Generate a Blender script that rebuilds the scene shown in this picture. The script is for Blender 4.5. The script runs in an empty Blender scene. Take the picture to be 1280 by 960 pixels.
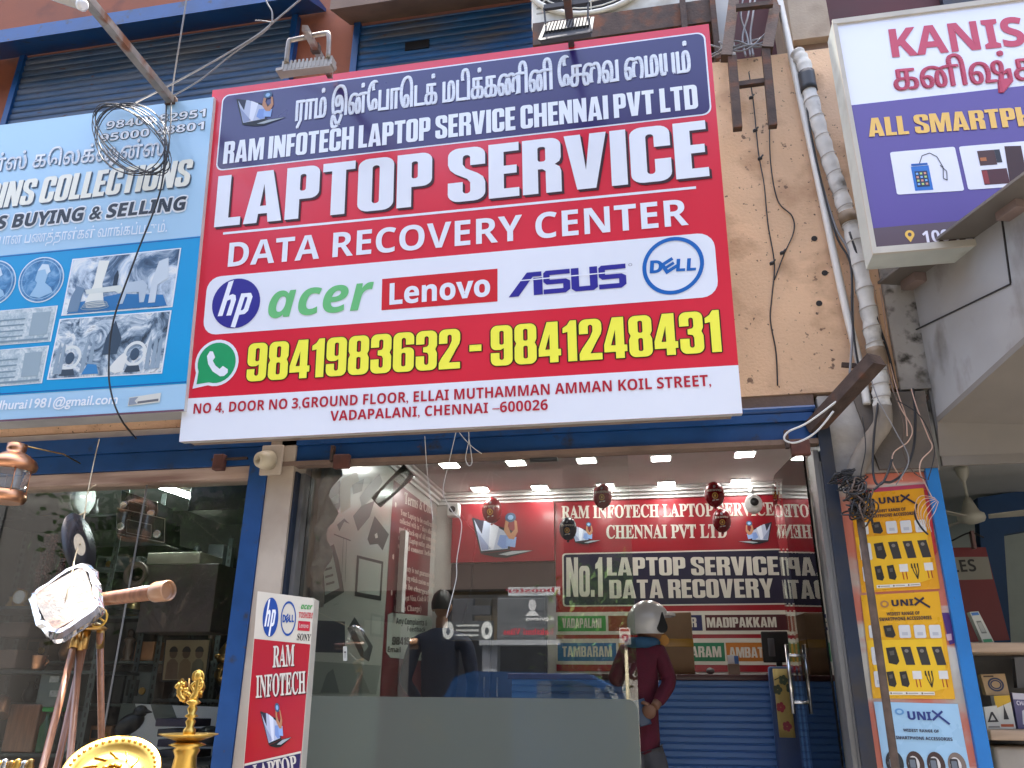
import bpy, bmesh, math, random
from mathutils import Vector, Matrix, Quaternion
from mathutils.geometry import tessellate_polygon
R = math.radians
rnd = random.Random(7)
sc = bpy.context.scene
col = sc.collection

# ------------------------------------------------------------------ camera, world, sun, exposure
FOC = 1010.0
CAM = Vector((0, 0, 1.55))
UP = Vector((26, -2607, FOC)).normalized()
XR = Vector((5612, -330, -FOC)).normalized()
XR = (XR - UP * XR.dot(UP)).normalized()
YF = Vector((0.18575, 0.35658, 0.91562))
YF = (YF - UP * YF.dot(UP) - XR * YF.dot(XR)).normalized()
cd = bpy.data.cameras.new('camera'); cam = bpy.data.objects.new('camera', cd); col.objects.link(cam)
cd.sensor_width = 36; cd.lens = FOC / 1280 * 36; cd.clip_start = .05; cd.clip_end = 2000
# world direction of a camera-space vector c (x right, y down, z forward) is (c.XR, c.YF, c.UP)
def w_of(c): return Vector((c.dot(XR), c.dot(YF), c.dot(UP)))
cx, cy, cz = w_of(Vector((1, 0, 0))), w_of(Vector((0, -1, 0))), w_of(Vector((0, 0, -1)))
cam.matrix_world = Matrix(((cx.x, cy.x, cz.x, CAM.x), (cx.y, cy.y, cz.y, CAM.y), (cx.z, cy.z, cz.z, CAM.z), (0, 0, 0, 1)))
sc.camera = cam
SUN_EL, SUN_AZ = 76, -18
wd = bpy.data.worlds.new('World'); sc.world = wd; wd.use_nodes = True
nt = wd.node_tree; nt.nodes.clear()
sky = nt.nodes.new('ShaderNodeTexSky'); sky.sky_type = 'NISHITA'; sky.sun_disc = False
sky.sun_elevation = R(SUN_EL); sky.sun_rotation = R(SUN_AZ); sky.dust_density = 6.0; sky.air_density = 1.0
bg = nt.nodes.new('ShaderNodeBackground'); bg.inputs[1].default_value = .13
wo = nt.nodes.new('ShaderNodeOutputWorld'); nt.links.new(sky.outputs[0], bg.inputs[0]); nt.links.new(bg.outputs[0], wo.inputs[0])
sl = bpy.data.lights.new('sun', 'SUN'); sl.energy = 4.2; sl.angle = R(.6); sl.color = (1, .95, .87)
so = bpy.data.objects.new('sun', sl); col.objects.link(so)
sd = Vector((math.sin(R(SUN_AZ)) * math.cos(R(SUN_EL)), math.cos(R(SUN_AZ)) * math.cos(R(SUN_EL)), math.sin(R(SUN_EL))))
so.rotation_euler = (-sd).to_track_quat('-Z', 'Y').to_euler(); so.location = (0, -3, 20)
sc.view_settings.view_transform = 'Standard'; sc.view_settings.look = 'None'; sc.view_settings.gamma = 1
sc.view_settings.use_curve_mapping = False
sc.view_settings.exposure = 2.8
sc.cycles.max_bounces = 8; sc.cycles.transparent_max_bounces = 16; sc.cycles.diffuse_bounces = 4; sc.cycles.glossy_bounces = 4
sc.cycles.caustics_reflective = False; sc.cycles.caustics_refractive = False
sc.cycles.use_denoising = True; sc.cycles.sample_clamp_indirect = 6

# ------------------------------------------------------------------ measuring: a picture point put on a known plane
def ray(px, py): return w_of(Vector((px - 640, py - 480, FOC)))
def at(px, py, Y):
    d = ray(px, py); return CAM + d * (Y / d.y)
def atX(px, py, X):
    d = ray(px, py); return CAM + d * ((X - CAM.x) / d.x)
def atZ(px, py, Z):
    d = ray(px, py); return CAM + d * ((Z - CAM.z) / d.z)
class Pl:
    def __init__(s, o, u, v):
        s.o = Vector(o); s.u = Vector(u).normalized(); s.n = s.u.cross(Vector(v)).normalized(); s.v = s.n.cross(s.u).normalized()
    def uv(s, px, py):
        d = ray(px, py); t = (s.o - CAM).dot(s.n) / d.dot(s.n); p = CAM + d * t - s.o
        return (p.dot(s.u), p.dot(s.v))
    def p(s, a, b, d=0): return s.o + s.u * a + s.v * b + s.n * d
class Aff:
    """unit square on a plane, from three picture points (baseline left, baseline right, top left)"""
    def __init__(s, pl, LL, LR, UL, shear=0.0):
        a, b, c = Vector(pl.uv(*LL)), Vector(pl.uv(*LR)), Vector(pl.uv(*UL))
        s.pl = pl; s.a = a; s.e = b - a
        nn = Vector((-s.e.y, s.e.x)).normalized(); h = (c - a).dot(nn); s.f = nn * h + s.e.normalized() * (h * shear)
    def __call__(s, x, y, d=0):
        q = s.a + s.e * x + s.f * y; return s.pl.p(q.x, q.y, d)
class Quad:
    """unit square from four picture corners on a plane (bilinear)"""
    def __init__(s, pl, TL, TR, BR, BL):
        s.pl = pl; s.c = [Vector(pl.uv(*q)) for q in (BL, BR, TR, TL)]
    def __call__(s, x, y, d=0):
        c = s.c; q = (c[0] * (1 - x) + c[1] * x) * (1 - y) + (c[3] * (1 - x) + c[2] * x) * y
        return s.pl.p(q.x, q.y, d)
class Sub:
    """a smaller rectangle of a unit square"""
    def __init__(s, g, x0, y0, x1, y1, shear=0): s.g = g; s.r = (x0, y0, x1, y1); s.sh = shear
    def __call__(s, x, y, d=0):
        x0, y0, x1, y1 = s.r; return s.g(x0 + (x1 - x0) * x + s.sh * y, y0 + (y1 - y0) * y, d)

# ------------------------------------------------------------------ materials
def _nt(name):
    m = bpy.data.materials.new(name); m.use_nodes = True; n = m.node_tree; n.nodes.clear()
    out = n.nodes.new('ShaderNodeOutputMaterial'); return m, n, out
def lin(h):
    h = h.lstrip('#'); r = []
    for i in (0, 2, 4):
        c = int(h[i:i + 2], 16) / 255; r.append(c / 12.92 if c <= .04045 else ((c + .055) / 1.055) ** 2.4)
    return tuple(r)
MATS = {}
def mat(name, c, rough=.6, metal=0., var=.12, vs=6., bump=0., bs=60., spec=.5, dirt=None, map=(1, 1, 1), coat=0, trans=0, emit=None):
    """c base colour (linear tuple or hex). dirt: list of (colour, scale, threshold, softness[, map])"""
    if name in MATS: return MATS[name]
    if isinstance(c, str): c = lin(c)
    m, n, out = _nt(name); L = n.links.new
    b = n.nodes.new('ShaderNodeBsdfPrincipled'); L(b.outputs[0], out.inputs[0])
    b.inputs['Roughness'].default_value = rough; b.inputs['Metallic'].default_value = metal
    b.inputs['Specular IOR Level'].default_value = spec; b.inputs['Coat Weight'].default_value = coat; b.inputs['Coat Roughness'].default_value = .16
    b.inputs['Transmission Weight'].default_value = trans
    tc = n.nodes.new('ShaderNodeTexCoord')
    def noise(scale, mp, det=5.):
        mpn = n.nodes.new('ShaderNodeMapping'); mpn.inputs['Scale'].default_value = mp; L(tc.outputs['Object'], mpn.inputs['Vector'])
        t = n.nodes.new('ShaderNodeTexNoise'); t.inputs['Scale'].default_value = scale; t.inputs['Detail'].default_value = det; L(mpn.outputs[0], t.inputs['Vector']); return t
    cur = None
    if var > 0:
        t = noise(vs, map); r = n.nodes.new('ShaderNodeValToRGB'); L(t.outputs['Fac'], r.inputs[0])
        r.color_ramp.elements[0].position = .3; r.color_ramp.elements[1].position = .7
        r.color_ramp.elements[0].color = tuple(x * (1 - var) for x in c) + (1,)
        r.color_ramp.elements[1].color = tuple(min(1, x * (1 + var)) for x in c) + (1,)
        cur = r.outputs[0]
        rr = n.nodes.new('ShaderNodeMapRange'); L(t.outputs['Fac'], rr.inputs[0]); rr.inputs[3].default_value = max(.02, rough - .12); rr.inputs[4].default_value = min(1, rough + .12)
        L(rr.outputs[0], b.inputs['Roughness'])
    for dd in (dirt or []):
        dc, dsx, th, sf = dd[:4]; mp = dd[4] if len(dd) > 4 else (1, 1, 1)
        if isinstance(dc, str): dc = lin(dc)
        t = noise(dsx, mp, 8.); r = n.nodes.new('ShaderNodeValToRGB'); L(t.outputs['Fac'], r.inputs[0])
        r.color_ramp.elements[0].position = max(0, th - sf); r.color_ramp.elements[1].position = min(1, th + sf)
        r.color_ramp.elements[0].color = (0, 0, 0, 1); r.color_ramp.elements[1].color = (1, 1, 1, 1)
        mx = n.nodes.new('ShaderNodeMix'); mx.data_type = 'RGBA'; L(r.outputs[0], mx.inputs[0])
        if cur is None: mx.inputs[6].default_value = tuple(c) + (1,)
        else: L(cur, mx.inputs[6])
        mx.inputs[7].default_value = tuple(dc) + (1,); cur = mx.outputs[2]
    if cur is None: b.inputs['Base Color'].default_value = tuple(c) + (1,)
    else: L(cur, b.inputs['Base Color'])
    if bump > 0:
        t = noise(bs, map); bn = n.nodes.new('ShaderNodeBump'); bn.inputs['Strength'].default_value = bump; bn.inputs['Distance'].default_value = .01
        L(t.outputs['Fac'], bn.inputs['Height']); L(bn.outputs[0], b.inputs['Normal'])
    if emit:
        b.inputs['Emission Color'].default_value = tuple(emit[0]) + (1,); b.inputs['Emission Strength'].default_value = emit[1]
    MATS[name] = m; return m
def mat_print(name, cols, scale=9., rough=.4, dist=1.5, map=(1, 1, 1)):
    """a printed picture: cloudy marks in a few ink colours"""
    if name in MATS: return MATS[name]
    m, n, out = _nt(name); L = n.links.new
    b = n.nodes.new('ShaderNodeBsdfPrincipled'); L(b.outputs[0], out.inputs[0]); b.inputs['Roughness'].default_value = rough
    tc = n.nodes.new('ShaderNodeTexCoord'); mp = n.nodes.new('ShaderNodeMapping'); mp.inputs['Scale'].default_value = map; L(tc.outputs['Object'], mp.inputs[0])
    t = n.nodes.new('ShaderNodeTexNoise'); t.inputs['Scale'].default_value = scale; t.inputs['Detail'].default_value = 7; t.inputs['Distortion'].default_value = dist; t.inputs['Roughness'].default_value = .65
    L(mp.outputs[0], t.inputs['Vector']); r = n.nodes.new('ShaderNodeValToRGB'); L(t.outputs['Fac'], r.inputs[0])
    e = r.color_ramp.elements; k = len(cols)
    while len(e) < k: e.new(.5)
    for i, cc in enumerate(cols): e[i].position = .32 + .36 * i / (k - 1); e[i].color = tuple(lin(cc)) + (1,)
    L(r.outputs[0], b.inputs['Base Color']); MATS[name] = m; return m
def mat_emit(name, c, s):
    if name in MATS: return MATS[name]
    m, n, out = _nt(name); e = n.nodes.new('ShaderNodeEmission'); e.inputs[0].default_value = tuple(c) + (1,); e.inputs[1].default_value = s
    n.links.new(e.outputs[0], out.inputs[0]); MATS[name] = m; return m
def mat_glass(name, tint=(.93, .96, .95), gain=1.0, haze=0.0, hazec=(.5, .55, .53)):
    """a thin window pane: clear, with the mirror reflection of both its faces"""
    if name in MATS: return MATS[name]
    m, n, out = _nt(name); L = n.links.new
    tr = n.nodes.new('ShaderNodeBsdfTransparent'); tr.inputs[0].default_value = tuple(tint) + (1,)
    gl = n.nodes.new('ShaderNodeBsdfGlossy'); gl.inputs['Roughness'].default_value = .0; gl.inputs[0].default_value = (1, 1, 1, 1)
    fr = n.nodes.new('ShaderNodeFresnel'); fr.inputs[0].default_value = 1.52
    mu = n.nodes.new('ShaderNodeMath'); mu.operation = 'MULTIPLY'; mu.inputs[1].default_value = 1.0 * gain; mu.use_clamp = True; L(fr.outputs[0], mu.inputs[0])
    mx = n.nodes.new('ShaderNodeMixShader'); L(mu.outputs[0], mx.inputs[0]); L(tr.outputs[0], mx.inputs[1]); L(gl.outputs[0], mx.inputs[2])
    last = mx
    if haze > 0:
        df = n.nodes.new('ShaderNodeBsdfDiffuse'); df.inputs[0].default_value = tuple(hazec) + (1,)
        m2 = n.nodes.new('ShaderNodeMixShader'); m2.inputs[0].default_value = haze; L(mx.outputs[0], m2.inputs[1]); L(df.outputs[0], m2.inputs[2]); last = m2
    L(last.outputs[0], out.inputs[0]); MATS[name] = m; return m
def ink(hexc, rough=.38): return mat('ink_' + hexc.strip('#'), hexc, rough=rough, var=.03, vs=3)

# ------------------------------------------------------------------ mesh building
class MB:
    def __init__(s): s.v = []; s.f = []; s.mi = []; s.sm = []; s.ms = []
    def add(s, vs, fs, m, smooth=False):
        if m not in s.ms: s.ms.append(m)
        i = s.ms.index(m); o = len(s.v); s.v += [Vector(q) for q in vs]
        for f in fs: s.f.append([o + k for k in f]); s.mi.append(i); s.sm.append(smooth)
        return s
    def hexa(s, c, m):  # 8 corners: bottom 4 (ccw from above), top 4
        return s.add(c, [(3, 2, 1, 0), (4, 5, 6, 7), (0, 1, 5, 4), (1, 2, 6, 5), (2, 3, 7, 6), (3, 0, 4, 7)], m)
    def box(s, x0, x1, y0, y1, z0, z1, m):
        x0, x1 = sorted((x0, x1)); y0, y1 = sorted((y0, y1)); z0, z1 = sorted((z0, z1))
        return s.hexa([(x0, y0, z0), (x1, y0, z0), (x1, y1, z0), (x0, y1, z0), (x0, y0, z1), (x1, y0, z1), (x1, y1, z1), (x0, y1, z1)], m)
    def bev(s, x0, x1, y0, y1, z0, z1, m, b=.01, M=None):
        bm = bmesh.new(); bmesh.ops.create_cube(bm, size=1)
        for v in bm.verts: v.co = Vector(((x0 + x1) / 2 + v.co.x * abs(x1 - x0), (y0 + y1) / 2 + v.co.y * abs(y1 - y0), (z0 + z1) / 2 + v.co.z * abs(z1 - z0)))
        bmesh.ops.bevel(bm, geom=bm.edges[:], offset=b, segments=2, affect='EDGES', profile=.6)
        return s.bm(bm, m, M, True)
    def bm(s, bm, m, M=None, smooth=False):
        bm.verts.ensure_lookup_table(); bm.verts.index_update()
        vs = [(M @ v.co) if M else v.co.copy() for v in bm.verts]; fs = [[v.index for v in f.verts] for f in bm.faces]; bm.free()
        return s.add(vs, fs, m, smooth)
    def obox(s, c, ax, m):  # centre, three half-axis vectors
        a, b, d = [Vector(q) for q in ax]; c = Vector(c)
        if a.cross(b).dot(d) < 0: d = -d
        return s.hexa([c - a - b - d, c + a - b - d, c + a + b - d, c - a + b - d, c - a - b + d, c + a - b + d, c + a + b + d, c - a + b + d], m)
    def beam(s, p, q, w, h, m, upv=(0, 0, 1)):
        p, q = Vector(p), Vector(q); d = q - p; u = Vector(upv); sd = d.cross(u)
        if sd.length < 1e-6: sd = d.cross(Vector((1, 0, 0)))
        sd.normalize(); u = sd.cross(d).normalized()
        return s.obox((p + q) / 2, (d / 2, sd * w / 2, u * h / 2), m)
    def poly(s, pts, m): return s.add(pts, [list(range(len(pts)))], m)
    def prism(s, pts, vec, m):
        n = len(pts); pts = [Vector(p) for p in pts]; vec = Vector(vec)
        nn = Vector((0, 0, 0))
        for i in range(n): nn += pts[i].cross(pts[(i + 1) % n])
        if nn.dot(vec) > 0: pts.reverse()
        tri = tessellate_polygon([pts])
        vs = pts + [p + vec for p in pts]; fs = [list(range(n)), [n + n - 1 - i for i in range(n)]]
        for i in range(n): j = (i + 1) % n; fs.append([j, i, n + i, n + j])
        return s.add(vs, fs, m)
    def tube(s, pts, r, m, n=8, closed=False, smooth=True):
        pts = [Vector(p) for p in pts]; k = len(pts); rs = r if isinstance(r, (list, tuple)) else [r] * k
        vs = []; t0 = None; u = None
        for i in range(k):
            if closed: t = pts[(i + 1) % k] - pts[i - 1]
            else: t = pts[min(i + 1, k - 1)] - pts[max(i - 1, 0)]
            t.normalize()
            if u is None:
                u = t.orthogonal().normalized()
            else:
                u = (u - t * u.dot(t))
                u = u.normalized() if u.length > 1e-6 else t.orthogonal().normalized()
            w = t.cross(u)
            for j in range(n):
                a = 2 * math.pi * j / n; vs.append(pts[i] + (u * math.cos(a) + w * math.sin(a)) * rs[i])
        fs = []
        for i in range(k if closed else k - 1):
            for j in range(n):
                a, b = i * n + j, i * n + (j + 1) % n; c, d = ((i + 1) % k) * n + j, ((i + 1) % k) * n + (j + 1) % n
                fs.append((a, b, d, c))
        s.add(vs, fs, m, smooth)
        if not closed:
            o = [list(range(n))[::-1], [(k - 1) * n + j for j in range(n)]]; s.add(vs, o, m) if False else None
            base = len(s.v) - len(vs)
            for f in o: s.f.append([base + q for q in f]); s.mi.append(s.ms.index(m)); s.sm.append(False)
        return s
    def lathe(s, prof, o, m, n=24, ax=(0, 0, 1), smooth=True, caps=True):
        o = Vector(o); ax = Vector(ax).normalized(); u = ax.orthogonal().normalized(); w = ax.cross(u)
        vs = []; k = len(prof)
        for r, h in prof:
            for j in range(n):
                a = 2 * math.pi * j / n; vs.append(o + ax * h + (u * math.cos(a) + w * math.sin(a)) * max(r, 1e-4))
        fs = []
        for i in range(k - 1):
            for j in range(n): fs.append((i * n + j, i * n + (j + 1) % n, (i + 1) * n + (j + 1) % n, (i + 1) * n + j))
        s.add(vs, fs, m, smooth)
        if caps:
            base = len(s.v) - len(vs)
            for f in (list(range(n))[::-1], [(k - 1) * n + j for j in range(n)]):
                s.f.append([base + q for q in f]); s.mi.append(s.ms.index(m)); s.sm.append(False)
        return s
    def ball(s, c, r, m, n=16, M=None):
        r = Vector(r) if not isinstance(r, (int, float)) else Vector((r, r, r)); c = Vector(c)
        bm = bmesh.new(); bmesh.ops.create_uvsphere(bm, u_segments=n, v_segments=max(6, n // 2 + 2), radius=1)
        for v in bm.verts:
            q = Vector((v.co.x * r.x, v.co.y * r.y, v.co.z * r.z)); v.co = c + ((M @ q) if M else q)
        return s.bm(bm, m, None, True)
    def shape(s, conts, fn, d, m):
        """flat printed shape: contours (outer first, then holes) in unit coordinates, put down by fn(x,y,d)"""
        pl = [[Vector((x, y, 0)) for x, y in c] for c in conts]
        tri = tessellate_polygon(pl); fl = [p for c in conts for p in c]
        vs = [fn(x, y, d) for x, y in fl]; ref = None; fs = []
        for t in tri:
            a, b, c = [Vector(fl[k]) for k in t]
            cr = (b - a).cross(c - a) if False else (b.x - a.x) * (c.y - a.y) - (b.y - a.y) * (c.x - a.x)
            if abs(cr) < 1e-12: continue
            fs.append(t if cr > 0 else (t[0], t[2], t[1]))
        return s.add(vs, fs, m)
    def build(s, name, parent=None, label=None, cat=None, group=None, kind=None):
        me = bpy.data.meshes.new(name)
        lo = Vector((min(q.x for q in s.v), min(q.y for q in s.v), min(q.z for q in s.v))); hi = Vector((max(q.x for q in s.v), max(q.y for q in s.v), max(q.z for q in s.v)))
        o0 = Vector(((lo.x + hi.x) / 2, (lo.y + hi.y) / 2, lo.z))
        me.from_pydata([tuple(q - o0) for q in s.v], [], s.f)
        for m in s.ms: me.materials.append(m)
        me.polygons.foreach_set('material_index', s.mi); me.polygons.foreach_set('use_smooth', s.sm); me.update()
        o = bpy.data.objects.new(name, me); col.objects.link(o)
        if parent is not None:
            o.parent = parent; o.location = o0 - root_loc(parent)
        else: o.location = o0
        if label: o['label'] = label
        if cat: o['category'] = cat
        if group: o['group'] = group
        if kind: o['kind'] = kind
        return o
def root_loc(o):
    l = Vector(o.location)
    while o.parent is not None: o = o.parent; l = l + Vector(o.location)
    return l
def thing(name, label, cat, loc, group=None):
    o = bpy.data.objects.new(name, None); o.empty_display_size = .1; col.objects.link(o); o.location = Vector(loc)
    o['label'] = label; o['category'] = cat
    if group: o['group'] = group
    return o
def dup(root, loc, label=None):
    r = root.copy(); col.objects.link(r); r.location = Vector(loc)
    if label: r['label'] = label
    for ch in list(root.children):
        c = ch.copy(); col.objects.link(c); c.parent = r
        for g in list(ch.children):
            d = g.copy(); col.objects.link(d); d.parent = c
    return r
def smooth_path(pts, n=8):
    pts = [Vector(p) for p in pts]; out = []
    for i in range(len(pts) - 1):
        p0, p1, p2, p3 = pts[max(i - 1, 0)], pts[i], pts[i + 1], pts[min(i + 2, len(pts) - 1)]
        for k in range(n):
            t = k / n; t2 = t * t; t3 = t2 * t
            out.append(.5 * ((2 * p1) + (p2 - p0) * t + (2 * p0 - 5 * p1 + 4 * p2 - p3) * t2 + (3 * p1 - p0 - 3 * p2 + p3) * t3))
    out.append(pts[-1]); return out

# ------------------------------------------------------------------ lettering
def arc(cx, cy, rx, ry, a0, a1, n=5):
    return [(cx + rx * math.cos(R(a0 + (a1 - a0) * i / n)), cy + ry * math.sin(R(a0 + (a1 - a0) * i / n))) for i in range(n + 1)]
def rr(x0, y0, x1, y1, rx, ry=None, n=5):
    ry = rx if ry is None else ry
    return arc(x1 - rx, y0 + ry, rx, ry, -90, 0, n) + arc(x1 - rx, y1 - ry, rx, ry, 0, 90, n) + arc(x0 + rx, y1 - ry, rx, ry, 90, 180, n) + arc(x0 + rx, y0 + ry, rx, ry, 180, 270, n)
def circ(cx, cy, r, n=32, ry=None): return [(cx + r * math.cos(2 * math.pi * i / n), cy + (ry or r) * math.sin(2 * math.pi * i / n)) for i in range(n)]
def poster_caps():
    """heavy condensed poster capitals, cap height 1: char -> (width, [[outer, hole, ...], ...])"""
    S, w = .2, .5; g = {}
    TR = lambda: arc(w - .15, .85, .15, .15, 0, 90); TL = lambda: arc(.15, .85, .15, .15, 90, 180)
    BL = lambda: arc(.15, .15, .15, .15, 180, 270); BR = lambda: arc(w - .15, .15, .15, .15, 270, 360)
    iT = lambda: arc(.25, .81, .05, .05, 180, 0); iTr = lambda: arc(.25, .81, .05, .05, 0, 180)
    iB = lambda: arc(.25, .19, .05, .05, 360, 180); iBr = lambda: arc(.25, .19, .05, .05, 180, 360)
    g['I'] = (S, [[[(0, 0), (S, 0), (S, 1), (0, 1)]]])
    g['L'] = (.38, [[[(0, 0), (.38, 0), (.38, .16), (S, .16), (S, 1), (0, 1)]]])
    g['E'] = (.4, [[[(0, 0), (.4, 0), (.4, .16), (S, .16), (S, .43), (.37, .43), (.37, .58), (S, .58), (S, .84), (.4, .84), (.4, 1), (0, 1)]]])
    g['F'] = (.39, [[[(0, 0), (S, 0), (S, .41), (.36, .41), (.36, .57), (S, .57), (S, .84), (.39, .84), (.39, 1), (0, 1)]]])
    g['T'] = (.46, [[[(.13, 0), (.33, 0), (.33, .84), (.46, .84), (.46, 1), (0, 1), (0, .84), (.13, .84)]]])
    g['H'] = (.52, [[[(0, 0), (S, 0), (S, .43), (.32, .43), (.32, 0), (.52, 0), (.52, 1), (.32, 1), (.32, .59), (S, .59), (S, 1), (0, 1)]]])
    g['N'] = (.52, [[[(0, 0), (.18, 0), (.18, .46), (.33, 0), (.52, 0), (.52, 1), (.34, 1), (.34, .55), (.2, 1), (0, 1)]]])
    g['M'] = (.7, [[[(0, 0), (.17, 0), (.17, .66), (.27, 0), (.43, 0), (.53, .66), (.53, 0), (.7, 0), (.7, 1), (.46, 1), (.35, .45), (.24, 1), (0, 1)]]])
    g['V'] = (.54, [[[(.15, 0), (.39, 0), (.54, 1), (.33, 1), (.27, .34), (.21, 1), (0, 1)]]])
    g['A'] = (.56, [[[(0, 0), (.2, 0), (.215, .17), (.345, .17), (.36, 0), (.56, 0), (.4, 1), (.16, 1)], [(.235, .32), (.28, .74), (.325, .32)]]])
    g['P'] = (.48, [[[(0, 0), (S, 0), (S, .37)] + arc(.35, .5, .13, .13, 270, 360) + arc(.34, .86, .14, .14, 0, 90) + [(0, 1)], rr(S, .53, .285, .85, .035)]])
    g['R'] = (.5, [[[(0, 0), (S, 0), (S, .44), (.26, .44), (.3, .4), (.3, 0), (.5, 0), (.5, .38), (.48, .46), (.42, .51), (.48, .56), (.5, .63)] + arc(.36, .86, .14, .14, 0, 90) + [(0, 1)], rr(S, .58, .3, .85, .035)]])
    g['O'] = g['0'] = (w, [[rr(0, 0, w, 1, .15), rr(.2, .14, .3, .86, .05)]])
    g['Q'] = g['O']
    g['D'] = (w, [[[(0, 0)] + BR() + TR() + [(0, 1)], rr(S, .16, .3, .84, .04)]])
    g['U'] = (w, [[BL() + BR() + [(w, 1), (w - S, 1)] + iB() + [(S, 1), (0, 1)]]])
    g['C'] = (w, [[[(w, .62)] + TR() + TL() + BL() + BR() + [(w, .4), (.3, .4)] + iB() + iT() + [(.3, .62)]]])
    g['G'] = (w, [[[(w, .64)] + TR() + TL() + BL() + BR() + [(w, .54), (.25, .54), (.25, .4), (.3, .4)] + iB() + iT() + [(.3, .64)]]])
    g['S'] = (w, [[[(w, .66)] + TR() + TL() + [(0, .7), (.03, .6), (.1, .52), (.26, .41), (.3, .34)] + iB() + [(S, .36), (0, .36)] + BL() + BR() + [(w, .33), (.47, .43), (.4, .5), (.24, .61), (S, .69)] + iT() + [(.3, .66)]]])
    g['Y'] = (.54, [[[(.17, 0), (.37, 0), (.37, .38), (.54, 1), (.34, 1), (.27, .62), (.2, 1), (0, 1), (.17, .38)]]])
    g['K'] = (.54, [[[(0, 0), (.2, 0), (.2, .4), (.32, 0), (.54, 0), (.38, .54), (.53, 1), (.31, 1), (.2, .63), (.2, 1), (0, 1)]]])
    g['X'] = (.54, [[[(0, 0), (.2, 0), (.27, .27), (.34, 0), (.54, 0), (.38, .51), (.53, 1), (.33, 1), (.27, .76), (.21, 1), (.01, 1), (.16, .51)]]])
    g['W'] = (.8, [[[(.12, 0), (.32, 0), (.4, .5), (.48, 0), (.68, 0), (.8, 1), (.61, 1), (.57, .45), (.49, 1), (.31, 1), (.23, .45), (.19, 1), (0, 1)]]])
    b8r = [(w, .42), (.46, .52), (w, .61)]
    g['B'] = (w, [[[(0, 0)] + BR() + b8r + TR() + [(0, 1)], rr(S, .14, .3, .44, .03), rr(S, .58, .3, .86, .03)]])
    g['8'] = (w, [[BL() + BR() + b8r + TR() + TL() + [(0, .61), (.04, .52), (0, .42)], rr(S, .14, .3, .45, .04), rr(S, .58, .3, .87, .04)]])
    g['1'] = (.32, [[[(.11, 0), (.31, 0), (.31, 1), (.17, 1), (.1, .89), (0, .82), (0, .7), (.11, .72)]]])
    g['2'] = (w, [[[(0, 0), (w, 0), (w, .16), (.24, .16), (.4, .48), (.48, .62), (w, .72)] + TR() + TL() + [(0, .64), (S, .64)] + iT() + [(.3, .7), (.24, .55), (.06, .28), (0, .16)]]])
    g['3'] = (w, [[[(0, .36)] + BL() + BR() + b8r + TR() + TL() + [(0, .66), (S, .66)] + iT() + [(.3, .65), (.27, .6), (.17, .58), (.17, .46), (.27, .44), (.3, .38)] + iB() + [(S, .36)]]])
    g['4'] = (w, [[[(.25, 0), (.44, 0), (.44, .16), (w, .16), (w, .32), (.44, .32), (.44, 1), (.19, 1), (0, .34), (0, .16), (.25, .16)], [(.15, .32), (.25, .7), (.25, .32)]]])
    g['5'] = (w, [[[(0, .38)] + BL() + BR() + arc(.36, .5, .14, .14, 0, 90) + [(.26, .64), (.2, .6), (.2, .84), (.46, .84), (.46, 1), (.02, 1), (.02, .46), (.2, .46), (.24, .5), (.3, .47)] + iB() + [(S, .38)]]])
    six = [(w, .68)] + TR() + TL() + BL() + BR() + arc(.37, .48, .13, .13, 0, 90) + [(.27, .61), (.2, .57)] + iT() + [(.3, .68)]
    h6 = rr(.2, .14, .3, .48, .04)
    g['6'] = (w, [[six, h6]])
    g['9'] = (w, [[[(w - x, 1 - y) for x, y in six], [(w - x, 1 - y) for x, y in h6]]])
    g['7'] = (.44, [[[(.08, 0), (.28, 0), (.44, .8), (.44, 1), (0, 1), (0, .83), (.26, .83)]]])
    g['-'] = (.28, [[[(0, .4), (.28, .4), (.28, .56), (0, .56)]]])
    g['.'] = (.16, [[[(0, 0), (.16, 0), (.16, .17), (0, .17)]]])
    g['o'] = (.46, [[rr(0, 0, .46, .78, .14), rr(.18, .12, .28, .66, .05)]])
    return g
CAPS = poster_caps()
_tc = {}
def _math(s, up, lo, dg):
    o = ''
    for ch in s:
        if 'A' <= ch <= 'Z': o += chr(up + ord(ch) - 65)
        elif 'a' <= ch <= 'z': o += chr(lo + ord(ch) - 97)
        elif ch.isdigit() and dg: o += chr(dg + int(ch))
        else: o += ch
    return o
def font2d(s, style, off=0.):
    k = (s, style, off)
    if k in _tc: return _tc[k]
    t = s
    if style == 'serif': t = _math(s, 0x1D400, 0x1D41A, 0x1D7CE)
    elif style == 'sans': t = _math(s, 0x1D5D4, 0x1D5EE, 0x1D7EC)
    elif style == 'italic': t = _math(s, 0x1D63C, 0x1D656, 0x1D7EC)
    c = bpy.data.curves.new('t', 'FONT'); c.body = t; c.size = 1; c.offset = off; c.dimensions = '2D'; c.fill_mode = 'BOTH'; c.resolution_u = 4
    o = bpy.data.objects.new('t', c); col.objects.link(o)
    me = bpy.data.meshes.new_from_object(o)
    r = ([(v.co.x, v.co.y) for v in me.vertices], [list(p.vertices) for p in me.polygons])
    bpy.data.objects.remove(o); bpy.data.curves.remove(c); bpy.data.meshes.remove(me)
    _tc[k] = r; return r
def capsize(style):
    vs, _ = font2d('\u0baa' if style == 'tamil' else 'H', style); return max(v[1] for v in vs) - (min(v[1] for v in vs) if style == 'tamil' else 0)
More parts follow.
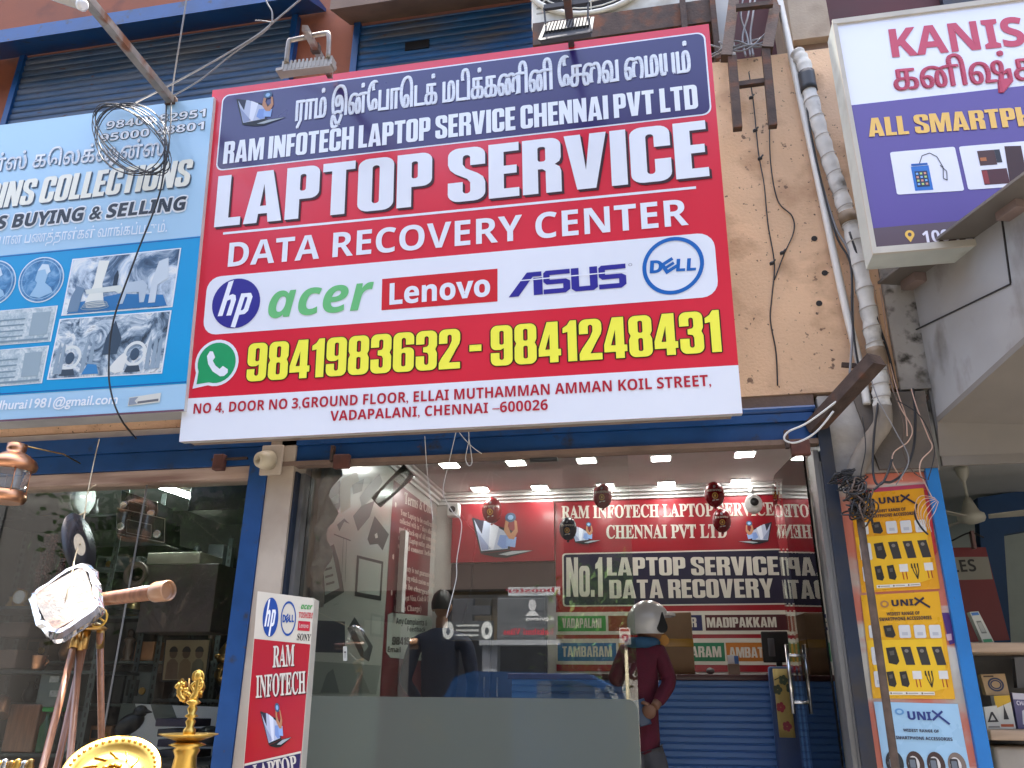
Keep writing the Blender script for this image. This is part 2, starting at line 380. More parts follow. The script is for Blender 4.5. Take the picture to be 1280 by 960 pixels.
def text(mb, fn, s, style, d, m, off=0., dx=0., dy=0., gap=.045):
    """write s into the unit square of fn: full width, baseline at 0, capitals to 1"""
    if style == 'caps':
        x = 0; items = []
        for ch in s:
            if ch == ' ': x += .17; continue
            wd_, shs = CAPS[ch]; items.append((x, shs)); x += wd_ + gap
        W = x - gap
        for x0, shs in items:
            for sh in shs: mb.shape([[((px + x0) / W + dx, py + dy) for px, py in c] for c in sh], fn, d, m)
        return mb
    vs, fs = font2d(s, style, off)
    if not vs: return mb
    xa, xb = min(v[0] for v in vs), max(v[0] for v in vs); H = capsize(style)
    if style == 'tamil':   # keep overlapping strokes of one glyph off each other's plane
        nv_, nf = [], []
        for k, f in enumerate(fs):
            nf.append(list(range(len(nv_), len(nv_) + len(f)))); nv_ += [fn((vs[i][0] - xa) / (xb - xa) + dx, vs[i][1] / H + dy, d + .00011 * (k % 13)) for i in f]
        return mb.add(nv_, nf, m)
    P3 = [fn((x - xa) / (xb - xa) + dx, y / H + dy, d) for x, y in vs]
    return mb.add(P3, fs, m)
def outline(mb, fn, s, style, d, m, ax, ay, off=0., step=.00025):
    for i in range(8):
        a = 2 * math.pi * i / 8; text(mb, fn, s, style, d + i * step, m, off, ax * math.cos(a), ay * math.sin(a))
    return mb
def rect(mb, fn, x0, y0, x1, y1, d, m, r=0, ry=None):
    return mb.shape([rr(x0, y0, x1, y1, r, ry) if r else [(x0, y0), (x1, y0), (x1, y1), (x0, y1)]], fn, d, m)
def line(mb, fn, pts, w, d, m, h=None):
    """polyline stroke of width w in unit coordinates"""
    for i in range(len(pts) - 1):
        (x0, y0), (x1, y1) = pts[i], pts[i + 1]; L = math.hypot(x1 - x0, y1 - y0) or 1; nx, ny = -(y1 - y0) / L * w / 2, (x1 - x0) / L * (h or w) / 2
        q = [(x0 - nx, y0 - ny), (x1 - nx, y1 - ny), (x1 + nx, y1 + ny), (x0 + nx, y0 + ny)]
        mb.shape([q], fn, d + i * .0002, m)
    return mb
def tri_shape(pts):
    return pts
def pxs(mb, pl, pts, d, m):
    """a flat shape measured as picture points, put on plane pl"""
    uv = [pl.uv(*p) for p in pts]
    return mb.shape([uv], lambda x, y, dd: pl.p(x, y, dd), d, m)
def pxl(mb, pl, pts, w, d, m):
    uv = [pl.uv(*p) for p in pts]
    return line(mb, lambda x, y, dd: pl.p(x, y, dd), uv, w, d, m)
def slats(mb, x0, x1, y, z0, z1, m, pitch=.075, dep=.018):
    """a roller shutter curtain: curved interlocking slats facing -Y"""
    prof = []; z = z0
    while z < z1 - 1e-4:
        zt = min(z + pitch, z1)
        for k, dd in ((0, 0), (.12, .7), (.35, 1), (.65, 1), (.88, .7)):
            prof.append((y - dep * dd, z + (zt - z) * k))
        z = zt
    prof.append((y, z1)); n = len(prof)
    vs = [(x0, a, b) for a, b in prof] + [(x1, a, b) for a, b in prof]
    return mb.add(vs, [(i, n + i, n + i + 1, i + 1) for i in range(n - 1)], m, False)

# ------------------------------------------------------------------ materials of the place
m_peach = mat('peach_plaster', (.74, .49, .305), rough=.85, var=.13, vs=1.6, bump=.4, bs=55,
              dirt=[((.52, .32, .19), 4, .62, .08), ((.50, .31, .19), 1.3, .62, .14, (1, 1, .35)), ((.20, .12, .08), 16, .70, .02), ((.13, .08, .055), 42, .685, .02)])
m_rust = mat('rust_paint', (.28, .085, .04), rough=.8, var=.15, vs=2, bump=.15, dirt=[((.12, .05, .035), 3, .66, .12)])
m_maroon = mat('maroon_paint', (.085, .018, .022), rough=.7, var=.2, vs=2)
m_grey_pl = mat('grey_plaster', (.42, .39, .35), rough=.9, var=.15, vs=3, bump=.4, bs=40, dirt=[((.05, .045, .035), 11, .60, .07), ((.16, .14, .11), 3, .6, .15)])
m_cream = mat('cream_paint', (.52, .44, .345), rough=.75, var=.1, vs=3, bump=.2, bs=30, map=(1, 1, .35),
              dirt=[((.20, .11, .065), 5, .685, .03, (1, 1, .3)), ((.34, .26, .19), 2, .6, .15)])
m_wallin = mat('interior_emulsion', (.50, .48, .45), rough=.8, var=.05)
m_ceil = mat('ceiling_white', (.60, .56, .54), rough=.8, var=.04)
m_green_w = mat('pale_green_wall', (.42, .47, .43), rough=.75, var=.08)
m_blue = mat('blue_enamel', (.007, .060, .20), rough=.42, var=.2, vs=4, bump=.1, bs=20,
             dirt=[((.035, .03, .03), 7, .66, .05, (1, 1, 1)), ((.10, .045, .025), 12, .715, .025)])
m_blue_hi = mat('bright_blue_enamel', (.01, .165, .46), rough=.4, var=.14, vs=4, bump=.08, dirt=[((.07, .06, .055), 16, .72, .02)])
m_blue_dk = mat('dark_blue_enamel', (.008, .018, .04), rough=.5, var=.3, vs=5, dirt=[((.03, .025, .022), 5, .55, .12)])
m_blue_sh = mat('weathered_shutter', (.035, .085, .17), rough=.55, metal=.25, var=.25, vs=2.5, map=(.5, 1, 3),
                dirt=[((.115, .135, .17), 2.2, .52, .12, (.5, 1, 4)), ((.09, .04, .025), 9, .68, .05, (1, 1, 3))])
m_blue_sh2 = mat('blue_shutter', (.014, .085, .22), rough=.5, metal=.15, var=.25, vs=2.5, map=(.5, 1, 3),
                 dirt=[((.085, .085, .09), 2.6, .57, .1, (.5, 1, 4)), ((.09, .04, .025), 9, .69, .04, (1, 1, 3))])
m_rustiron = mat('rusty_iron', (.075, .05, .04), rough=.7, metal=.4, var=.35, vs=12, bump=.25, bs=60, dirt=[((.17, .065, .03), 7, .6, .08)])
m_galv = mat('galvanised_rust', (.30, .27, .24), rough=.5, metal=.5, var=.25, vs=8, dirt=[((.22, .085, .04), 7, .58, .06, (1, 1, .5))])
m_alu = mat('old_aluminium', (.20, .198, .19), rough=.5, metal=.5, var=.2, vs=5, map=(1, 1, .25), dirt=[((.06, .055, .05), 6, .62, .08, (1, 1, .3))])
m_alu_lt = mat('satin_aluminium', (.55, .55, .54), rough=.35, metal=.8, var=.1)
m_steel = mat('stainless', (.72, .70, .66), rough=.22, metal=1, var=.05)
m_black = mat('black_plastic', (.012, .012, .013), rough=.45, var=.1)
m_blackrub = mat('black_cable', (.016, .016, .018), rough=.5, var=.1)
m_greycab = mat('grey_cable', (.25, .25, .26), rough=.5, var=.1)
m_whitecab = mat('white_cable', (.62, .62, .60), rough=.5, var=.08)
m_pinkcab = mat('telephone_wire', (.55, .36, .27), rough=.5, var=.1)
m_pvc = mat('white_pvc', (.72, .70, .65), rough=.4, var=.08, vs=5, dirt=[((.25, .22, .18), 5, .66, .08)])
m_tape = mat('pipe_lagging', (.62, .60, .55), rough=.7, var=.12, vs=12, bump=.5, bs=25, dirt=[((.14, .12, .095), 6, .61, .08)])
m_tape_d = mat('brown_tape', (.20, .14, .085), rough=.6, var=.2)
m_asph = mat('asphalt', (.055, .053, .05), rough=.9, var=.25, vs=3, bump=.5, bs=90)
m_pave = mat('paving_concrete', (.33, .31, .28), rough=.85, var=.2, vs=3, bump=.3)
m_frost = None
m_acp = mat('grey_cladding', (.345, .34, .33), rough=.45, var=.05, vs=1.5, spec=.5, dirt=[((.24, .225, .2), 1.2, .56, .15), ((.16, .145, .125), 5, .64, .08, (1, 1, .5))])
m_soffit = mat('beige_soffit', (.20, .18, .155), rough=.75, var=.06)
m_dark = mat('dark_recess', (.02, .018, .018), rough=.8, var=.2)
m_brown = mat('brown_concrete', (.20, .135, .10), rough=.85, var=.2, vs=4, bump=.3)
m_tanc = mat('tan_concrete', (.40, .32, .235), rough=.85, var=.15, vs=3, bump=.3, dirt=[((.2, .15, .11), 3, .62, .12)])
m_wood = mat('teak_wood', (.26, .115, .06), rough=.35, var=.25, vs=10, map=(6, 6, .6), coat=.3)
m_wood_lt = mat('pale_wood', (.50, .36, .24), rough=.55, var=.15, vs=8, map=(.5, 4, 4))
m_brass = mat('polished_brass', (.64, .40, .09), rough=.34, metal=1, var=.12, vs=14)
m_brass_d = mat('aged_brass', (.42, .26, .09), rough=.35, metal=1, var=.25, vs=14)
m_copper = mat('aged_copper', (.60, .29, .16), rough=.32, metal=1, var=.2, vs=10)
m_white = mat('white_paint', (.78, .78, .76), rough=.5, var=.04)
m_card = mat('cardboard', (.30, .20, .12), rough=.8, var=.1, vs=5)
m_glass = mat_glass('window_glass')
m_glass_dark = mat_glass('shop_window_glass', (.95, .97, .96), .6)

# ------------------------------------------------------------------ ground
g = MB(); g.box(-150, 150, -150, 150, -.3, 0, m_asph); g.build('road', kind='structure')
g = MB(); g.box(-30, 30, 2.2, 4.35, 0.004, .14, m_pave); g.build('pavement', kind='structure')
g = MB(); g.box(-2.2, 1.3, 4.5, 7.6, .45, .6, mat('floor_tile', (.45, .42, .38), rough=.25, var=.1)); g.build('shop_floor', kind='structure')
g = MB(); g.box(-6.2, -2.62, 4.4, 7.2, .2, .4, m_pave); g.build('shop_floor', kind='structure')
g = MB(); g.box(1.5, 5.5, 4.45, 7.4, .2, .4, m_pave); g.build('shop_floor', kind='structure')

# ------------------------------------------------------------------ the building and its parts
F = 4.5
zsh = at(600, 572, F - .055).z                       # underside of the rolled shutter
bld = thing('shop_building', 'long peach and rust painted shop building with blue shutters upstairs behind the signboards', 'building', (-1, 6, 0))
zt = at(940, 72, F).z; zb = at(922, 496, F).z
xr = at(1112, 420, F).x; xe = at(1163, 480, F).x
b = MB(); b.box(-7.5, xr, F, F + .18, zb, zt, m_peach); b.build('parapet_wall', bld)
b = MB(); b.box(xr + .002, xe, F - .03, F + .18, zb - .02, zt - .05, m_grey_pl); b.build('pilaster', bld)
b = MB(); b.box(-7.5, .86, F + .01, F + .5, zb - .07, zb - .002, m_brown); b.build('parapet_ledge', bld)
YU = 5.4
b = MB(); b.box(-14, .75, YU, YU + .2, 3.4, 10.5, m_rust)
b.build('upper_wall', bld)
b = MB(); b.box(.752, 7, YU, YU + .2, 3.4, 10.5, m_maroon); b.build('upper_wall', bld)
b = MB(); b.box(-14, 7, F + .2, YU, zb - .06, zb + .02, m_brown); b.build('upper_floor_slab', bld)
b = MB(); b.box(-14, 7, YU - .1, 12, 10.5, 10.7, m_tanc); b.build('roof_slab', bld)
b = MB(); b.box(-14, 7, 11.8, 12, 0, 10.49, m_peach); b.box(-14.2, -14, YU, 12, 0, 10.49, m_peach); b.box(7, 7.2, F, 12, 0, 10.49, m_peach); b.build('rear_wall', bld)
# concrete sunshade over the second upstairs shutter
p0 = at(412, 12, 4.95); p1 = at(420, 34, 5.38)
b = MB(); b.prism([(p0.x, 4.95, p0.z), (p0.x, 4.95, p0.z + .35), (p0.x, 5.38, p0.z + .35), (p0.x, 5.38, p1.z)], (at(664, 0, 4.95).x - p0.x, 0, 0), m_brown); b.build('sunshade', bld)
# ground floor piers and dividing walls
xa = at(334, 640, F).x; xb = at(366, 640, F).x
b = MB(); b.box(xa, xb, F - .05, F + .35, .14, zb - .08, m_cream); b.build('pier', bld)
XL, XRi = -2.15, 1.28; YB = 7.4
zc = at(700, 614, YB).z
b = MB(); b.box(XL - .12, XL, F + .352, YB, .6, zc + .1, m_wallin); b.build('side_wall', bld)
b = MB(); b.box(XRi, XRi + .1, F + .352, YB, .6, zc + .1, m_wallin); b.build('side_wall', bld)
b = MB(); b.box(XL - .12, XRi + .1, YB, YB + .12, .6, zc + .1, m_wallin); b.build('back_wall', bld)
b = MB(); b.box(XL, XRi, F + .31, YB, zc, zc + .06, m_ceil); b.build('ceiling', bld)
b = MB()   # cornice: stepped moulding along the three walls
for k, (dz, dy) in enumerate(((.0, .11), (.02, .085), (.045, .05), (.07, .022))):
    z1 = zc - dz - .002; z0 = zc - (.02, .045, .07, .098)[k]
    b.box(XL + .001, XRi - .001, YB - dy, YB - .001, z0, z1, m_white)
    b.box(XL + .001, XL + dy, F + .4, YB - dy - .002, z0, z1, m_white)
b.build('cornice', bld)
# right pier with the posters
xp0 = at(1047, 620, F).x; xp1 = at(1163, 620, F).x
m_pier = mat('coral_white_pier', (.62, .585, .50), rough=.75, var=.08, dirt=[((.64, .19, .12), 1.6, .50, .012, (.2, .2, 1.1)), ((.10, .06, .045), 20, .72, .02), ((.5, .45, .37), 4, .62, .1)])
b = MB(); b.box(xp0, xp1, F, F + .3, .14, at(1100, 592, F).z, m_pier); b.build('pier', bld)
b = MB(); b.box(xp0 - .04, xp1 + .06, F - .02, F + .3, at(1100, 592, F).z + .003, zb - .03, mat('rough_plaster', (.40, .375, .34), rough=.9, var=.2, vs=5, bump=.6, bs=14, dirt=[((.16, .13, .11), 4, .58, .1)])); b.build('pier_head', bld)
xq0 = at(1078, 560, F).x; b = MB(); zq = at(1100, 592, F).z; b.prism([(xq0 + .06, F - .045, zq + .012), (xp1 + .05, F - .045, zq + .012), (xp1 + .05, F - .045, zb - .04), (xq0 - .02, F - .045, zb - .04)], (0, .022, 0), mat('shaded_plaster', (.13, .11, .092), rough=.9, var=.25, vs=4, bump=.5, bs=20, dirt=[((.30, .20, .13), 3, .62, .06)])); b.build('shade_panel', bld)  # dark panel paints the canopy's shade onto the pier head
# left shop shell
zl = at(100, 607, F).z
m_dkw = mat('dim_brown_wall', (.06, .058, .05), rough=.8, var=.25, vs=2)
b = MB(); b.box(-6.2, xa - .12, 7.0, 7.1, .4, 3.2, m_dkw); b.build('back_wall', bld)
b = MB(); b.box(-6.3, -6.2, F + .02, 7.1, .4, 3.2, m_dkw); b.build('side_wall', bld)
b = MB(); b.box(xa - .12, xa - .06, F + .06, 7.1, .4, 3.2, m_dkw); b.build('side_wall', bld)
b = MB(); b.box(-6.2, xa - .1, F + .06, 7.0, 3.2, 3.3, m_green_w); b.build('ceiling', bld)
# right shop shell
b = MB(); b.box(1.5, 5.5, 7.3, 7.4, .4, 3.4, m_green_w); b.build('back_wall', bld)
b = MB(); b.box(5.5, 5.6, 4.5, 7.4, .4, 3.4, m_green_w); b.build('side_wall', bld)
b = MB(); b.box(1.45, 1.5, F + .31, 7.4, .4, 3.4, m_green_w); b.build('side_wall', bld)
zrc = at(1200, 577, F).z
zrc2 = at(1208, 584, 5.8).z
b = MB(); b.box(1.46, 5.6, F + .02, 7.4, zrc2, zrc2 + .06, mat('shop_ceiling', (.42, .42, .40), rough=.8, var=.05)); b.build('ceiling', bld)
b = MB(); b.box(1.46, 7, F - .01, F + .015, zrc - .02, 3.6, m_soffit); b.build('shop_head', bld)

# ------------------------------------------------------------------ upstairs: shutters, hood, air conditioner
def upstairs_shutter(name_l, px0, px1, ptop, pbot, m, hood=None):
    x0 = at(px0, 110, YU).x; x1 = at(px1, 60, YU).x
    z0 = 5.0; z1 = at(px0, ptop, YU - .03).z
    t = thing('roller_shutter', name_l, 'shutter', ((x0 + x1) / 2, YU, z0), 'upstairs roller shutters')
    s = MB(); slats(s, x0 + .05, x1 - .05, YU - .03, z0, z1, m); s.box(x0 + .05, x1 - .05, YU - .028, YU - .004, z0, z1, m); s.build('curtain', t)
    for xx in (x0, x1 - .06):
        s = MB(); s.box(xx, xx + .06, YU - .075, YU - .004, z0, z1 + .02, m_blue); s.build('guide_rail', t)
    return t, x0, x1, z1
t, x0, x1, z1 = upstairs_shutter('grey blue weathered roller shutter under the blue hood, upstairs on the left', 22, 372, 76, 160, m_blue_sh)
zf = at(0, 53, 4.95).z; zbk = at(0, 74, YU - .02).z
h = MB(); h.prism([(-9, 4.95, zf), (-9, 4.95, zf + .16), (-9, YU - .01, zf + .30), (-9, YU - .01, zbk)], (at(378, 5, 4.95).x + 9, 0, 0), m_blue); h.build('hood', t)
t, x0, x1, z1 = upstairs_shutter('bright blue roller shutter beside the air conditioner, upstairs in the middle', 439, 690, 36, 90, m_blue_sh2)
s = MB(); s.box(x0 + .5, x0 + .72, YU - .06, YU - .03, at(575, 60, YU).z, at(575, 50, YU).z, m_black); s.build('lock_plate', t)

YA = 4.62
ac0 = at(664, 32, YA); ac1 = at(889, 6, YA); zac = (ac0.z + ac1.z) / 2
m_ac = mat('ac_casing', (.66, .645, .57), rough=.5, var=.05, dirt=[((.42, .38, .3), 4, .64, .1)])
t = thing('air_conditioner', 'white outdoor air conditioner unit with round fan grille above the red sign', 'air conditioner', ((ac0.x + ac1.x) / 2, YA, zac))
a = MB(); a.bev(ac0.x, ac1.x, YA, YA + .34, zac, zac + .85, m_ac, .02)
for k in range(3):
    zz = zac + .12 + k * .05; a.box(ac0.x + .04, ac0.x + .16, YA - .003, YA, zz, zz + .012, mat('ac_slot', (.3, .29, .26), var=0))
a.build('casing', t)
gc = at(737, -48, YA); gr = (gc - at(737, 20, YA)).length
a = MB(); a.lathe([(gr * .97, 0), (gr * .97, -.006)], (gc.x, YA + .0015, gc.z), m_dark, 40, (0, 1, 0)); a.build('fan_opening', t)
a = MB(); a.tube([(gc.x + gr * math.cos(q * math.pi / 20), YA - .025, gc.z + gr * math.sin(q * math.pi / 20)) for q in range(40)], .022, m_ac, 8, True)
for k in range(1, 9):
    r_ = gr * k / 9; a.tube([(gc.x + r_ * math.cos(q * math.pi / 18), YA - .02, gc.z + r_ * math.sin(q * math.pi / 18)) for q in range(36)], .006, m_ac, 5, True)
for k in range(8):
    c_, s_ = math.cos(k * math.pi / 4), math.sin(k * math.pi / 4); a.tube([(gc.x + .04 * c_, YA - .018, gc.z + .04 * s_), (gc.x + gr * c_, YA - .018, gc.z + gr * s_)], .006, m_ac, 5)
a.build('fan_grille', t)
t = thing('bracket_shelf', 'dark brown steel shelf carrying the outdoor air conditioner unit', 'shelf', ((ac0.x + ac1.x) / 2, YA, zac - .3))
a = MB(); a.box(ac0.x + .02, at(896, 40, YA - .05).x, YA - .05, YA + .4, zac - .22, zac - .012, m_rustiron); a.build('front_rail', t)
a = MB(); xx = at(855, 25, YA - .07).x; a.box(xx - .02, xx + .02, YA - .09, YA - .052, zac - .3, zac - .01, m_rustiron); a.build('strut', t)
a = MB(); xx = at(893, 40, YA - .07).x; a.box(xx - .012, xx + .025, YA - .1, YA - .052, zac - .6, zac - .0, m_rustiron); a.build('strut', t)

# pale cabinet side behind the iron frame
a = MB(); q0 = at(891, 16, 4.75); q1 = at(916, 82, 4.75); a.bev(q0.x, q1.x + .03, 4.75, 5.1, q1.z, q0.z + .5, mat('cabinet_grey', (.42, .41, .385), rough=.5, var=.1), .01)
a.build('metal_cabinet', label='pale grey metal cabinet beside the air conditioner, behind the iron frame', cat='cabinet')

# rusted iron frame fixed to the parapet
YI = 4.36
t = thing('iron_bracket', 'dark rusty iron frame with two legs and crossbars standing on the peach wall', 'frame', at(940, 160, YI))
def leg(pts, w=.055):
    a = MB()
    for i in range(len(pts) - 1): a.beam(pts[i], pts[i + 1] + (pts[i + 1] - pts[i]).normalized() * .01, w, w * .9 + i * .004, m_rustiron, (0, 1, 0))
    return a
leg([at(919, -12, 4.5), at(908, 72, YI)], .07).build('leg', t)
leg([at(915, 72, YI), at(922, 160, YI)], .055).build('leg', t)
leg([at(973, -12, 4.5), at(959, 62, YI)], .07).build('leg', t)
leg([at(957, 62, YI), at(966, 157, YI)], .05).build('leg', t)
for (u0, v0, u1, v1) in ((919, 107, 957, 102), (920, 10, 966, 5)):
    a = MB(); a.beam(at(u0, v0, YI + .02), at(u1, v1, YI + .02), .035, .035, m_rustiron); a.build('crossbar', t)
# concrete beam end and dark bay upstairs on the right
a = MB(); q0 = at(975, -60, 4.72); q1 = at(1040, 44, 4.72); a.box(q0.x, q1.x, 4.72, 5.3, q1.z, q0.z + .5, m_tanc); a.build('concrete_beam', bld)
a = MB(); q2 = at(1036, 72, 4.74); a.box(q0.x + .02, q1.x - .01, 4.78, 5.3, q2.z, q1.z - .003, m_brown); a.build('concrete_beam', bld)
a = MB(); q0 = at(1175, 6, YU); a.box(q0.x, 4.5, YU - .06, YU - .003, 5.2, q0.z + .5, m_blue_dk); a.build('upper_wall_panel', bld)

# ------------------------------------------------------------------ main shop front: shutter, guides, glass
xo0 = at(380, 590, F).x; xo1 = at(1016, 566, F).x
t = thing('roller_shutter', 'blue rolled up shutter housing with rust stains over the laptop shop entrance', 'shutter', (-.7, F, zsh))
a = MB(); xR = at(1030, 548, F - .06).x
zs1 = zsh + .13
a.box(xo0 - .14, xR, F - .03, F + .03, zsh + .031, zs1, m_blue)
a.box(xo0 - .14, xR - .04, F - .05, F + .3, zs1 + .003, zs1 + .05, m_blue)
slats(a, xo0 - .14, xR - .02, F - .025, zs1 + .053, zb - .08, m_blue, .055, .02)
a.box(xo0 - .14, xR - .02, F - .024, F + .28, zs1 + .053, zb - .08, m_blue); a.build('rolled_curtain', t)
a = MB(); a.box(xo0 - .14, xR - .01, F - .055, F + .02, zsh, zsh + .028, m_brown); a.build('bottom_bar', t)
for (u, v) in ((428, 577), (1000, 560)):
    q = at(u, v, F - .07); a = MB(); a.bev(q.x - .05, q.x + .05, F - .1, F - .056, q.z - .045, q.z + .04, mat('rusted_lock', (.10, .035, .025), rough=.8, var=.3, vs=20), .008)
    a.box(q.x - .075, q.x - .055, F - .09, F - .058, q.z + .0, q.z + .1, m_rustiron); a.build('lock', t)
q = at(675, 573, F); a = MB(); a.tube([(q.x - .06, F + .02, zsh - .0), (q.x + .1, F + .02, zsh - .0)], .02, m_black, 8); a.build('handle', t)
a = MB(); a.box(xb + .003, xo0 - .03, F - .03, F + .2, .6, zsh - .03, m_blue_dk); a.build('guide_rail', t)
xd0 = at(1030, 620, F).x
a = MB(); a.box(xd0, xp0 - .003, F - .06, F + .25, .3, zsh + .2, m_blue_dk); a.build('guide_rail', t)
# aluminium door frame
fr = thing('door_frame', 'weathered grey aluminium frame round the glass shop front', 'door frame', (-.7, F + .1, .6))
a = MB(); a.box(xo1 - .005, xd0 - .004, F - .02, F + .18, .3, zsh - .03, m_alu); a.box(xo1 + .02, xo1 + .05, F - .035, F - .022, .3, zsh - .1, m_alu); a.build('jamb', fr)
a = MB(); a.box(xo0 - .028, xo0, F + .02, F + .16, .6, zsh - .03, m_alu); a.build('jamb', fr)
# fixed glass
YG = F + .1
xg1 = at(797, 850, YG).x
gp = thing('glass_panel', 'large fixed shop window with a frosted lower band left of the open doorway', 'window', ((xo0 + xg1) / 2, YG, .6))
a = MB(); a.box(xo0, xg1, YG, YG + .01, .6, zsh + .05, mat_glass('reflective_pane', (.93, .955, .94), 1.9)); a.build('glass_pane', gp)
m_frost, n_, o_ = _nt('frosted_film')
d_ = n_.nodes.new('ShaderNodeBsdfDiffuse'); d_.inputs[0].default_value = (.27, .295, .245, 1)
tr_ = n_.nodes.new('ShaderNodeBsdfTranslucent'); tr_.inputs[0].default_value = (.35, .42, .40, 1); tp_ = n_.nodes.new('ShaderNodeBsdfTransparent'); tp_.inputs[0].default_value = (.55, .6, .6, 1)
m1_ = n_.nodes.new('ShaderNodeMixShader'); m1_.inputs[0].default_value = .35; n_.links.new(d_.outputs[0], m1_.inputs[1]); n_.links.new(tr_.outputs[0], m1_.inputs[2])
m2_ = n_.nodes.new('ShaderNodeMixShader'); m2_.inputs[0].default_value = .42; n_.links.new(m1_.outputs[0], m2_.inputs[1]); n_.links.new(tp_.outputs[0], m2_.inputs[2]); n_.links.new(m2_.outputs[0], o_.inputs[0])
pg = Pl((0, YG - .003, 0), (1, 0, 0), (0, 0, 1))
zfb = at(600, 872, YG).z
a = MB(); rx = .06
pts = [(xo0 + .003, .6), (xg1 - .004, .6)] + arc(xg1 - .004 - rx, zfb - rx, rx, rx, 0, 90, 8) + [(xo0 + .003, zfb)]
a.shape([pts], lambda x, y, d: pg.p(x, y, d), 0, m_frost); a.build('frosted_film', gp)
# small notices stuck on the glass
q = Quad(pg, (429, 808), (434, 808), (434, 826), (429, 826)); a = MB(); rect(a, q, 0, 0, 1, 1, .001, ink('#c8c8bc')); line(a, q, [(.25, .6), (.75, .6)], .1, .002, ink('#555555')); line(a, q, [(.5, .2), (.5, .6)], .1, .0025, ink('#555555'))
a.build('notice_sticker', label='tiny white tag stuck on the shop window above the frosted band', cat='sticker')
# the open glass door
pf = at(977, 700, 5.36); hinge = Vector((xo1 - .02, F + .14, 0)); dv = Vector((pf.x, 5.36, 0)) - hinge; dl = dv.length; dv.normalize(); dn = Vector((dv.y, -dv.x, 0))
gd = thing('glass_door', 'frameless glass door standing open inwards with a steel pull handle', 'door', (hinge.x, hinge.y, .6))
a = MB(); ztop = zsh + .04
out2 = [(0, .62), (dl, .62)] + arc(dl - .12, ztop - .12, .12, .12, 0, 90, 6) + [(0, ztop)]
pd = Pl(hinge, dv, (0, 0, 1))
a.prism([pd.p(x, z, 0) for x, z in out2], pd.n * -.012, mat_glass('door_glass', (.88, .92, .90), 1.25)); a.build('glass_leaf', gd)
s0 = dl - .13; zh0, zh1 = at(985, 892, 5.25).z, at(985, 806, 5.25).z
for sgn in (1, -1):
    a = MB(); base = hinge + dv * s0 + pd.n * (sgn * .055 - .006)
    a.tube([(base.x, base.y, zh0), (base.x, base.y, zh1)], .011, m_steel, 12)
    a.build('pull_bar', gd)
a = MB()
for zz in (zh0 + .06, zh1 - .06):
    p_, q_ = hinge + dv * s0 + pd.n * .05, hinge + dv * s0 - pd.n * .062; a.tube([(p_.x, p_.y, zz), (q_.x, q_.y, zz)], .009, m_steel, 10)
a.build('handle_bolt', gd)
a = MB(); c_ = hinge + dv * .04; a.obox((c_.x, c_.y, .68), (dv * .05, pd.n * .02, (0, 0, .05)), m_alu_lt); a.build('hinge_plate', gd)

# ------------------------------------------------------------------ left shop front
bz0, bz1 = at(150, 590, F).z, at(150, 549, F).z
bs = thing('storefront', 'blue painted storefront with a peach lintel round the antique shop window', 'shop front', (-4, F, .2))
xbl = at(311, 640, F).x
a = MB(); a.box(-6.2, xa - .004, F - .05, F + .28, (bz0 + bz1) / 2 + .004, bz1, m_blue); a.box(-6.2, xa - .004, F - .035, F + .28, bz0, (bz0 + bz1) / 2, m_blue); a.build('beam', bs)
a = MB(); a.box(-6.2, xbl - .004, F - .02, F + .15, zl, bz0 - .004, mat('peach_lintel', (.50, .36, .28), rough=.6, var=.12, vs=5, map=(.4, 1, 3), dirt=[((.25, .14, .1), 4, .6, .1, (.3, 1, 3))])); a.build('lintel', bs)
a = MB(); a.box(xbl, xa - .003, F - .06, F + .2, .2, bz0 - .003, m_blue); a.build('door_post', bs)
a = MB(); a.box(-6.2, xa, F - .02, F + .2, bz1 + .003, bz1 + .05, mat('cream_batten', (.50, .43, .36), rough=.7, var=.12)); a.build('batten', bs)
q = at(276, 579, F - .06); a = MB(); a.bev(q.x - .035, q.x + .035, F - .1, F - .05, q.z - .05, q.z + .05, MATS['rusted_lock'], .008); a.box(q.x - .06, q.x + .18, F - .075, F - .06, q.z + .015, q.z + .03, m_rustiron); a.build('lock', bs)
a = MB(); a.box(-6.2, xbl - .002, F + .05, F + .058, .4, zl + .02, m_glass_dark); a.build('glass_pane', bs)
for px_ in (150, ):
    q = at(px_, 800, F + .05); a = MB(); a.box(q.x - .006, q.x + .006, F + .045, F + .0488, .4, zl, m_alu); a.build('glass_joint', bs)
# broken socket on the pier
q = at(340, 577, F - .05)
t = thing('light_fitting', 'cream round lamp holder on a square block high on the peeling pier', 'light fitting', q)
a = MB(); a.bev(q.x - .065, q.x + .075, F - .075, F - .052, q.z - .09, q.z + .1, m_cream, .008); a.build('block', t)
a = MB(); a.lathe([(.06, 0), (.058, .05), (.045, .09), (.02, .1), (.02, .06)], (q.x, F - .076, q.z), mat('cream_bakelite', (.55, .48, .34), rough=.4, var=.1), 20, (-.35, -1, -.2)); a.build('holder', t)

# ------------------------------------------------------------------ right shop front
a = MB(); xr0, xr1 = at(1163, 640, F).x, at(1180, 640, F).x
a.box(xr0 + .003, xr1, F - .03, F + .05, .2, at(1170, 582, F - .06).z, m_blue_hi); a.build('door_post', bld)
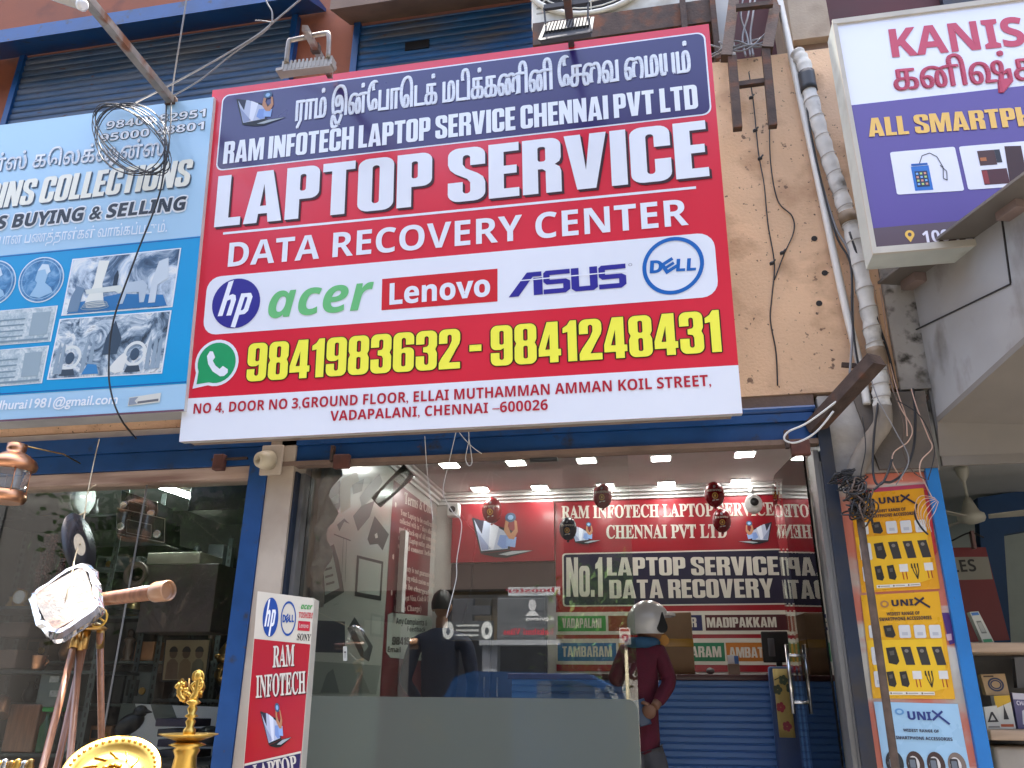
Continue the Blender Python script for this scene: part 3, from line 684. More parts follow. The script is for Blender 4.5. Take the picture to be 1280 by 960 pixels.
# canopy
c0, c1 = at(1140, 352, 4.42), at(1300, 240, 3.45); c2 = at(1172, 528, 4.42)
nv = (c1 - c0).cross(c2 - c0).normalized()
if nv.y > 0: nv = -nv
def on_f(px, py, d=.003):
    dd = ray(px, py); return CAM + dd * ((c0 - CAM).dot(nv) / dd.dot(nv)) + nv * d
c3 = on_f(1300, 412, 0)
cn = thing('canopy', 'grey clad projecting canopy over the phone shop on the right', 'canopy', (2, 4, 2.7))
a = MB(); a.prism([c0, c1, c3, c2], -nv * .04, m_acp); a.build('fascia_panel', cn)
a = MB(); a.beam(on_f(1146, 412), on_f(1264, 355), .006, .008, m_dark, nv); a.beam(on_f(1253, 272), on_f(1264, 354), .006, .008, m_dark, nv); a.build('panel_joint', cn)
d1 = (c1 - c0).normalized(); e0_, e1_ = c0 - d1 * .06, c1 + d1 * .3
a = MB(); a.prism([e0_ + nv * .17 + Vector((0, 0, -.0)), e1_ + nv * .17, e1_ - nv * .3, e0_ - nv * .3], (0, 0, .014), mat('canopy_sheet', (.13, .115, .10), rough=.5, var=.15)); a.build('roof_sheet', cn)
zs_ = at(1200, 577, F).z + .03
a = MB(); a.prism([c2, c3, (3.8, c3.y, c3.z), (3.8, F - .012, zs_)], (0, 0, .03), m_soffit); a.prism([c2 + Vector((0, 0, -.001)), (3.8, F - .012, zs_), (c2.x, F - .012, zs_)], (0, 0, .03), m_soffit); a.build('soffit', cn)
for (u, v) in ((1149, 352), (1274, 262)):
    q = on_f(u, v); a = MB(); a.beam(q - d1 * .07 + nv * .03, q + d1 * .07 + nv * .03, .07, .05, mat('bracket_paint', (.22, .16, .14), rough=.6, var=.15)); a.build('bracket', cn)
# ------------------------------------------------------------------ printed artwork used on several boards
def laptop_art(mb, fn, d):
    """open laptop with an examining hand and stethoscope, unit square"""
    S = lambda pts, k, c: mb.shape([pts], fn, d + k * .0004, ink(c))
    S([(0, .96), (.02, .98), (.66, .62), (.62, .14), (.16, .06)], 0, '#20242c')
    S([(.04, .92), (.24, .88), (.60, .55), (.585, .17), (.17, .12)], 1, '#b9c3da')
    S([(.04, .92), (.20, .90), (.17, .55)], 2, '#2a2d42')
    S([(.30, .84), (.44, .72), (.36, .15), (.28, .14)], 2, '#dfe5f2')
    S([(.08, .66), (.32, .17), (.18, .14)], 2, '#8f9bbd')
    S([(.46, .52), (.585, .50), (.585, .19), (.50, .17), (.42, .28)], 3, '#7d9bd6')
    S([(.16, .05), (.62, .13), (1.0, .12), (.56, -.06), (.40, -.04)], 4, '#191b20')
    S([(.44, .03), (.66, .11), (.97, .115), (.58, .0)], 5, '#a9b2b8')
    S([(.52, .62), (.60, .42), (.68, .40), (.74, .60), (.72, .86), (.68, .90), (.69, .66), (.63, .55), (.58, .74), (.60, .90), (.54, .88)], 6, '#b98663')
    S([(.56, .46), (.72, .46), (.70, .20), (.56, .24)], 5, '#8fb0e4')
    mb.shape([circ(.62, .96, .085, 20, .12)], fn, d + .0030, ink('#3f5d7c')); mb.shape([circ(.62, .96, .045, 16, .065)], fn, d + .0034, ink('#8fb6dd'))
def hp_logo(mb, fn, d, c, w='#eef2fb'):
    """round badge with two slanted letters, unit square"""
    mb.shape([circ(.5, .5, .5, 40)], fn, d, ink(c)); W = ink(w)
    sl = lambda pts: mb.shape([[(x + .27 * (y - .5), y) for x, y in pts]], fn, d + .001, W)
    sl([(.20, .26), (.30, .26), (.30, .56), (.36, .585), (.38, .54), (.38, .26), (.48, .26), (.48, .57), (.44, .66), (.37, .69), (.30, .66), (.30, .97), (.20, .94)])
    mb.shape([[(x + .27 * (y - .5), y) for x, y in [(.55, .03), (.65, .01), (.65, .26), (.76, .27), (.81, .33), (.81, .61), (.75, .69), (.55, .69)]], [(x + .27 * (y - .5), y) for x, y in [(.65, .35), (.65, .61), (.70, .61), (.71, .57), (.71, .38), (.69, .35)]]], fn, d + .001, W)
def acer_logo(mb, fn, d, c): text(mb, Sub(fn, 0, 0, 1, 1.36), 'acer', 'italic', d, ink(c), .004)
def dell_logo(mb, fn, d, c):
    mb.shape([circ(.5, .5, .5, 48), circ(.5, .5, .435, 48)], fn, d, ink(c)); C_ = ink(c)
    text(mb, Sub(fn, .125, .39, .335, .60), 'D', 'sans', d, C_, .02)
    e = [(-.11, -.105), (.11, -.105), (.11, -.05), (-.05, -.05), (-.05, -.025), (.09, -.025), (.09, .022), (-.05, .022), (-.05, .05), (.11, .05), (.11, .105), (-.11, .105)]
    ca, sa = math.cos(R(33)), math.sin(R(33)); mb.shape([[(.435 + x * ca - y * sa, .50 + x * sa + y * ca) for x, y in e]], fn, d + .0004, C_)
    text(mb, Sub(fn, .555, .40, .70, .605), 'L', 'sans', d, C_, .02); text(mb, Sub(fn, .725, .40, .875, .605), 'L', 'sans', d, C_, .02)
def asus_logo(mb, fn, d, c):
    C_ = ink(c); W = ink('#eef2fb')
    mb.shape([[(0, 0), (.085, 0), (.21, .80), (.285, .80), (.285, 1), (.16, 1)]], fn, d, C_); mb.shape([[(.215, 0), (.292, 0), (.292, .74), (.215, .74)]], fn, d, C_)
    for x0, x1 in ((.30, .525), (.765, .99)):
        w = x1 - x0; P_ = lambda q: [(x0 + w * x, y) for x, y in q]
        mb.shape([P_([(0, 0), (.82, 0), (1, .14), (1, .5), (.85, .6), (.24, .6), (.24, .8), (1, .8), (1, 1), (.1, 1), (0, .9), (0, .52), (.12, .4), (.74, .4), (.74, .2), (0, .2)])], fn, d, C_)
    mb.shape([[(.535, 1), (.535, .12), (.57, 0), (.72, 0), (.755, .12), (.755, 1), (.69, 1), (.69, .2), (.60, .2), (.60, 1)]], fn, d, C_)
    rect(mb, fn, .08, .655, 1.0, .70, d + .0008, W)
    mb.shape([circ(1.03, .93, .016, 14, .06), circ(1.03, .93, .011, 14, .042)], fn, d, ink('#8a8a99'))

# ------------------------------------------------------------------ the red shop sign
sv = Vector((0, -.27, 2.375)); SP = Pl((-2.81, 4.15, 2.945), (1, 0, 0), sv)
W_, H_ = 3.24, sv.length
sign = thing('shop_sign', 'big red laptop service signboard with white lettering and yellow phone numbers', 'signboard', SP.p(W_ / 2, 0))
a = MB(); c8 = [SP.p(0, 0, -.06), SP.p(W_, 0, -.06), SP.p(W_, 0, -.002), SP.p(0, 0, -.002)]; t8 = [SP.p(0, H_, -.06), SP.p(W_, H_, -.06), SP.p(W_, H_, -.002), SP.p(0, H_, -.002)]
a.hexa([c8[3], c8[2], c8[1], c8[0], t8[3], t8[2], t8[1], t8[0]], mat('sign_return', (.56, .54, .50), rough=.5, var=.08)); a.build('cabinet', sign)
a = MB(); a.beam(SP.p(0.02, .03, -.10), SP.p(W_ - .05, .03, -.10), .07, .05, mat('sign_batten', (.26, .2, .155), rough=.8, var=.2)); a.build('batten', sign)
RED, PUR, WHT = '#da1c38', '#281a5e', '#e9eef7'
def flex(name, hx, rough=.33): return mat(name, hx, rough=rough, var=.025, vs=1.2, spec=.5, bump=.02, bs=3, coat=.8)
m_red, m_pur, m_wht = flex('flex_red', RED), flex('flex_purple', PUR, .3), flex('flex_white', WHT)
fc = MB(); rect(fc, lambda x, y, d: SP.p(x * W_, y * H_, d), 0, 0, 1, 1, 0, m_red)
full = lambda x, y, d: SP.p(x, y, d)
u0, v0 = SP.uv(231, 498); u1, v1 = SP.uv(920, 457); vw = (v0 + v1) / 2
fc.shape([[(.0005, .0005), (W_ - .0005, .0005), (W_ - .0005, vw), (.0005, vw)]], full, .0015, m_wht)
def rquad(mb, TL, TR, BR, BL, rad, d, m, grow=0):
    A, B, C, D = [SP.uv(*q) for q in (TL, TR, BR, BL)]
    x0, x1 = (A[0] + D[0]) / 2 - grow, (B[0] + C[0]) / 2 + grow; y0, y1 = (C[1] + D[1]) / 2 - grow, (A[1] + B[1]) / 2 + grow
    mb.shape([rr(x0, y0, x1, y1, rad)], full, d, m)
rquad(fc, (279, 121), (880, 41), (887, 141), (272, 213), .05, .0012, m_wht, .009)
rquad(fc, (279, 121), (880, 41), (887, 141), (272, 213), .045, .0020, m_pur)
rquad(fc, (260, 346), (893, 291), (898, 371), (253, 419), .09, .0015, m_wht)
q0, q1 = SP.uv(279, 292), SP.uv(870, 234.5); fc.shape([[(q0[0], q0[1] - .008), (q1[0], q1[1] - .008), (q1[0], q1[1] + .008), (q0[0], q0[1] + .008)]], full, .0015, m_wht)
LB = Quad(SP, (478, 349), (622, 336), (622, 377), (477, 388)); rect(fc, LB, 0, 0, 1, 1, .0030, flex('flex_red2', '#cf1426'))
fc.build('printed_face', sign)
def letters(fn, s, style, c, d=.005, off=0., shadow=None, sdx=.004, sdy=-.05, outl=None, ol=(.004, .05), label=None, parent=None, name='lettering'):
    m_ = MB()
    if shadow: 
        for k in range(3): text(m_, fn, s, style, d - .0016 + k * .0002, ink(shadow), off, sdx * (k + 1) / 3, sdy * (k + 1) / 3)
    if outl: outline(m_, fn, s, style, d - .0032, ink(outl), ol[0], ol[1], off)
    text(m_, fn, s, style, d, ink(c) if isinstance(c, str) else c, off)
    return m_.build(name, parent, label=label)
TAM = '\u0bb0\u0bbe\u0bae\u0bcd \u0b87\u0ba9\u0bcd\u0bc7\u0baa\u0bbe\u0bc6\u0b9f\u0b95\u0bcd \u0bae\u0b9f\u0bbf\u0b95\u0bcd\u0b95\u0ba3\u0bbf\u0ba9\u0bbf \u0bc7\u0b9a\u0bc8\u0bb5 \u0bc8\u0bae\u0baf\u0bae\u0bcd'
mt = MB(); fnT = Aff(SP, (370, 152), (863, 91), (372, 126.5))
text(mt, fnT, TAM, 'tamil', .0075, m_wht, .0); text(mt, fnT, TAM, 'tamil', .0055, m_wht, .0, .0024, 0); text(mt, fnT, TAM, 'tamil', .0038, m_wht, .0, -.0024, 0); mt.build('lettering', sign)
letters(Aff(SP, (279, 205.5), (873, 136), (281, 178)), 'RAM INFOTECH LAPTOP SERVICE CHENNAI PVT LTD', 'caps', m_wht, parent=sign)
letters(Aff(SP, (268, 284.5), (887, 220.5), (272, 221)), 'LAPTOP SERVICE', 'caps', m_wht, shadow='#3a1a20', sdx=.0045, sdy=-.045, parent=sign)
letters(Aff(SP, (285, 334), (861, 281.5), (288, 304)), 'DATA RECOVERY CENTER', 'sans', m_wht, parent=sign)
ph = Aff(SP, (308, 477.5), (903, 440), (310, 430)); letters(ph, '9841983632 - 9841248431', 'caps', flex('flex_yellow', '#fcf750'), d=.0058, outl='#241c08', ol=(.0026, .022), parent=sign)
letters(Aff(SP, (242, 517.5), (889, 482.5), (243, 505)), 'NO 4, DOOR NO 3,GROUND FLOOR, ELLAI MUTHAMMAN AMMAN KOIL STREET,', 'sans', '#b3172f', parent=sign)
letters(Aff(SP, (413, 526.5), (685, 512.5), (414, 514)), 'VADAPALANI, CHENNAI \u2013600026', 'sans', '#b3172f', parent=sign)
m_ = MB(); cq = lambda cx_, cy_, rx_, ry_: Quad(SP, (cx_ - rx_ + 2, cy_ - ry_ + 2), (cx_ + rx_ + 2, cy_ - ry_ - 2), (cx_ + rx_ - 2, cy_ + ry_ - 2), (cx_ - rx_ - 2, cy_ + ry_ + 2))
hp_logo(m_, cq(295.5, 379.5, 30, 31), .004, '#2e2a8c'); m_.build('logo', sign)
m_ = MB(); acer_logo(m_, Aff(SP, (335, 398), (467, 386), (337, 367)), .004, '#6cc07a'); m_.build('logo', sign)
m_ = MB(); text(m_, Aff(SP, (487, 381), (613, 370), (488, 355)), 'Lenovo', 'sans', .005, m_wht, .012); m_.build('logo', sign)
m_ = MB(); asus_logo(m_, Aff(SP, (636, 372), (785, 359), (638, 343)), .004, '#2b2790'); m_.build('logo', sign)
m_ = MB(); dell_logo(m_, cq(841.5, 332.5, 38.5, 36), .004, '#0f63b4'); m_.build('logo', sign)
# green phone badge
m_ = MB(); g_ = Quad(SP, (246, 428), (300, 424), (297, 482), (242, 486)); wv = m_wht
tail = lambda s, o: [(.5 + s * math.cos(R(t)), .52 + s * math.sin(R(t))) for t in range(-110, 211, 12)] + [(.5 - s * 1.04 + o, .52 - s * 1.04 + o)]
m_.shape([tail(.5, 0)], g_, .003, wv); m_.shape([tail(.435, .02)], g_, .004, flex('flex_green', '#1f9e63'))
hs = [(.27, .68), (.33, .78), (.40, .77), (.46, .64), (.41, .57), (.48, .46), (.58, .38), (.65, .44), (.77, .36), (.77, .29), (.69, .22), (.60, .22), (.42, .34), (.31, .50)]
m_.shape([hs], g_, .005, wv); m_.build('logo', sign)
m_ = MB(); laptop_art(m_, Aff(SP, (293, 160), (358, 151.5), (291, 124), 0), .004); m_.build('picture', sign)

# ------------------------------------------------------------------ blue coin dealer's sign on the left
BP = Pl((-2.865, 4.1, 3.10), (1, 0, 0), (0, -.245, 2.16))
bu0, bv0 = BP.uv(212, 515); bu1, bv1 = BP.uv(268, 121); bw = -3.6
br = max(bu0, bu1) - .005
bh = bv1 - 0
bsg = thing('shop_sign', 'pale blue coin collections signboard with photos of brass antiques', 'signboard', BP.p(-1.6, 0))
a = MB(); lo = bv0
P4 = lambda v, d: [BP.p(bw, v, d), BP.p(br, v, d)]
q1, q2 = P4(lo, -.002), P4(lo, -.2); q3, q4 = P4(bv1, -.002), P4(bv1, -.2)
a.hexa([q1[0], q1[1], q2[1], q2[0], q3[0], q3[1], q4[1], q4[0]], mat('sign_box', (.55, .53, .49), rough=.5, var=.1)); a.build('cabinet', bsg)
a = MB(); fb = lambda x, y, d: BP.p(x, y, d)
m_sky, m_cob, m_cyan = flex('flex_sky', '#a8cfea', .36), flex('flex_cobalt', '#1f90d0'), flex('flex_cyan', '#009ad6')
rect(a, fb, bw, lo, br, bv1, 0, m_sky)
_, vA = BP.uv(242, 296); _, vB = BP.uv(209, 481)
rect(a, fb, bw, vB, br - .001, vA, .0015, m_cyan); rect(a, fb, bw, vA - .012, br - .002, vA - .004, .0022, flex('flex_navy', '#1563a8')); rect(a, fb, bw, vB + .006, br - .002, vB + .014, .0022, MATS['flex_navy'])
rect(a, fb, bw, lo, br - .001, lo + .012, .0018, ink('#6d4a5a'))
a.build('printed_face', bsg)
GREY = '#3c4753'
letters(Aff(BP, (133, 162), (257, 146), (134, 152.5)), '98400 82951', 'sans', '#eef3f8', outl=GREY, ol=(.006, .07), parent=bsg)
letters(Aff(BP, (125, 178), (255, 162), (126, 168.5)), '95000 48801', 'sans', '#eef3f8', outl=GREY, ol=(.006, .07), parent=bsg)
BT1 = '\u0b95\u0bbe\u0baf\u0bbf\u0ba9\u0bcd\u0bb8\u0bcd \u0b95\u0bc6\u0bb2\u0b95\u0bcd\u0bb7\u0ba9\u0bcd\u0bb8\u0bcd'.replace('\u0b95\u0bc6\u0bb2', '\u0b95\u0bb2\u0bc6')
letters(Aff(BP, (-76, 221), (206, 194), (-75, 206)), '\u0b95\u0bbe\u0baf\u0bbf\u0ba9\u0bcd\u0bb8\u0bcd \u0b95\u0bc6\u0bb2\u0b95\u0bcd\u0bb7\u0ba9\u0bcd\u0bb8\u0bcd', 'tamil', '#eef3f8', shadow='#5b748f', sdx=.003, sdy=-.06, off=.014, parent=bsg)
letters(Aff(BP, (-40, 265), (236, 232.5), (-34, 233), .12), 'COINS COLLECTIONS', 'caps', flex('flex_cream', '#efeedd'), shadow='#3e4f63', sdx=.006, sdy=-.05, parent=bsg)
letters(Aff(BP, (-64, 293), (231, 262.5), (-62, 277.5), .12), 'NOTES BUYING & SELLING', 'sans', '#333c46', d=.0058, outl='#eef3f8', ol=(.006, .13), off=.02, parent=bsg)
letters(Aff(BP, (-44, 310), (209, 290), (-43, 300)), '\u0baa\u0bb4\u0bc8\u0bae\u0baf\u0bbe\u0ba9 \u0baa\u0ba3\u0ba4\u0bcd\u0ba4\u0bbe\u0bb3\u0bcd\u0b95\u0bb3\u0bcd \u0bb5\u0bbe\u0b99\u0bcd\u0b95\u0baa\u0bcd\u0baa\u0b9f\u0bc1\u0bae\u0bcd.'.replace('\u0bb4\u0bc8', '\u0bc8\u0bb4'), 'tamil', '#eef3f8', off=.006, parent=bsg)
letters(Aff(BP, (-24, 513.5), (147, 504.5), (-23, 502.5), .1), 'madhurai1981@gmail.com', 'plain', '#f2f6fa', off=.018, parent=bsg)
inkb = mat_print('duotone_antiques', ['#2a3d55', '#54708d', '#c2d3e2', '#eef1ee', '#7c93a8'], 3.6, .38, 1.2)
inkb2 = mat_print('duotone_statues', ['#24323f', '#5d7388', '#a9bccb', '#e8ecea', '#3d5872'], 6, .38, 1.6)
inkn = mat_print('banknote_print', ['#8fa7b4', '#b5c6cd', '#d9e1e2'], 26, .4, 1.0)
def photo(c, m, art=None, bw_=.012):
    m_ = MB(); f_ = Quad(BP, *c); rect(m_, f_, 0, 0, 1, 1, .0035, ink('#e8edf2')); rect(m_, f_, bw_, bw_ * 1.6, 1 - bw_, 1 - bw_ * 1.6, .0045, m)
    if art: art(m_, f_)
    return m_.build('picture', bsg)
def art1(m_, f_):
    I = lambda pts, c, k: m_.shape([pts], f_, .0055 + k * .0004, ink(c))
    I([(.05, .02), (.95, .03), (.9, .22), (.5, .3), (.1, .2)], '#2f74ad', 0)
    I([(.22, .10), (.4, .10), (.37, .2), (.33, .5), (.36, .9), (.26, .92), (.25, .5), (.2, .2)], '#e6eae2', 1)
    I([(.18, .42), (.5, .45), (.54, .36), (.5, .3), (.46, .35), (.2, .34)], '#d8e0da', 2)
    I([(.5, .12), (.55, .12), (.57, .3), (.68, .3), (.70, .12), (.74, .12), (.75, .4), (.7, .5), (.56, .48)], '#b9c9d6', 3)
    I([(.78, .1), (.84, .1), (.84, .4), (.93, .5), (.9, .85), (.82, .8), (.78, .45)], '#c9d6df', 3)
    I([(.43, .45), (.47, .45), (.47, .62), (.455, .72), (.43, .62)], '#27384a', 4); I([(.05, .05), (.15, .05), (.17, .45), (.1, .5), (.06, .3)], '#6f8aa4', 3)
    for k in range(3): m_.shape([circ(.3, .16 - .03 * k, .11 + .01 * k, 24, .05), circ(.3, .16 - .03 * k, .10 + .01 * k, 24, .035)], f_, .0078 + k * .0003, ink('#8ca2b3'))
def art2(m_, f_):
    I = lambda pts, c, k: m_.shape([pts], f_, .0055 + k * .0004, ink(c))
    for x in (.17, .74):
        m_.shape([circ(x, .34, .10, 24, .2), circ(x, .34, .075, 24, .15)], f_, .0057, ink('#dde4e2')); I([(x - .07, .05), (x + .07, .05), (x + .05, .15), (x - .05, .15)], '#3c4c5c', 1); m_.shape([circ(x, .33, .04, 12, .1)], f_, .0062, ink('#41566b'))
    I([(.45, .35), (.58, .35), (.6, .6), (.52, .9), (.46, .62)], '#3a4d60', 1); I([(.52, .1), (.6, .3), (.64, .36), (.68, .3), (.66, .08), (.6, .04)], '#e4e8e4', 2)
    for x in (.06, .1, .3, .36, .86, .91, .95): I([(x - .02, .08), (x + .02, .08), (x + .015, .5), (x, .62), (x - .015, .5)], '#92a6b6', 2)
    I([(.3, .05), (.45, .05), (.42, .2), (.34, .22)], '#3f87bf', 3)
photo([(91, 324), (227, 310), (216, 384), (77, 395)], inkb, art1); photo([(75, 399), (215, 388), (203, 467), (59, 475)], inkb2, art2)
def note(m_, f_):
    m_.shape([circ(.2, .5, .13, 20, .3)], f_, .0055, ink('#c9d6da'))
    for k in range(4): rect(m_, f_, .36, .2 + k * .16, .72, .24 + k * .16, .0055 + k * .0001, ink('#7d95a3'))
    rect(m_, f_, .03, .06, .97, .12, .0056, ink('#7d95a3')); rect(m_, f_, .78, .2, .95, .85, .0057, ink('#97abb6'))
photo([(-60, 394), (73, 382), (64, 427), (-66, 437)], inkn, note); photo([(-66, 443), (62, 432), (53, 479), (-72, 489)], inkn, note)
for c_, r_ in (((52, 350), 29), ((-8, 354), 29)):
    m_ = MB(); f_ = Quad(BP, (c_[0] - r_ + 3, c_[1] - r_ + 3), (c_[0] + r_ + 2, c_[1] - r_ - 2), (c_[0] + r_ - 3, c_[1] + r_ - 3), (c_[0] - r_ - 2, c_[1] + r_ + 2))
    m_.shape([circ(.5, .5, .5, 40)], f_, .0035, ink('#dbe7f0')); m_.shape([circ(.5, .5, .475, 40)], f_, .0045, mat_print('coin_print', ['#2f6595', '#4f8abb', '#89b5d8'], 14, .35, 1)); m_.shape([circ(.5, .5, .43, 40), circ(.5, .5, .415, 40)], f_, .0052, ink('#a6c8e2'))
    m_.shape([[(.28, .16), (.4, .36), (.42, .44), (.37, .5), (.39, .58), (.42, .72), (.52, .82), (.62, .78), (.66, .66), (.62, .5), (.6, .42), (.74, .3), (.78, .2), (.5, .1)]], f_, .0056, ink('#9cc3e0')); m_.shape([[(.42, .70), (.5, .84), (.64, .82), (.70, .66), (.62, .6), (.58, .72)]], f_, .0060, ink('#cfe2ef'))
    m_.build('picture', bsg)
m_ = MB(); f_ = Quad(BP, (162, 497), (202, 491), (200, 503), (160, 508)); rect(m_, f_, 0, 0, 1, 1, .004, ink('#d9dad2')); m_.shape([[(.02, .1), (.3, .1), (.2, .5), (.3, .9), (.02, .9)]], f_, .005, ink('#8f9aa8')); rect(m_, f_, .3, .15, .95, .4, .005, ink('#6c6f75')); m_.build('printers_label', bsg)

# ------------------------------------------------------------------ purple and white phone shop sign on the right
KP = Pl((1.125, 3.9, 3.60), (1, 0, 0), (0, 0, 1)); f_ = lambda x, y, d: KP.p(x, y, d)
kw = 3.3; _, kt = KP.uv(1042, 27); ku, kb = KP.uv(1095, 318)
ksg = thing('shop_sign', 'white and purple phone accessories signboard with yellow lettering at the upper right', 'signboard', KP.p(1.2, kb))
kback = min(4.28, max(4.0, atX(1083, 340, 1.125).y))
a = MB(); a.box(1.125, 1.125 + kw, 3.902, kback, 3.60 + kb, 3.60 + kt, mat('kiosk_box', (.47, .50, .46), rough=.5, var=.08, dirt=[((.3, .3, .26), 4, .63, .1)])); a.build('cabinet', ksg)
a = MB(); bd = mat('sign_trim', (.50, .46, .38), rough=.5, var=.1)
a.box(1.122, 1.125 + kw, 3.885, 3.90, 3.6 + kb - .002, 3.6 + kb + .035, bd); a.box(1.122, 1.125 + kw, 3.885, 3.90, 3.6 + kt - .03, 3.6 + kt + .003, bd); a.box(1.122, 1.145, 3.887, 3.90, 3.6 + kb + .036, 3.6 + kt - .031, bd); a.build('trim', ksg)
a = MB(); rect(a, f_, 0.018, kb + .03, kw, kt - .025, .002, flex('flex_white2', '#e4e6f0')); _, v_ = KP.uv(1064, 132); rect(a, f_, .019, kb + .031, kw - .001, v_, .0032, flex('flex_violet', '#4a2a86', .36)); _, v2 = KP.uv(1090, 286); rect(a, f_, .02, kb + .032, kw - .002, v2, .0044, flex('flex_brown', '#4e3238'))
a.build('printed_face', ksg)
PK = '#c2425c'
letters(Aff(KP, (1115, 72), (1410, 45), (1111, 38)), 'KANISHKA', 'sans', PK, off=.012, parent=ksg)
for dx_, d_ in ((.0, .0085), (.007, .0065), (-.007, .0045)):
    m_ = MB() if dx_ == 0 else m_; text(m_, Aff(KP, (1119, 114), (1330, 97), (1117, 88)), '\u0b95\u0ba9\u0bbf\u0bb7\u0bcd\u0b95\u0bbe', 'tamil', d_, ink(PK), 0, dx_)
m_.build('lettering', ksg)
letters(Aff(KP, (1086, 172), (1352, 153.5), (1083, 149)), 'ALL SMARTPHONE', 'caps', flex('flex_gold', '#e8b63a'), d=.007, parent=ksg)
letters(Aff(KP, (1154, 304), (1240, 298), (1152, 290)), '100 FEET', 'sans', '#e2dde6', d=.0065, off=.01, parent=ksg)
for k, (c_) in enumerate((((1112, 191), (1193, 184), (1205, 239), (1121, 244)), ((1198, 184), (1283, 177), (1296, 232), (1210, 238)))):
    m_ = MB(); q_ = Quad(KP, *c_); rect(m_, q_, 0, 0, 1, 1, .0052, ink('#e4e6f0'), .04)
    if k == 0:
        rect(m_, q_, .28, .06, .55, .62, .0062, ink('#2a6fc0')); rect(m_, q_, .32, .14, .51, .5, .0068, ink('#22304f')); rect(m_, q_, .29, .63, .54, .68, .0063, ink('#1f5aa5'))
        for i in range(3):
            for j in range(4): rect(m_, q_, .335 + .06 * i, .18 + .08 * j, .37 + .06 * i, .225 + .08 * j, .0074, ink(('#7fb2e6', '#b7d07c', '#d6957f')[(i + j) % 3]))
        line(m_, q_, [(.42, .68), (.48, .85), (.6, .9), (.7, .8), (.76, .55), (.73, .3), (.78, .25), (.80, .45), (.72, .6)], .012, .0064, ink('#26262c'), .018)
    else:
        rect(m_, q_, .25, .52, .5, .86, .0062, ink('#4a2c26')); rect(m_, q_, .27, .62, .36, .7, .0068, ink('#b06a34')); rect(m_, q_, .5, .56, .58, .86, .0064, ink('#2b2a30')); rect(m_, q_, .25, .08, .62, .42, .0062, ink('#4b2022')); rect(m_, q_, .25, .1, .33, .4, .0068, ink('#8a2c2a')); m_.shape([[(.62, .1), (.88, .12), (.9, .9), (.66, .92)]], q_, .0063, ink('#3c201c'))
    m_.build('picture', ksg)
m_ = MB(); q_ = Quad(KP, (1129, 289), (1143, 288), (1145, 303), (1131, 304)); m_.shape([[(.5, 0)] + arc(.5, .64, .42, .36, -20, 200, 12), circ(.5, .64, .17, 12)], q_, .0062, MATS['flex_gold']); m_.build('pin_mark', ksg)
m_ = MB(); q_ = Quad(KP, (1236, 251), (1300, 246), (1302, 264), (1240, 269)); rect(m_, q_, 0, 0, 1, 1, .0062, ink('#dfe0ea')); text(m_, Sub(q_, .08, .3, .8, .75), '600 026', 'sans', .007, ink('#4a2a86')); m_.build('lettering', ksg)

# ------------------------------------------------------------------ small standing box sign by the door
TP = Pl((0, 4.2, 0), (1, .22, 0), (0, 0, 1))
c_ = [(322, 739), (393, 748), (372, 1010), (300, 1010)]
q_ = Quad(TP, *c_)
w0 = thing('standing_sign', 'tall narrow red and white box sign leaning on the pier beside the shop window', 'sign', q_(.5, 0))
a = MB(); back = TP.n * -.12
a.prism([q_(0, 0, -.002), q_(1, 0, -.002), q_(1, 1, -.002), q_(0, 1, -.002)], back, mat('box_sign_side', (.60, .55, .46), rough=.5, var=.08)); a.build('cabinet', w0)
a = MB(); rect(a, q_, 0, 0, 1, 1, 0, flex('flex_bone', '#d8d2c2')); ys = .765; rect(a, q_, .012, 0.001, .992, ys, .0014, flex('flex_crimson', '#b3142a'))
yn = .19
a.shape([[(.02, .001), (.99, .001), (.985, yn + .065), (.02, yn)]], q_, .0028, ink('#d8d2c2')); a.shape([[(.02, .002), (.985, .002), (.98, yn + .055), (.02, yn - .01)]], q_, .0042, ink('#241a52')); a.build('printed_face', w0)
m_ = MB(); hp_logo(m_, Quad(TP, (330, 747), (349, 747), (347, 796), (327, 796)), .0015, '#1d4a9a'); m_.build('logo', w0)
m_ = MB(); dd = Quad(TP, (352, 751), (371, 752), (369, 795), (350, 795)); dell_logo(m_, dd, .0015, '#1c4f9e'); m_.build('logo', w0)
m_ = MB(); text(m_, Aff(TP, (376, 761), (390, 762), (376, 754)), 'acer', 'italic', .0015, ink('#3e9a4a'), .01); m_.build('logo', w0)
m_ = MB(); text(m_, Aff(TP, (373, 772), (391, 773), (373, 765)), 'TOSHIBA', 'sans', .0015, ink('#c3273b'), .01); m_.build('logo', w0)
m_ = MB(); lq = Quad(TP, (373, 776), (388, 777), (387, 789), (372, 788)); rect(m_, lq, 0, 0, 1, 1, .0015, ink('#c3273b')); text(m_, Sub(lq, .12, .3, .88, .75), 'Lenovo', 'sans', .0025, ink('#d8b9b2')); m_.build('logo', w0)
m_ = MB(); text(m_, Aff(TP, (371, 800), (388, 801), (371, 792)), 'SONY', 'serif', .0015, ink('#2a2522'), .008); m_.build('logo', w0)
letters(Aff(TP, (341, 834), (368, 832), (342, 808)), 'RAM', 'serif', '#dcd6ca', d=.0045, shadow='#5a0d18', off=.012, sdx=.02, parent=w0)
letters(Aff(TP, (320, 872), (382, 866), (322, 845)), 'INFOTECH', 'serif', '#dcd6ca', d=.0045, shadow='#5a0d18', off=.012, sdx=.02, parent=w0)
letters(Aff(TP, (318, 975), (372, 962), (320, 956)), 'LAPTOP', 'serif', '#dcd6ca', d=.006, off=.012, parent=w0)
m_ = MB(); laptop_art(m_, Aff(TP, (331, 936), (366, 927), (333, 886)), .0035); m_.build('picture', w0)

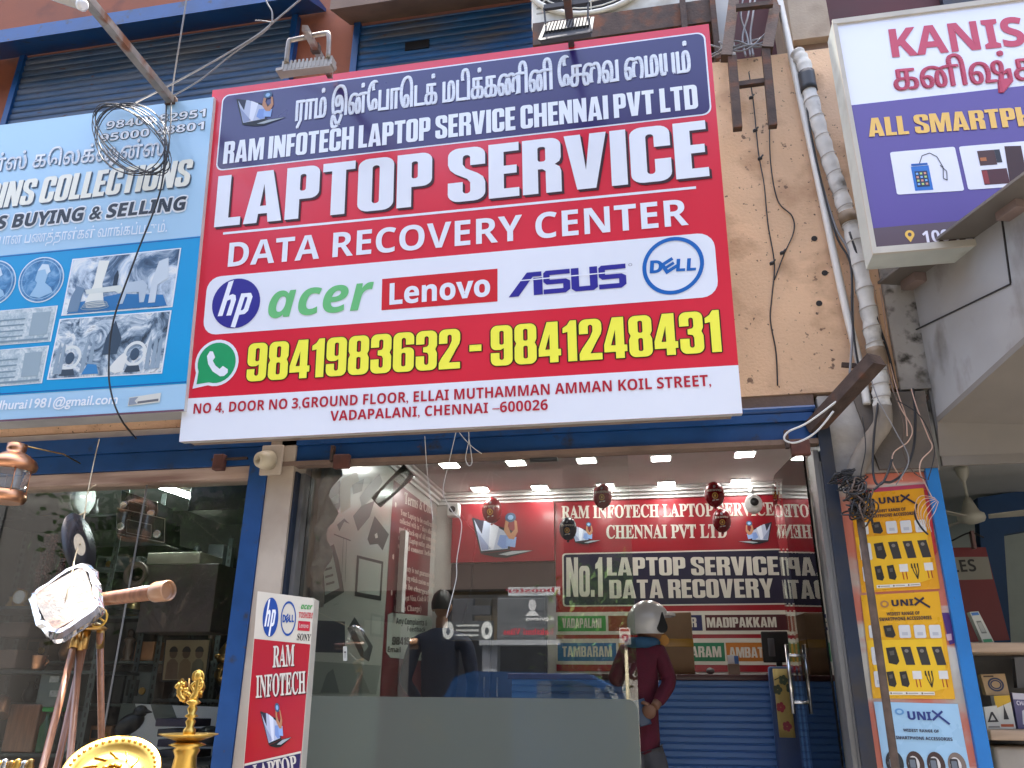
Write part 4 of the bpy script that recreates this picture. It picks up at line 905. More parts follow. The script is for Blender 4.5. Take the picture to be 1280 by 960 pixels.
# ------------------------------------------------------------------ posters on the right-hand pier
PPl = Pl((0, F - .004, 0), (1, 0, 0), (0, 0, 1))
def poster(c, pal, label, kind):
    q_ = Quad(PPl, *c); t = thing('poster', label, 'poster', q_(.5, 0), 'printed accessory posters on the pier')
    a = MB(); base = mat('poster_' + kind, pal[0], rough=.28, var=.06, vs=5, bump=.35, bs=9)
    n = 9; vs = []; fs = []
    for j in range(n + 1):
        for i in range(n + 1): vs.append(q_(i / n, j / n, .001 + .0015 * rnd.random()))
    for j in range(n):
        for i in range(n): fs.append((j * (n + 1) + i, j * (n + 1) + i + 1, (j + 1) * (n + 1) + i + 1, (j + 1) * (n + 1) + i))
    a.add(vs, fs, base, True)
    D = .0042; I = lambda pts, col_, k=0: a.shape([pts], q_, D + k * .0006, ink(col_))
    dk = '#241c33'
    if kind != 'watch': I([(0, .55), (.95, .55), (.93, .10), (.55, .03), (.12, .02)], pal[1], -1)
    a.shape([circ(.29, .90, .055, 18, .035)], q_, D, ink('#a8794e' if kind != 'watch' else '#5f95c6'))
    a.shape([circ(.29, .90, .03, 14, .02)], q_, D + .0006, ink(pal[0]))
    def prod(kind_, x, y, w, h):
        if kind_ == 'white': a.shape([rr(x - w, y - h, x + w, y + h, w * .25, h * .25)], q_, D, ink('#cfcfcd')); rect(a, q_, x - w * .5, y - h * .6, x + w * .5, y - h * .1, D + .0006, ink('#b3b5ba'))
        if kind_ == 'dark': I([(x - w, y + h * .9), (x + w * .6, y + h), (x + w, y - h * .6), (x + w * .5, y - h), (x - w * .8, y - h * .8)], '#24211f'); I([(x - w * .5, y + h * .5), (x + w * .3, y + h * .6), (x + w * .3, y + h * .1), (x - w * .4, y + h * .05)], '#57524d', 1)
        if kind_ == 'phone': I([(x - w, y + h), (x + w * .6, y + h), (x + w, y - h), (x - w * .5, y - h)], '#302c2b'); a.shape([circ(x - w * .15, y + h * .55, w * .35, 12, h * .2)], q_, D + .0006, ink('#7d766d'))
        if kind_ == 'cable':
            for k in range(3): line(a, q_, [(x - w + k * w * .7, y + h), (x - w * .7 + k * w * .6, y), (x, y - h)], .012, D + .0003 * k, ink('#26201c'), .012)
            for k in range(3): rect(a, q_, x - w * 1.15 + k * w * .7, y + h * .4, x - w * .85 + k * w * .7, y + h, D + .0012, ink('#1a1614'))
        if kind_ == 'plug': rect(a, q_, x - w, y, x + w, y + h, D, ink('#d8d5cf')); line(a, q_, [(x - w * .4, y), (x - w * .3, y - h)], .014, D, ink('#a33a1c'), .014); line(a, q_, [(x + w * .4, y), (x + w * .5, y - h)], .014, D + .0004, ink('#a33a1c'), .014)
        if kind_ == 'watch': 
            a.shape([circ(x, y, w, 24, h)], q_, D, ink(pal[2 + int(x * 10) % 3])); a.shape([circ(x - w * .15, y, w * .62, 20, h * .62)], q_, D + .0006, ink('#d6d2cc')); a.shape([rr(x - w * .75, y - h * .5, x + w * .15, y + h * .5, w * .2, h * .15)], q_, D + .0012, ink('#2f2b2e')); a.shape([rr(x - w * .6, y - h * .32, x, y + h * .32, w * .1, h * .08)], q_, D + .0018, ink('#69727c'))
    if kind != 'watch':
        for i, k_ in enumerate(('white', 'dark', 'white', 'white', 'white')): prod(k_, .12 + i * .19, .635 - .004 * i, .072, .062)
        for i, k_ in enumerate(('white', 'dark', 'phone', 'phone', 'phone')): prod(k_, .12 + i * .19, .40 - .002 * i, .075, .085)
        for i, k_ in enumerate(('white', 'dark', 'dark', 'plug', 'cable', 'plug')): prod(k_, .10 + i * .16, .18, .055, .075)
        rect(a, q_, .2, .035, .76, .065, D + .0018, ink('#e2dccb'))
        for i in range(3): a.shape([circ(.23 + i * .19, .05, .012, 10, .009)], q_, D + .0024, ink('#6d5b39')); rect(a, q_, .25 + i * .19, .045, .37 + i * .19, .054, D + .0024, ink('#9d9486'))
    else:
        for i in range(4): prod('watch', .14 + i * .24, .36, .105, .13)
        for i in range(5): I([(.1 + i * .19, -.12), (.2 + i * .19, -.1), (.22 + i * .19, .1), (.12 + i * .19, .12), (.06 + i * .19, .0)], '#26272b' if i != 1 else '#d0d0cf')
    a.build('printed_sheet', t)
    lt = MB(); ty = .875 if kind != 'watch' else .82
    if kind == 'watch': sz = .085; k1, k2 = .69, .61
    else: sz = .06; k1, k2 = .785, .735
    text(lt, Sub(q_, .38, ty, .66, ty + sz), 'UNI', 'sans', D + .001, ink(dk if kind != 'watch' else '#23357a'), .02)
    line(lt, q_, [(.67, ty), (.80, ty + sz * 1.15)], .028, D + .001, ink(dk if kind != 'watch' else '#23357a'), .02); line(lt, q_, [(.68, ty + sz * 1.2), (.86, ty - sz * .45)], .028, D + .0016, ink(dk if kind != 'watch' else '#23357a'), .02)
    text(lt, Sub(q_, .30, k1, .72, k1 + .03), 'WIDEST RANGE OF', 'sans', D + .001, ink(dk), .012)
    text(lt, Sub(q_, .20, k2, .86, k2 + .032), 'SMARTPHONE ACCESSORIES', 'sans', D + .001, ink(dk), .012)
    lt.build('lettering', t)
    return t
poster([(1062, 618), (1154, 610), (1175, 736), (1077, 741)], ('#dd9a1a', '#e6b420'), 'uppermost yellow poster of phone accessories on the pier, half hidden by tangled wires', 'amber')
poster([(1076, 744), (1173, 739), (1194, 874), (1091, 873)], ('#e0a61c', '#e8bb22'), 'middle yellow glossy poster of phone accessories above the light blue one', 'yellow')
poster([(1092, 877), (1197, 880), (1220, 1002), (1110, 998)], ('#9cc3dc', '#9cc3dc', '#3f2a26', '#23262b', '#7a6a60'), 'light blue poster of smart watches at the foot of the pier', 'watch')
m_ = MB(); pxs(m_, PPl, [(1066, 612), (1157, 605), (1158, 611), (1066, 618)], .0008, ink('#b23a55')); pxs(m_, PPl, [(1155, 612), (1160, 612), (1171, 690), (1166, 700)], .0008, ink('#c2323a'))
m_.build('torn_paper', label='torn pink paper edge left behind the top yellow poster', cat='paper')
m_ = MB(); pxs(m_, PPl, [(1177, 766), (1186, 766), (1196, 803), (1187, 806)], .0010, ink('#4c2c70')); pxs(m_, PPl, [(1182, 793), (1189, 792), (1190, 800), (1184, 801)], .0016, ink('#c9a6b0')); m_.build('sticker', label='small purple sticker peeking out beside the middle yellow poster', cat='sticker')
# ------------------------------------------------------------------ inside the laptop shop
BW = Pl((0, YB - .004, 0), (1, 0, 0), (0, 0, 1))
IR, INV, ICR = '#8a0a1b', '#1d1a33', '#c3beb2'
bn = thing('wall_banner', 'wide red and navy printed banner across the back wall of the laptop shop', 'banner', BW.p(0, 2.2))
a = MB()
zr0 = at(950, 840, YB).z; zr1 = at(800, 621, YB).z; xl_ = at(694, 660, YB).x; xr_ = XRi - .01
fB = lambda x, y, d: BW.p(x, y, d)
rect(a, fB, xl_, zr0, xr_, zr1, 0, flex('banner_red', IR))
zz = lambda y, x=850: BW.uv(x, y)[1]
xx = lambda x, y=720: BW.uv(x, y)[0]
rect(a, fB, xx(703), zz(757), xr_ - .012, zz(688.5), .001, ink(ICR), .03); rect(a, fB, xx(703) + .014, zz(757) + .012, xr_ - .026, zz(688.5) - .012, .002, flex('banner_navy', INV), .025)
for y0, y1, c_ in ((768.5, 764, ICR), (793, 789, ICR), (803, 798, ICR), (831, 827, ICR)): rect(a, fB, xl_, zz(y0), xr_ - .002, zz(y1), .001, ink(ICR))
def tile(x0, x1, y0, y1, c_): rect(a, fB, xx(x0, y0), zz(y1), xx(x1, y0), zz(y0), .0016, ink(c_))
rect(a, fB, xl_, zz(789), xr_ - .003, zz(768.5), .0008, ink(ICR)); rect(a, fB, xl_, zz(827), xr_ - .003, zz(803), .0008, ink(ICR))
for x0, x1, c_ in ((697, 757, '#3f8a45'), (760, 822, '#7c3b2c'), (824, 877, '#24264f'), (881, 984, '#43141c'), (987, 1040, '#24264f')): tile(x0, x1, 769, 788.5, c_)
for x0, x1, c_ in ((697, 770, '#2c5f90'), (773, 840, '#a37a2c'), (842, 905, '#24704e'), (907, 980, '#b06a26'), (983, 1040, '#24704e')): tile(x0, x1, 803.5, 826.5, c_)
a.build('printed_sheet', bn)
def bl(LL, LR, UL, s, st='serif', c_=ICR, off=.012, d=.004): letters(Aff(BW, LL, LR, UL), s, st, c_, d=d, off=off, parent=bn)
bl((702, 648), (968, 644), (702, 633), 'RAM INFOTECH LAPTOP SERVICE')
bl((758, 673), (909, 672), (758, 657), 'CHENNAI PVT LTD')
bl((708, 746), (754, 746), (708, 697), 'No.1', 'caps'); bl((759, 719.5), (974, 719), (759, 697), 'LAPTOP SERVICE', 'caps'); bl((762, 748), (968, 747), (762, 725), 'DATA RECOVERY', 'caps')
bl((703, 785), (752, 785), (703, 773), 'VADAPALANI', 'caps'); bl((829, 784), (871, 784), (829, 772), 'PORUR', 'caps'); bl((884, 784.5), (971, 784), (884, 772), 'MADIPAKKAM', 'caps'); bl((992, 784), (1034, 784), (992, 772), 'OMR', 'caps')
bl((864, 821.5), (902, 821.5), (864, 808), 'ARAM', 'caps'); bl((912, 822), (978, 822), (912, 809), 'AMBATTUR', 'caps'); bl((703, 821), (765, 821), (703, 808), 'TAMBARAM', 'caps')
m_ = MB(); laptop_art(m_, Aff(BW, (713, 680), (752, 678), (713, 656)), .004); m_.build('picture', bn)
m_ = MB(); laptop_art(m_, (lambda g_: (lambda x, y, d: g_(1 - x, y, d)))(Aff(BW, (922, 680), (968, 678), (922, 654))), .004); m_.build('picture', bn)
# left part of the back wall: laptop board over a dark shelf standing in for a reflection
bd_ = thing('wall_board', 'red board with a big laptop picture at the left end of the back wall', 'board', BW.p(xx(630), zz(702, 630)))
a = MB(); xA, xB2 = XL + .17, xl_ - .004; a.box(xA, xB2, YB - .05, YB - .004, zz(703, 630), zz(630, 630), flex('board_red', '#8a1020')); a.build('panel', bd_)
B2 = Pl((0, YB - .052, 0), (1, 0, 0), (0, 0, 1)); a = MB(); laptop_art(a, Aff(B2, (588, 695), (668, 694), (588, 646)), .001); a.build('picture', bd_)
a = MB(); a.box(xA, xB2, YB - .35, YB - .004, zz(745, 630), zz(745, 630) + .02, m_dark); a.box(xA, xB2, YB - .02, YB - .005, zz(745, 630) + .021, zz(704, 630), mat('reflection_brown', (.035, .022, .02), rough=.7)); a.build('shelf', label='dark shelf and brown panel coloured as a reflection under the red laptop board', cat='shelf')  # dark brown imitates the mirrored overhang across the street
t = thing('added_cabinet', 'added dark slate cabinet standing in for a street reflection below the dark shelf', 'cabinet', (xx(630), YB - .2, .6))  # cabinet is added; its dark slate imitates a reflection in the window
a = MB(); a.box(xA + .02, xB2 - .02, YB - .42, YB - .36, .6, zz(750, 630), mat('cabinet_slate', (.045, .05, .065), rough=.5, var=.15)); a.build('case', t)
for sx in (0, 1):
    a = MB(); w2 = (xB2 - xA - .04) / 2; xs_ = xA + .02 + sx * w2; a.bev(xs_ + .01, xs_ + w2 - .01, YB - .44, YB - .421, .65, zz(755, 630), MATS['cabinet_slate'], .004); dr_ = a.build('door', t)
    a = MB(); xh = xs_ + (w2 - .06 if sx == 0 else .05); a.box(xh, xh + .015, YB - .46, YB - .441, 1.55, 1.7, m_steel); a.build('handle', dr_)
# ceiling lights
def panel_light():
    t = thing('ceiling_light', 'x', 'ceiling light', (0, 0, zc), 'square ceiling lights in the laptop shop')
    a = MB(); a.box(-.085, .085, -.085, .085, zc - .012, zc - .001, m_white); a.build('frame', t)
    a = MB(); a.box(-.07, .07, -.07, .07, zc - .0145, zc - .0125, mat_emit('panel_glow', (1, .98, .95), 10)); a.build('diffuser', t)
    return t
lp = [(562, 582), (645, 579), (733, 576), (826, 573.5), (931, 568.5), (600, 612), (675, 610), (757, 608), (833, 605.5), (925, 602.5)]
nm = ['first', 'second', 'third', 'fourth', 'fifth']
pl0 = None
for i, (u, v) in enumerate(lp):
    q = atZ(u, v, zc - .013); lab = '%s square ceiling light from the left in the %s row of the laptop shop' % (nm[i % 5], 'front' if i < 5 else 'back')
    if pl0 is None: pl0 = panel_light(); pl0.location = (q.x, q.y, zc); pl0['label'] = lab
    else: dup(pl0, (q.x, q.y, zc), lab)
# balloons
def balloon(c, r, colr, label, first=[None]):
    t = thing('balloon', label, 'balloon', c, 'printed shop balloons under the ceiling')
    a = MB(); c = Vector(c); a.ball(c, (r, r, r * 1.32), mat('balloon_' + colr.strip('#'), colr, rough=.28, var=.06), 24)
    a.lathe([(.004, -.015), (.014, -.01), (.004, .0)], c + Vector((0, 0, -r * 1.33)), mat('balloon_' + colr.strip('#'), colr), 10); a.build('skin', t)
    fn = lambda x, y, d: c + Vector((x * r, -math.sqrt(max(.02, 1 - x * x - (y / 1.32) ** 2)) * r - d - .001, y * r))
    m_ = MB()
    def pt(s, x0, x1, y, h, colx, st='sans'):
        text(m_, lambda x, yy, d: fn(x0 + (x1 - x0) * x, y + h * yy, d), s, st, .002, ink(colx), .015)
    pt('RAM INFOTECH', -.68, .68, .12, .2, '#d9d0c4'); m_.shape([circ(0, .62, .13, 12, .16)], fn, .003, ink('#8d8790'))
    m_.shape([circ(0, -.35, .3, 16, .32), circ(0, -.35, .2, 14, .2)], fn, .002, ink('#c98f2a')); m_.shape([[(-.3, -.85), (.3, -.78), (.34, -.68), (-.26, -.75)]], fn, .002, ink('#d9d0c4')); m_.shape([circ(.0, -.35, .1, 10, .14)], fn, .0035, ink('#e0b23c'))
    m_.build('print', t); return t
for (u, v, Y, rp, c_, lb) in ((753, 620, 6.2, 12, '#7d1019', 'dark red balloon hanging in front of the ceiling light at the middle of the shop'), (893, 618, 6.2, 12, '#7d1019', 'dark red balloon highest on the right, just under the back row ceiling lights'),
                               (902, 651, 6.4, 11, '#700f18', 'dark red balloon covering the end of the LTD lettering'), (710, 661, 6.2, 11, '#131a30', 'navy blue balloon in front of the first letters of the back wall banner'), (615, 638, 7.2, 12.5, '#7d1019', 'dark red balloon hanging above the big laptop picture')):
    q = at(u, v, Y); balloon(q, rp / FOC * (q - CAM).length * .98, c_, lb)
# strings of the balloons and cameras on the cornice
q = at(942, 630, 7.1)
t = thing('security_camera', 'white dome security camera in front of the red banner at the right', 'camera', q)
a = MB(); a.ball(q, (.075, .075, .085), m_white, 20); a.build('body', t); a = MB(); a.lathe([(.0, -.0), (.035, 0), (.03, .02)], q + Vector((0, -.085, -.0)), m_black, 16, (0, 1, 0)); a.build('lens', t)
a = MB(); a.tube([q + Vector((0, 0, .07)), q + Vector((0, .1, .16)), q + Vector((0, .2, .16))], .02, m_white, 8); a.build('bracket', t)
q = at(567, 638, 7.1)
t = thing('security_camera', 'small square white security camera in the left corner under the cornice', 'camera', q)
a = MB(); a.bev(q.x - .055, q.x + .055, q.y - .04, q.y + .06, q.z - .06, q.z + .06, m_white, .015); a.build('body', t); a = MB(); a.lathe([(.03, 0), (.028, .012)], q + Vector((0, -.052, 0)), m_black, 16, (0, 1, 0)); a.build('lens', t)
a = MB(); a.tube([q + Vector((0, .06, .03)), q + Vector((-.02, .2, .1))], .018, m_white, 8); a.build('bracket', t)
# left wall: grey green hardware poster and the terms board
LWp = Pl((XL + .004, 0, 0), (0, 1, 0), (0, 0, 1))
wp = thing('wall_poster', 'grey green poster of computer parts covering the left wall of the laptop shop', 'poster', (XL, 5.2, 1.2))
a = MB(); yb = LWp.uv(484, 720)[0]; y0_ = F + .36
rect(a, lambda x, y, d: LWp.p(x, y, d), y0_, .9, yb, zc - .002, .0, flex('poster_sage', '#b4beb2')); a.build('printed_sheet', wp)
a = MB(); P_ = lambda pts, c_, k=1: pxs(a, LWp, pts, .001 + k * .0006, ink(c_))
P_([(409, 612), (425, 600), (425, 632), (418, 650), (405, 655)], '#2b3330'); P_([(412, 624), (423, 617), (423, 628), (413, 632)], '#8d9a90', 2)
P_([(427, 598), (446, 590), (450, 604), (438, 610), (438, 634), (426, 642), (424, 610)], '#9a9a80'); P_([(440, 606), (455, 598), (452, 614), (441, 618)], '#5c6a60', 2)
P_([(449, 622), (460, 606), (474, 592), (478, 602), (468, 620), (452, 634)], '#77827d'); P_([(441, 645), (452, 632), (468, 626), (462, 646), (447, 664)], '#4a4644')
P_([(462, 664), (468, 645), (486, 668), (478, 688), (472, 680), (462, 681), (459, 674)], '#2d3a34'); P_([(468, 668), (471, 666), (472, 672), (469, 673)], '#c0c4bc', 2)
P_([(401, 690), (417, 680), (423, 700), (430, 740), (404, 756), (398, 730)], '#33403a'); P_([(403, 697), (415, 690), (424, 735), (406, 744)], '#9fb0a6', 2)
for k in range(4): P_([(404 + k, 702 + k * 9), (413 + k * 1.5, 699 + k * 9), (413 + k * 1.5, 702 + k * 9), (404 + k, 705 + k * 9)], '#3a473f', 3)
P_([(446, 694), (479, 702), (476, 751), (443, 745)], '#2e3533'); P_([(448.5, 698), (476.5, 705), (474, 745), (446, 740)], '#a9b6ac', 2)
P_([(385, 775), (431, 777), (431, 816), (380, 815)], '#2d3840', 1); P_([(388, 778), (429, 780), (428, 812), (384, 811)], '#27313c', 2)
P_([(434, 786), (443, 771), (466, 808), (461, 827), (450, 820)], '#3a4341'); P_([(442, 784), (446, 781), (460, 808), (455, 815)], '#8e9b93', 2)
P_([(463, 766), (479, 770), (478, 797), (462, 795)], '#96a398'); P_([(465, 770), (476, 772), (475, 793), (464, 791)], '#aab5aa', 2)
P_([(421, 656), (430, 648), (437, 655), (430, 652), (424, 664)], '#2f3835'); P_([(417, 667), (438, 675), (438, 676.5), (417, 668.5)], '#2f3835')
for (u, v, u2, v2) in ((429, 672, 426, 735), (433, 674, 431, 728)): pxl(a, LWp, [(u, v), (u2, v2)], .006, .002, ink('#4a5550'))
P_([(384, 826), (476, 832), (470, 868), (380, 868)], '#7d8a80', 1); P_([(400, 866), (408, 842), (416, 836), (424, 866)], '#56635b', 2); P_([(440, 866), (452, 842), (462, 866)], '#5b685f', 2)
a.build('picture', wp)
tb = thing('terms_board', 'dark red terms and conditions board on the left wall', 'notice board', (XL, 6.6, 2))
a = MB(); ye = YB - .165; zb_, zt_ = 1.0, zc - .175
rect(a, lambda x, y, d: LWp.p(x, y, d), yb + .003, zb_, ye, zt_, .002, flex('board_maroon', '#6d0f1e')); a.build('panel', tb)
a = MB(); wl = LWp
def tl(LL, LR, UL, s, st='serif'): text(a, Aff(wl, LL, LR, UL), s, st, .004, ink('#c9b8ae'), .006)
tl((505, 629), (553, 648), (505, 615), 'Terms & Conditions')
rows = ['Your Laptop to be confirmed that fully in', 'collected with in 7 days after time data loss', 'period back-up of All components data is', 'charges (Laptop outlay, attention warranties)', 'should consent before dispatch']
for k, r_ in enumerate(rows): tl((500 - k * .8, 643 + k * 10.5), (557, 666 + k * 8.5), (500 - k * .8, 636 + k * 10.5), r_)
for k, r_ in enumerate(['Warranty is not guaranteed following on', 'any billing which custom on Card Day', 'must be chargeable']): tl((497 - k * .8, 711 + k * 11), (556 - k * 8, 727 + k * 9), (497 - k * .8, 704 + k * 11), r_)
for k, r_ in enumerate(['We accept Visa, Cash & Card', '(extra Charge)']): tl((493 - k * .8, 750 + k * 13), (540 - k * 14, 752 + k * 12), (493 - k * .8, 743 + k * 13), r_)
for (u, v) in ((494, 631), (491, 696), (489, 741)): q = wl.uv(u, v); a.shape([[(q[0] + .02 * math.cos(i), q[1] + .022 * math.sin(i)) for i in [k * .52 for k in range(12)]]], lambda x, y, d: wl.p(x, y, d), .004, ink('#c9b8ae'))
a.build('lettering', tb)
a = MB(); pxs(a, wl, [(484, 768), (490, 766), (536, 770), (540, 776), (536, 822), (528, 826), (487, 822), (482, 815)], .005, ink('#aeb9ad')); a.build('label_panel', tb)
a = MB(); text(a, Aff(wl, (494, 780), (533, 782), (494, 772)), 'Any Complaints &', 'sans', .0065, ink('#1f2622')); text(a, Aff(wl, (508, 789), (531, 790), (508, 783)), 'Feedback', 'sans', .0065, ink('#1f2622')); text(a, Aff(wl, (489, 806), (533, 806), (489, 796)), '98419 83632', 'caps', .0065, ink('#1f2622')); text(a, Aff(wl, (483.5, 815), (500, 815.5), (483.5, 808)), 'Email', 'sans', .0065, ink('#1f2622')); a.build('lettering', tb)
a = MB(); q0, q1 = at(503, 664, 6.3), at(498, 765, 6.3); a.box(XL + .03, XL + .075, q0.y - .03, q0.y + .05, q1.z, q0.z, m_white); a.build('cable_trunking', label='short white vertical cable trunking in front of the terms board', cat='trunking')
# crumpled clear sheet at the left edge of the window
a = MB(); n = 26; rows_ = []
for j in range(n + 1):
    zz_ = at(388, 583, 4.72).z + (at(378, 760, 4.72).z - at(388, 583, 4.72).z) * j / n; w_ = .10 + .03 * math.sin(j * .8) - .05 * max(0, j / n - .6)
    rows_.append([(XL + .02 + w_ * i / 4 - .01, 4.70 + .035 * math.sin(i * 1.7 + j * .9) + .02 * rnd.random(), zz_) for i in range(5)])
vs = [p for r_ in rows_ for p in r_]; fs = [(j * 5 + i, j * 5 + i + 1, (j + 1) * 5 + i + 1, (j + 1) * 5 + i) for j in range(n) for i in range(4)]
a.add(vs, fs, mat('crumpled_film', (.50, .47, .42), rough=.25, var=.1, vs=10), True); a.build('plastic_sheet', label='crumpled greyish plastic sheet hanging at the left edge of the shop window', cat='plastic sheet')
q0, q1 = at(470, 628, 5.2), at(512, 588, 5.2); a = MB(); a.tube([q0, q1], [.05, .06], mat_glass('clear_tube', (.82, .85, .84), 1.6, .18), 16); a.build('plastic_roll', label='rolled clear plastic sheet slanting across the top of the hardware poster', cat='plastic roll')

# counter
YC = 6.25
zc_t = at(880, 843, YC).z; xc0 = at(640, 850, YC).x
ct = thing('counter', 'blue ribbed reception counter in front of the back wall', 'counter', (0, YC, .6))
a = MB(); m_cb = mat('blue_pvc_panel', (.10, .25, .60), rough=.4, var=.06, vs=2)
z = .62; prof = []
while z < zc_t - .07:
    prof += [(YC + .012, z), (YC, z + .008), (YC, z + .036), (YC + .012, z + .044)]; z += .046
x1_ = 1.1; n = len(prof); vs = [(xc0, p[0], p[1]) for p in prof] + [(x1_, p[0], p[1]) for p in prof]
a.add(vs, [(i, n + i, n + i + 1, i + 1) for i in range(n - 1)], m_cb); a.box(xc0, x1_, YC + .013, YC + .05, .6, zc_t - .04, m_cb); a.build('front_panel', ct)
a = MB(); a.bev(xc0 - .03, x1_, YC - .03, YC + .45, zc_t - .04, zc_t, mat('counter_top', (.07, .02, .025), rough=.3, var=.1), .008); a.build('top', ct)
# carton with brown tape
q = at(835, 842, 6.5); cw = at(868, 842, 6.5).x - at(808, 842, 6.5).x; ch = at(835, 768, 6.5).z - zc_t
t = thing('cardboard_box', 'brown cardboard box crossed with packing tape on the counter', 'box', (q.x, 6.5, zc_t))
Mx = Matrix.Translation((q.x, 6.5, zc_t)) @ Matrix.Rotation(R(7), 4, 'Z')
a = MB(); a.bev(-cw / 2, cw / 2, -.17, .15, .002, ch, m_card, .006, Mx); a.build('carton', t)
a = MB(); m_tp = mat('packing_tape', (.42, .24, .045), rough=.25, var=.06)
for (xa_, xb_, za_, zb2) in ((-cw * .5 - .001, -cw * .28, 0.003, ch + .001), (-cw * .5 - .002, cw * .5 + .002, ch * .44, ch * .57)):
    a.bev(xa_, xb_, -.1725, .1525, za_, zb2 + .0015, m_tp, .002, Mx) if xb_ < 0 else a.bev(xa_, xb_, -.174, .154, za_, zb2, m_tp, .002, Mx)
a.build('packing_tape', t)
# monitor back
q0, q1 = at(951, 789, 6.4), at(985, 828, 6.4)
t = thing('monitor', 'black computer monitor seen from behind on the counter', 'monitor', ((q0.x + q1.x) / 2, 6.4, zc_t))
a = MB(); a.bev(q0.x, q1.x + .02, 6.4, 6.44, q1.z, q0.z, m_black, .01); a.bev(q0.x + .04, q0.x + .085, 6.385, 6.399, q1.z + .04, q0.z - .05, mat('vent_grey', (.10, .10, .11), var=.05), .004); a.build('screen_case', t)
a = MB(); a.box(q0.x + .09, q0.x + .13, 6.42, 6.45, zc_t + .015, q1.z + .05, m_black); a.build('stand', t); a = MB(); a.bev(q0.x + .02, q0.x + .2, 6.34, 6.52, zc_t + .001, zc_t + .016, m_black, .004); a.build('foot', t)
q = at(918, 842, 6.24)
t = thing('card_holder', 'small card holder with white and blue business cards on the counter edge', 'card holder', (q.x, 6.24, zc_t))
a = MB(); a.bev(q.x - .04, q.x + .04, 6.235, 6.29, zc_t + .001, zc_t + .07, mat('holder_tan', (.22, .15, .11), rough=.5), .004); a.build('holder', t)
a = MB(); a.box(q.x - .038, q.x + .008, 6.25, 6.262, zc_t + .071, zc_t + .13, ink('#d5dbe4')); a.box(q.x + .0085, q.x + .038, 6.25, 6.262, zc_t + .071, zc_t + .125, ink('#2f62ad')); a.build('business_cards', t)
for (u, w_, lb) in ((888, .05, 'small grey lump on the counter near the cardboard box'),):
    q = at(u, 838, 6.3); a = MB(); a.ball((q.x, 6.32, zc_t + .024), (w_ * .6, .03, .024), mat('grey_lump', (.12, .12, .125), rough=.5), 12); a.build('computer_mouse', label='small grey computer mouse on the counter edge', cat='mouse')
# flowered cushion
q0, q1 = at(966, 836, 5.95), at(994, 922, 5.95)
t = thing('cushion', 'yellow flower patterned cushion on the chair behind the open glass door', 'cushion', ((q0.x + q1.x) / 2, 5.95, q1.z))
bm = bmesh.new(); bmesh.ops.create_cube(bm, size=1); bmesh.ops.subdivide_edges(bm, edges=bm.edges[:], cuts=5, use_grid_fill=True)
for v in bm.verts:
    x, y, z = v.co * 2; k = max(0, 1 - max(abs(x), abs(z)) ** 4); v.co = Vector(((q0.x + q1.x) / 2 + x * (q1.x - q0.x) / 2, 5.95 + y * (.02 + .06 * k), (q0.z + q1.z) / 2 + z * (q0.z - q1.z) / 2))
a = MB(); a.bm(bm, mat('cushion_yellow', (.42, .32, .10), rough=.8, var=.1), None, True); a.build('cover', t)
a = MB(); cp = Pl((0, 5.868, 0), (1, 0, 0), (0, 0, 1))
for (u, v, c_) in ((976, 884, '#8a2431'), (984, 908, '#8a3340'), (972, 862, '#3f4a35'), (988, 860, '#3f4a35'), (979, 850, '#41503a')):
    o = cp.uv(u, v); 
    for k in range(5): a.shape([[(o[0] + .017 * math.cos(k * 1.257) + .013 * math.cos(i * .7), o[1] + .017 * math.sin(k * 1.257) + .016 * math.sin(i * .7)) for i in range(9)]], lambda x, y, d: cp.p(x, y, d), .001 + .0003 * k, ink(c_))
pxl(a, cp, [(968, 850), (976, 846), (984, 850), (992, 844)], .006, .002, ink('#3c4433')); a.build('flower_print', t)
t = thing('chair', 'yellow and blue chair behind the open glass door', 'chair', (q0.x + .1, 6.05, .6))
a = MB(); a.bev(q0.x - .02, q1.x + .26, 6.06, 6.1, 1.05, q0.z + .02, mat('chair_blue', (.03, .07, .2), rough=.5), .02); a.build('backrest', t); a = MB(); a.bev(q0.x - .02, q1.x + .26, 5.65, 6.05, 1.0, 1.05, MATS['chair_blue'], .015); a.build('seat', t)
for (x_, y_) in ((q0.x, 5.68), (q1.x + .23, 5.68), (q0.x, 6.03), (q1.x + .23, 6.03)): a = MB(); a.tube([(x_, y_, .6), (x_, y_, 1.0)], .015, m_steel, 8); a.build('leg', t)

# ------------------------------------------------------------------ people
def skin_body(name, verts, edges, m, parent=None, sub=2, root=0, label=None, cat=None, cut=None):
    bm = bmesh.new(); L = bm.verts.layers.skin.verify(); vs = []
    for i, (co, r) in enumerate(verts):
        v = bm.verts.new(co); v[L].radius = r if isinstance(r, tuple) else (r, r); v[L].use_root = (i == root); vs.append(v)
    for a_, b_ in edges: bm.edges.new((vs[a_], vs[b_]))
    me = bpy.data.meshes.new(name); bm.to_mesh(me); bm.free()
    o = bpy.data.objects.new(name, me); col.objects.link(o)
    md = o.modifiers.new('s', 'SKIN'); md.use_smooth_shade = True; o.modifiers.new('d', 'SUBSURF').levels = sub
    o.modifiers['d'].render_levels = sub
    dg = bpy.context.evaluated_depsgraph_get(); ev = o.evaluated_get(dg); m2 = bpy.data.meshes.new_from_object(ev)
    A = MB(); A.add([v.co.copy() for v in m2.vertices], [list(p.vertices) for p in m2.polygons], m, True)
    bpy.data.objects.remove(o); bpy.data.meshes.remove(me)
    return A
m_skin = mat('brown_skin', (.27, .135, .08), rough=.5, var=.06)
m_hair = mat('black_hair', (.010, .009, .009), rough=.45, var=.2, vs=30)
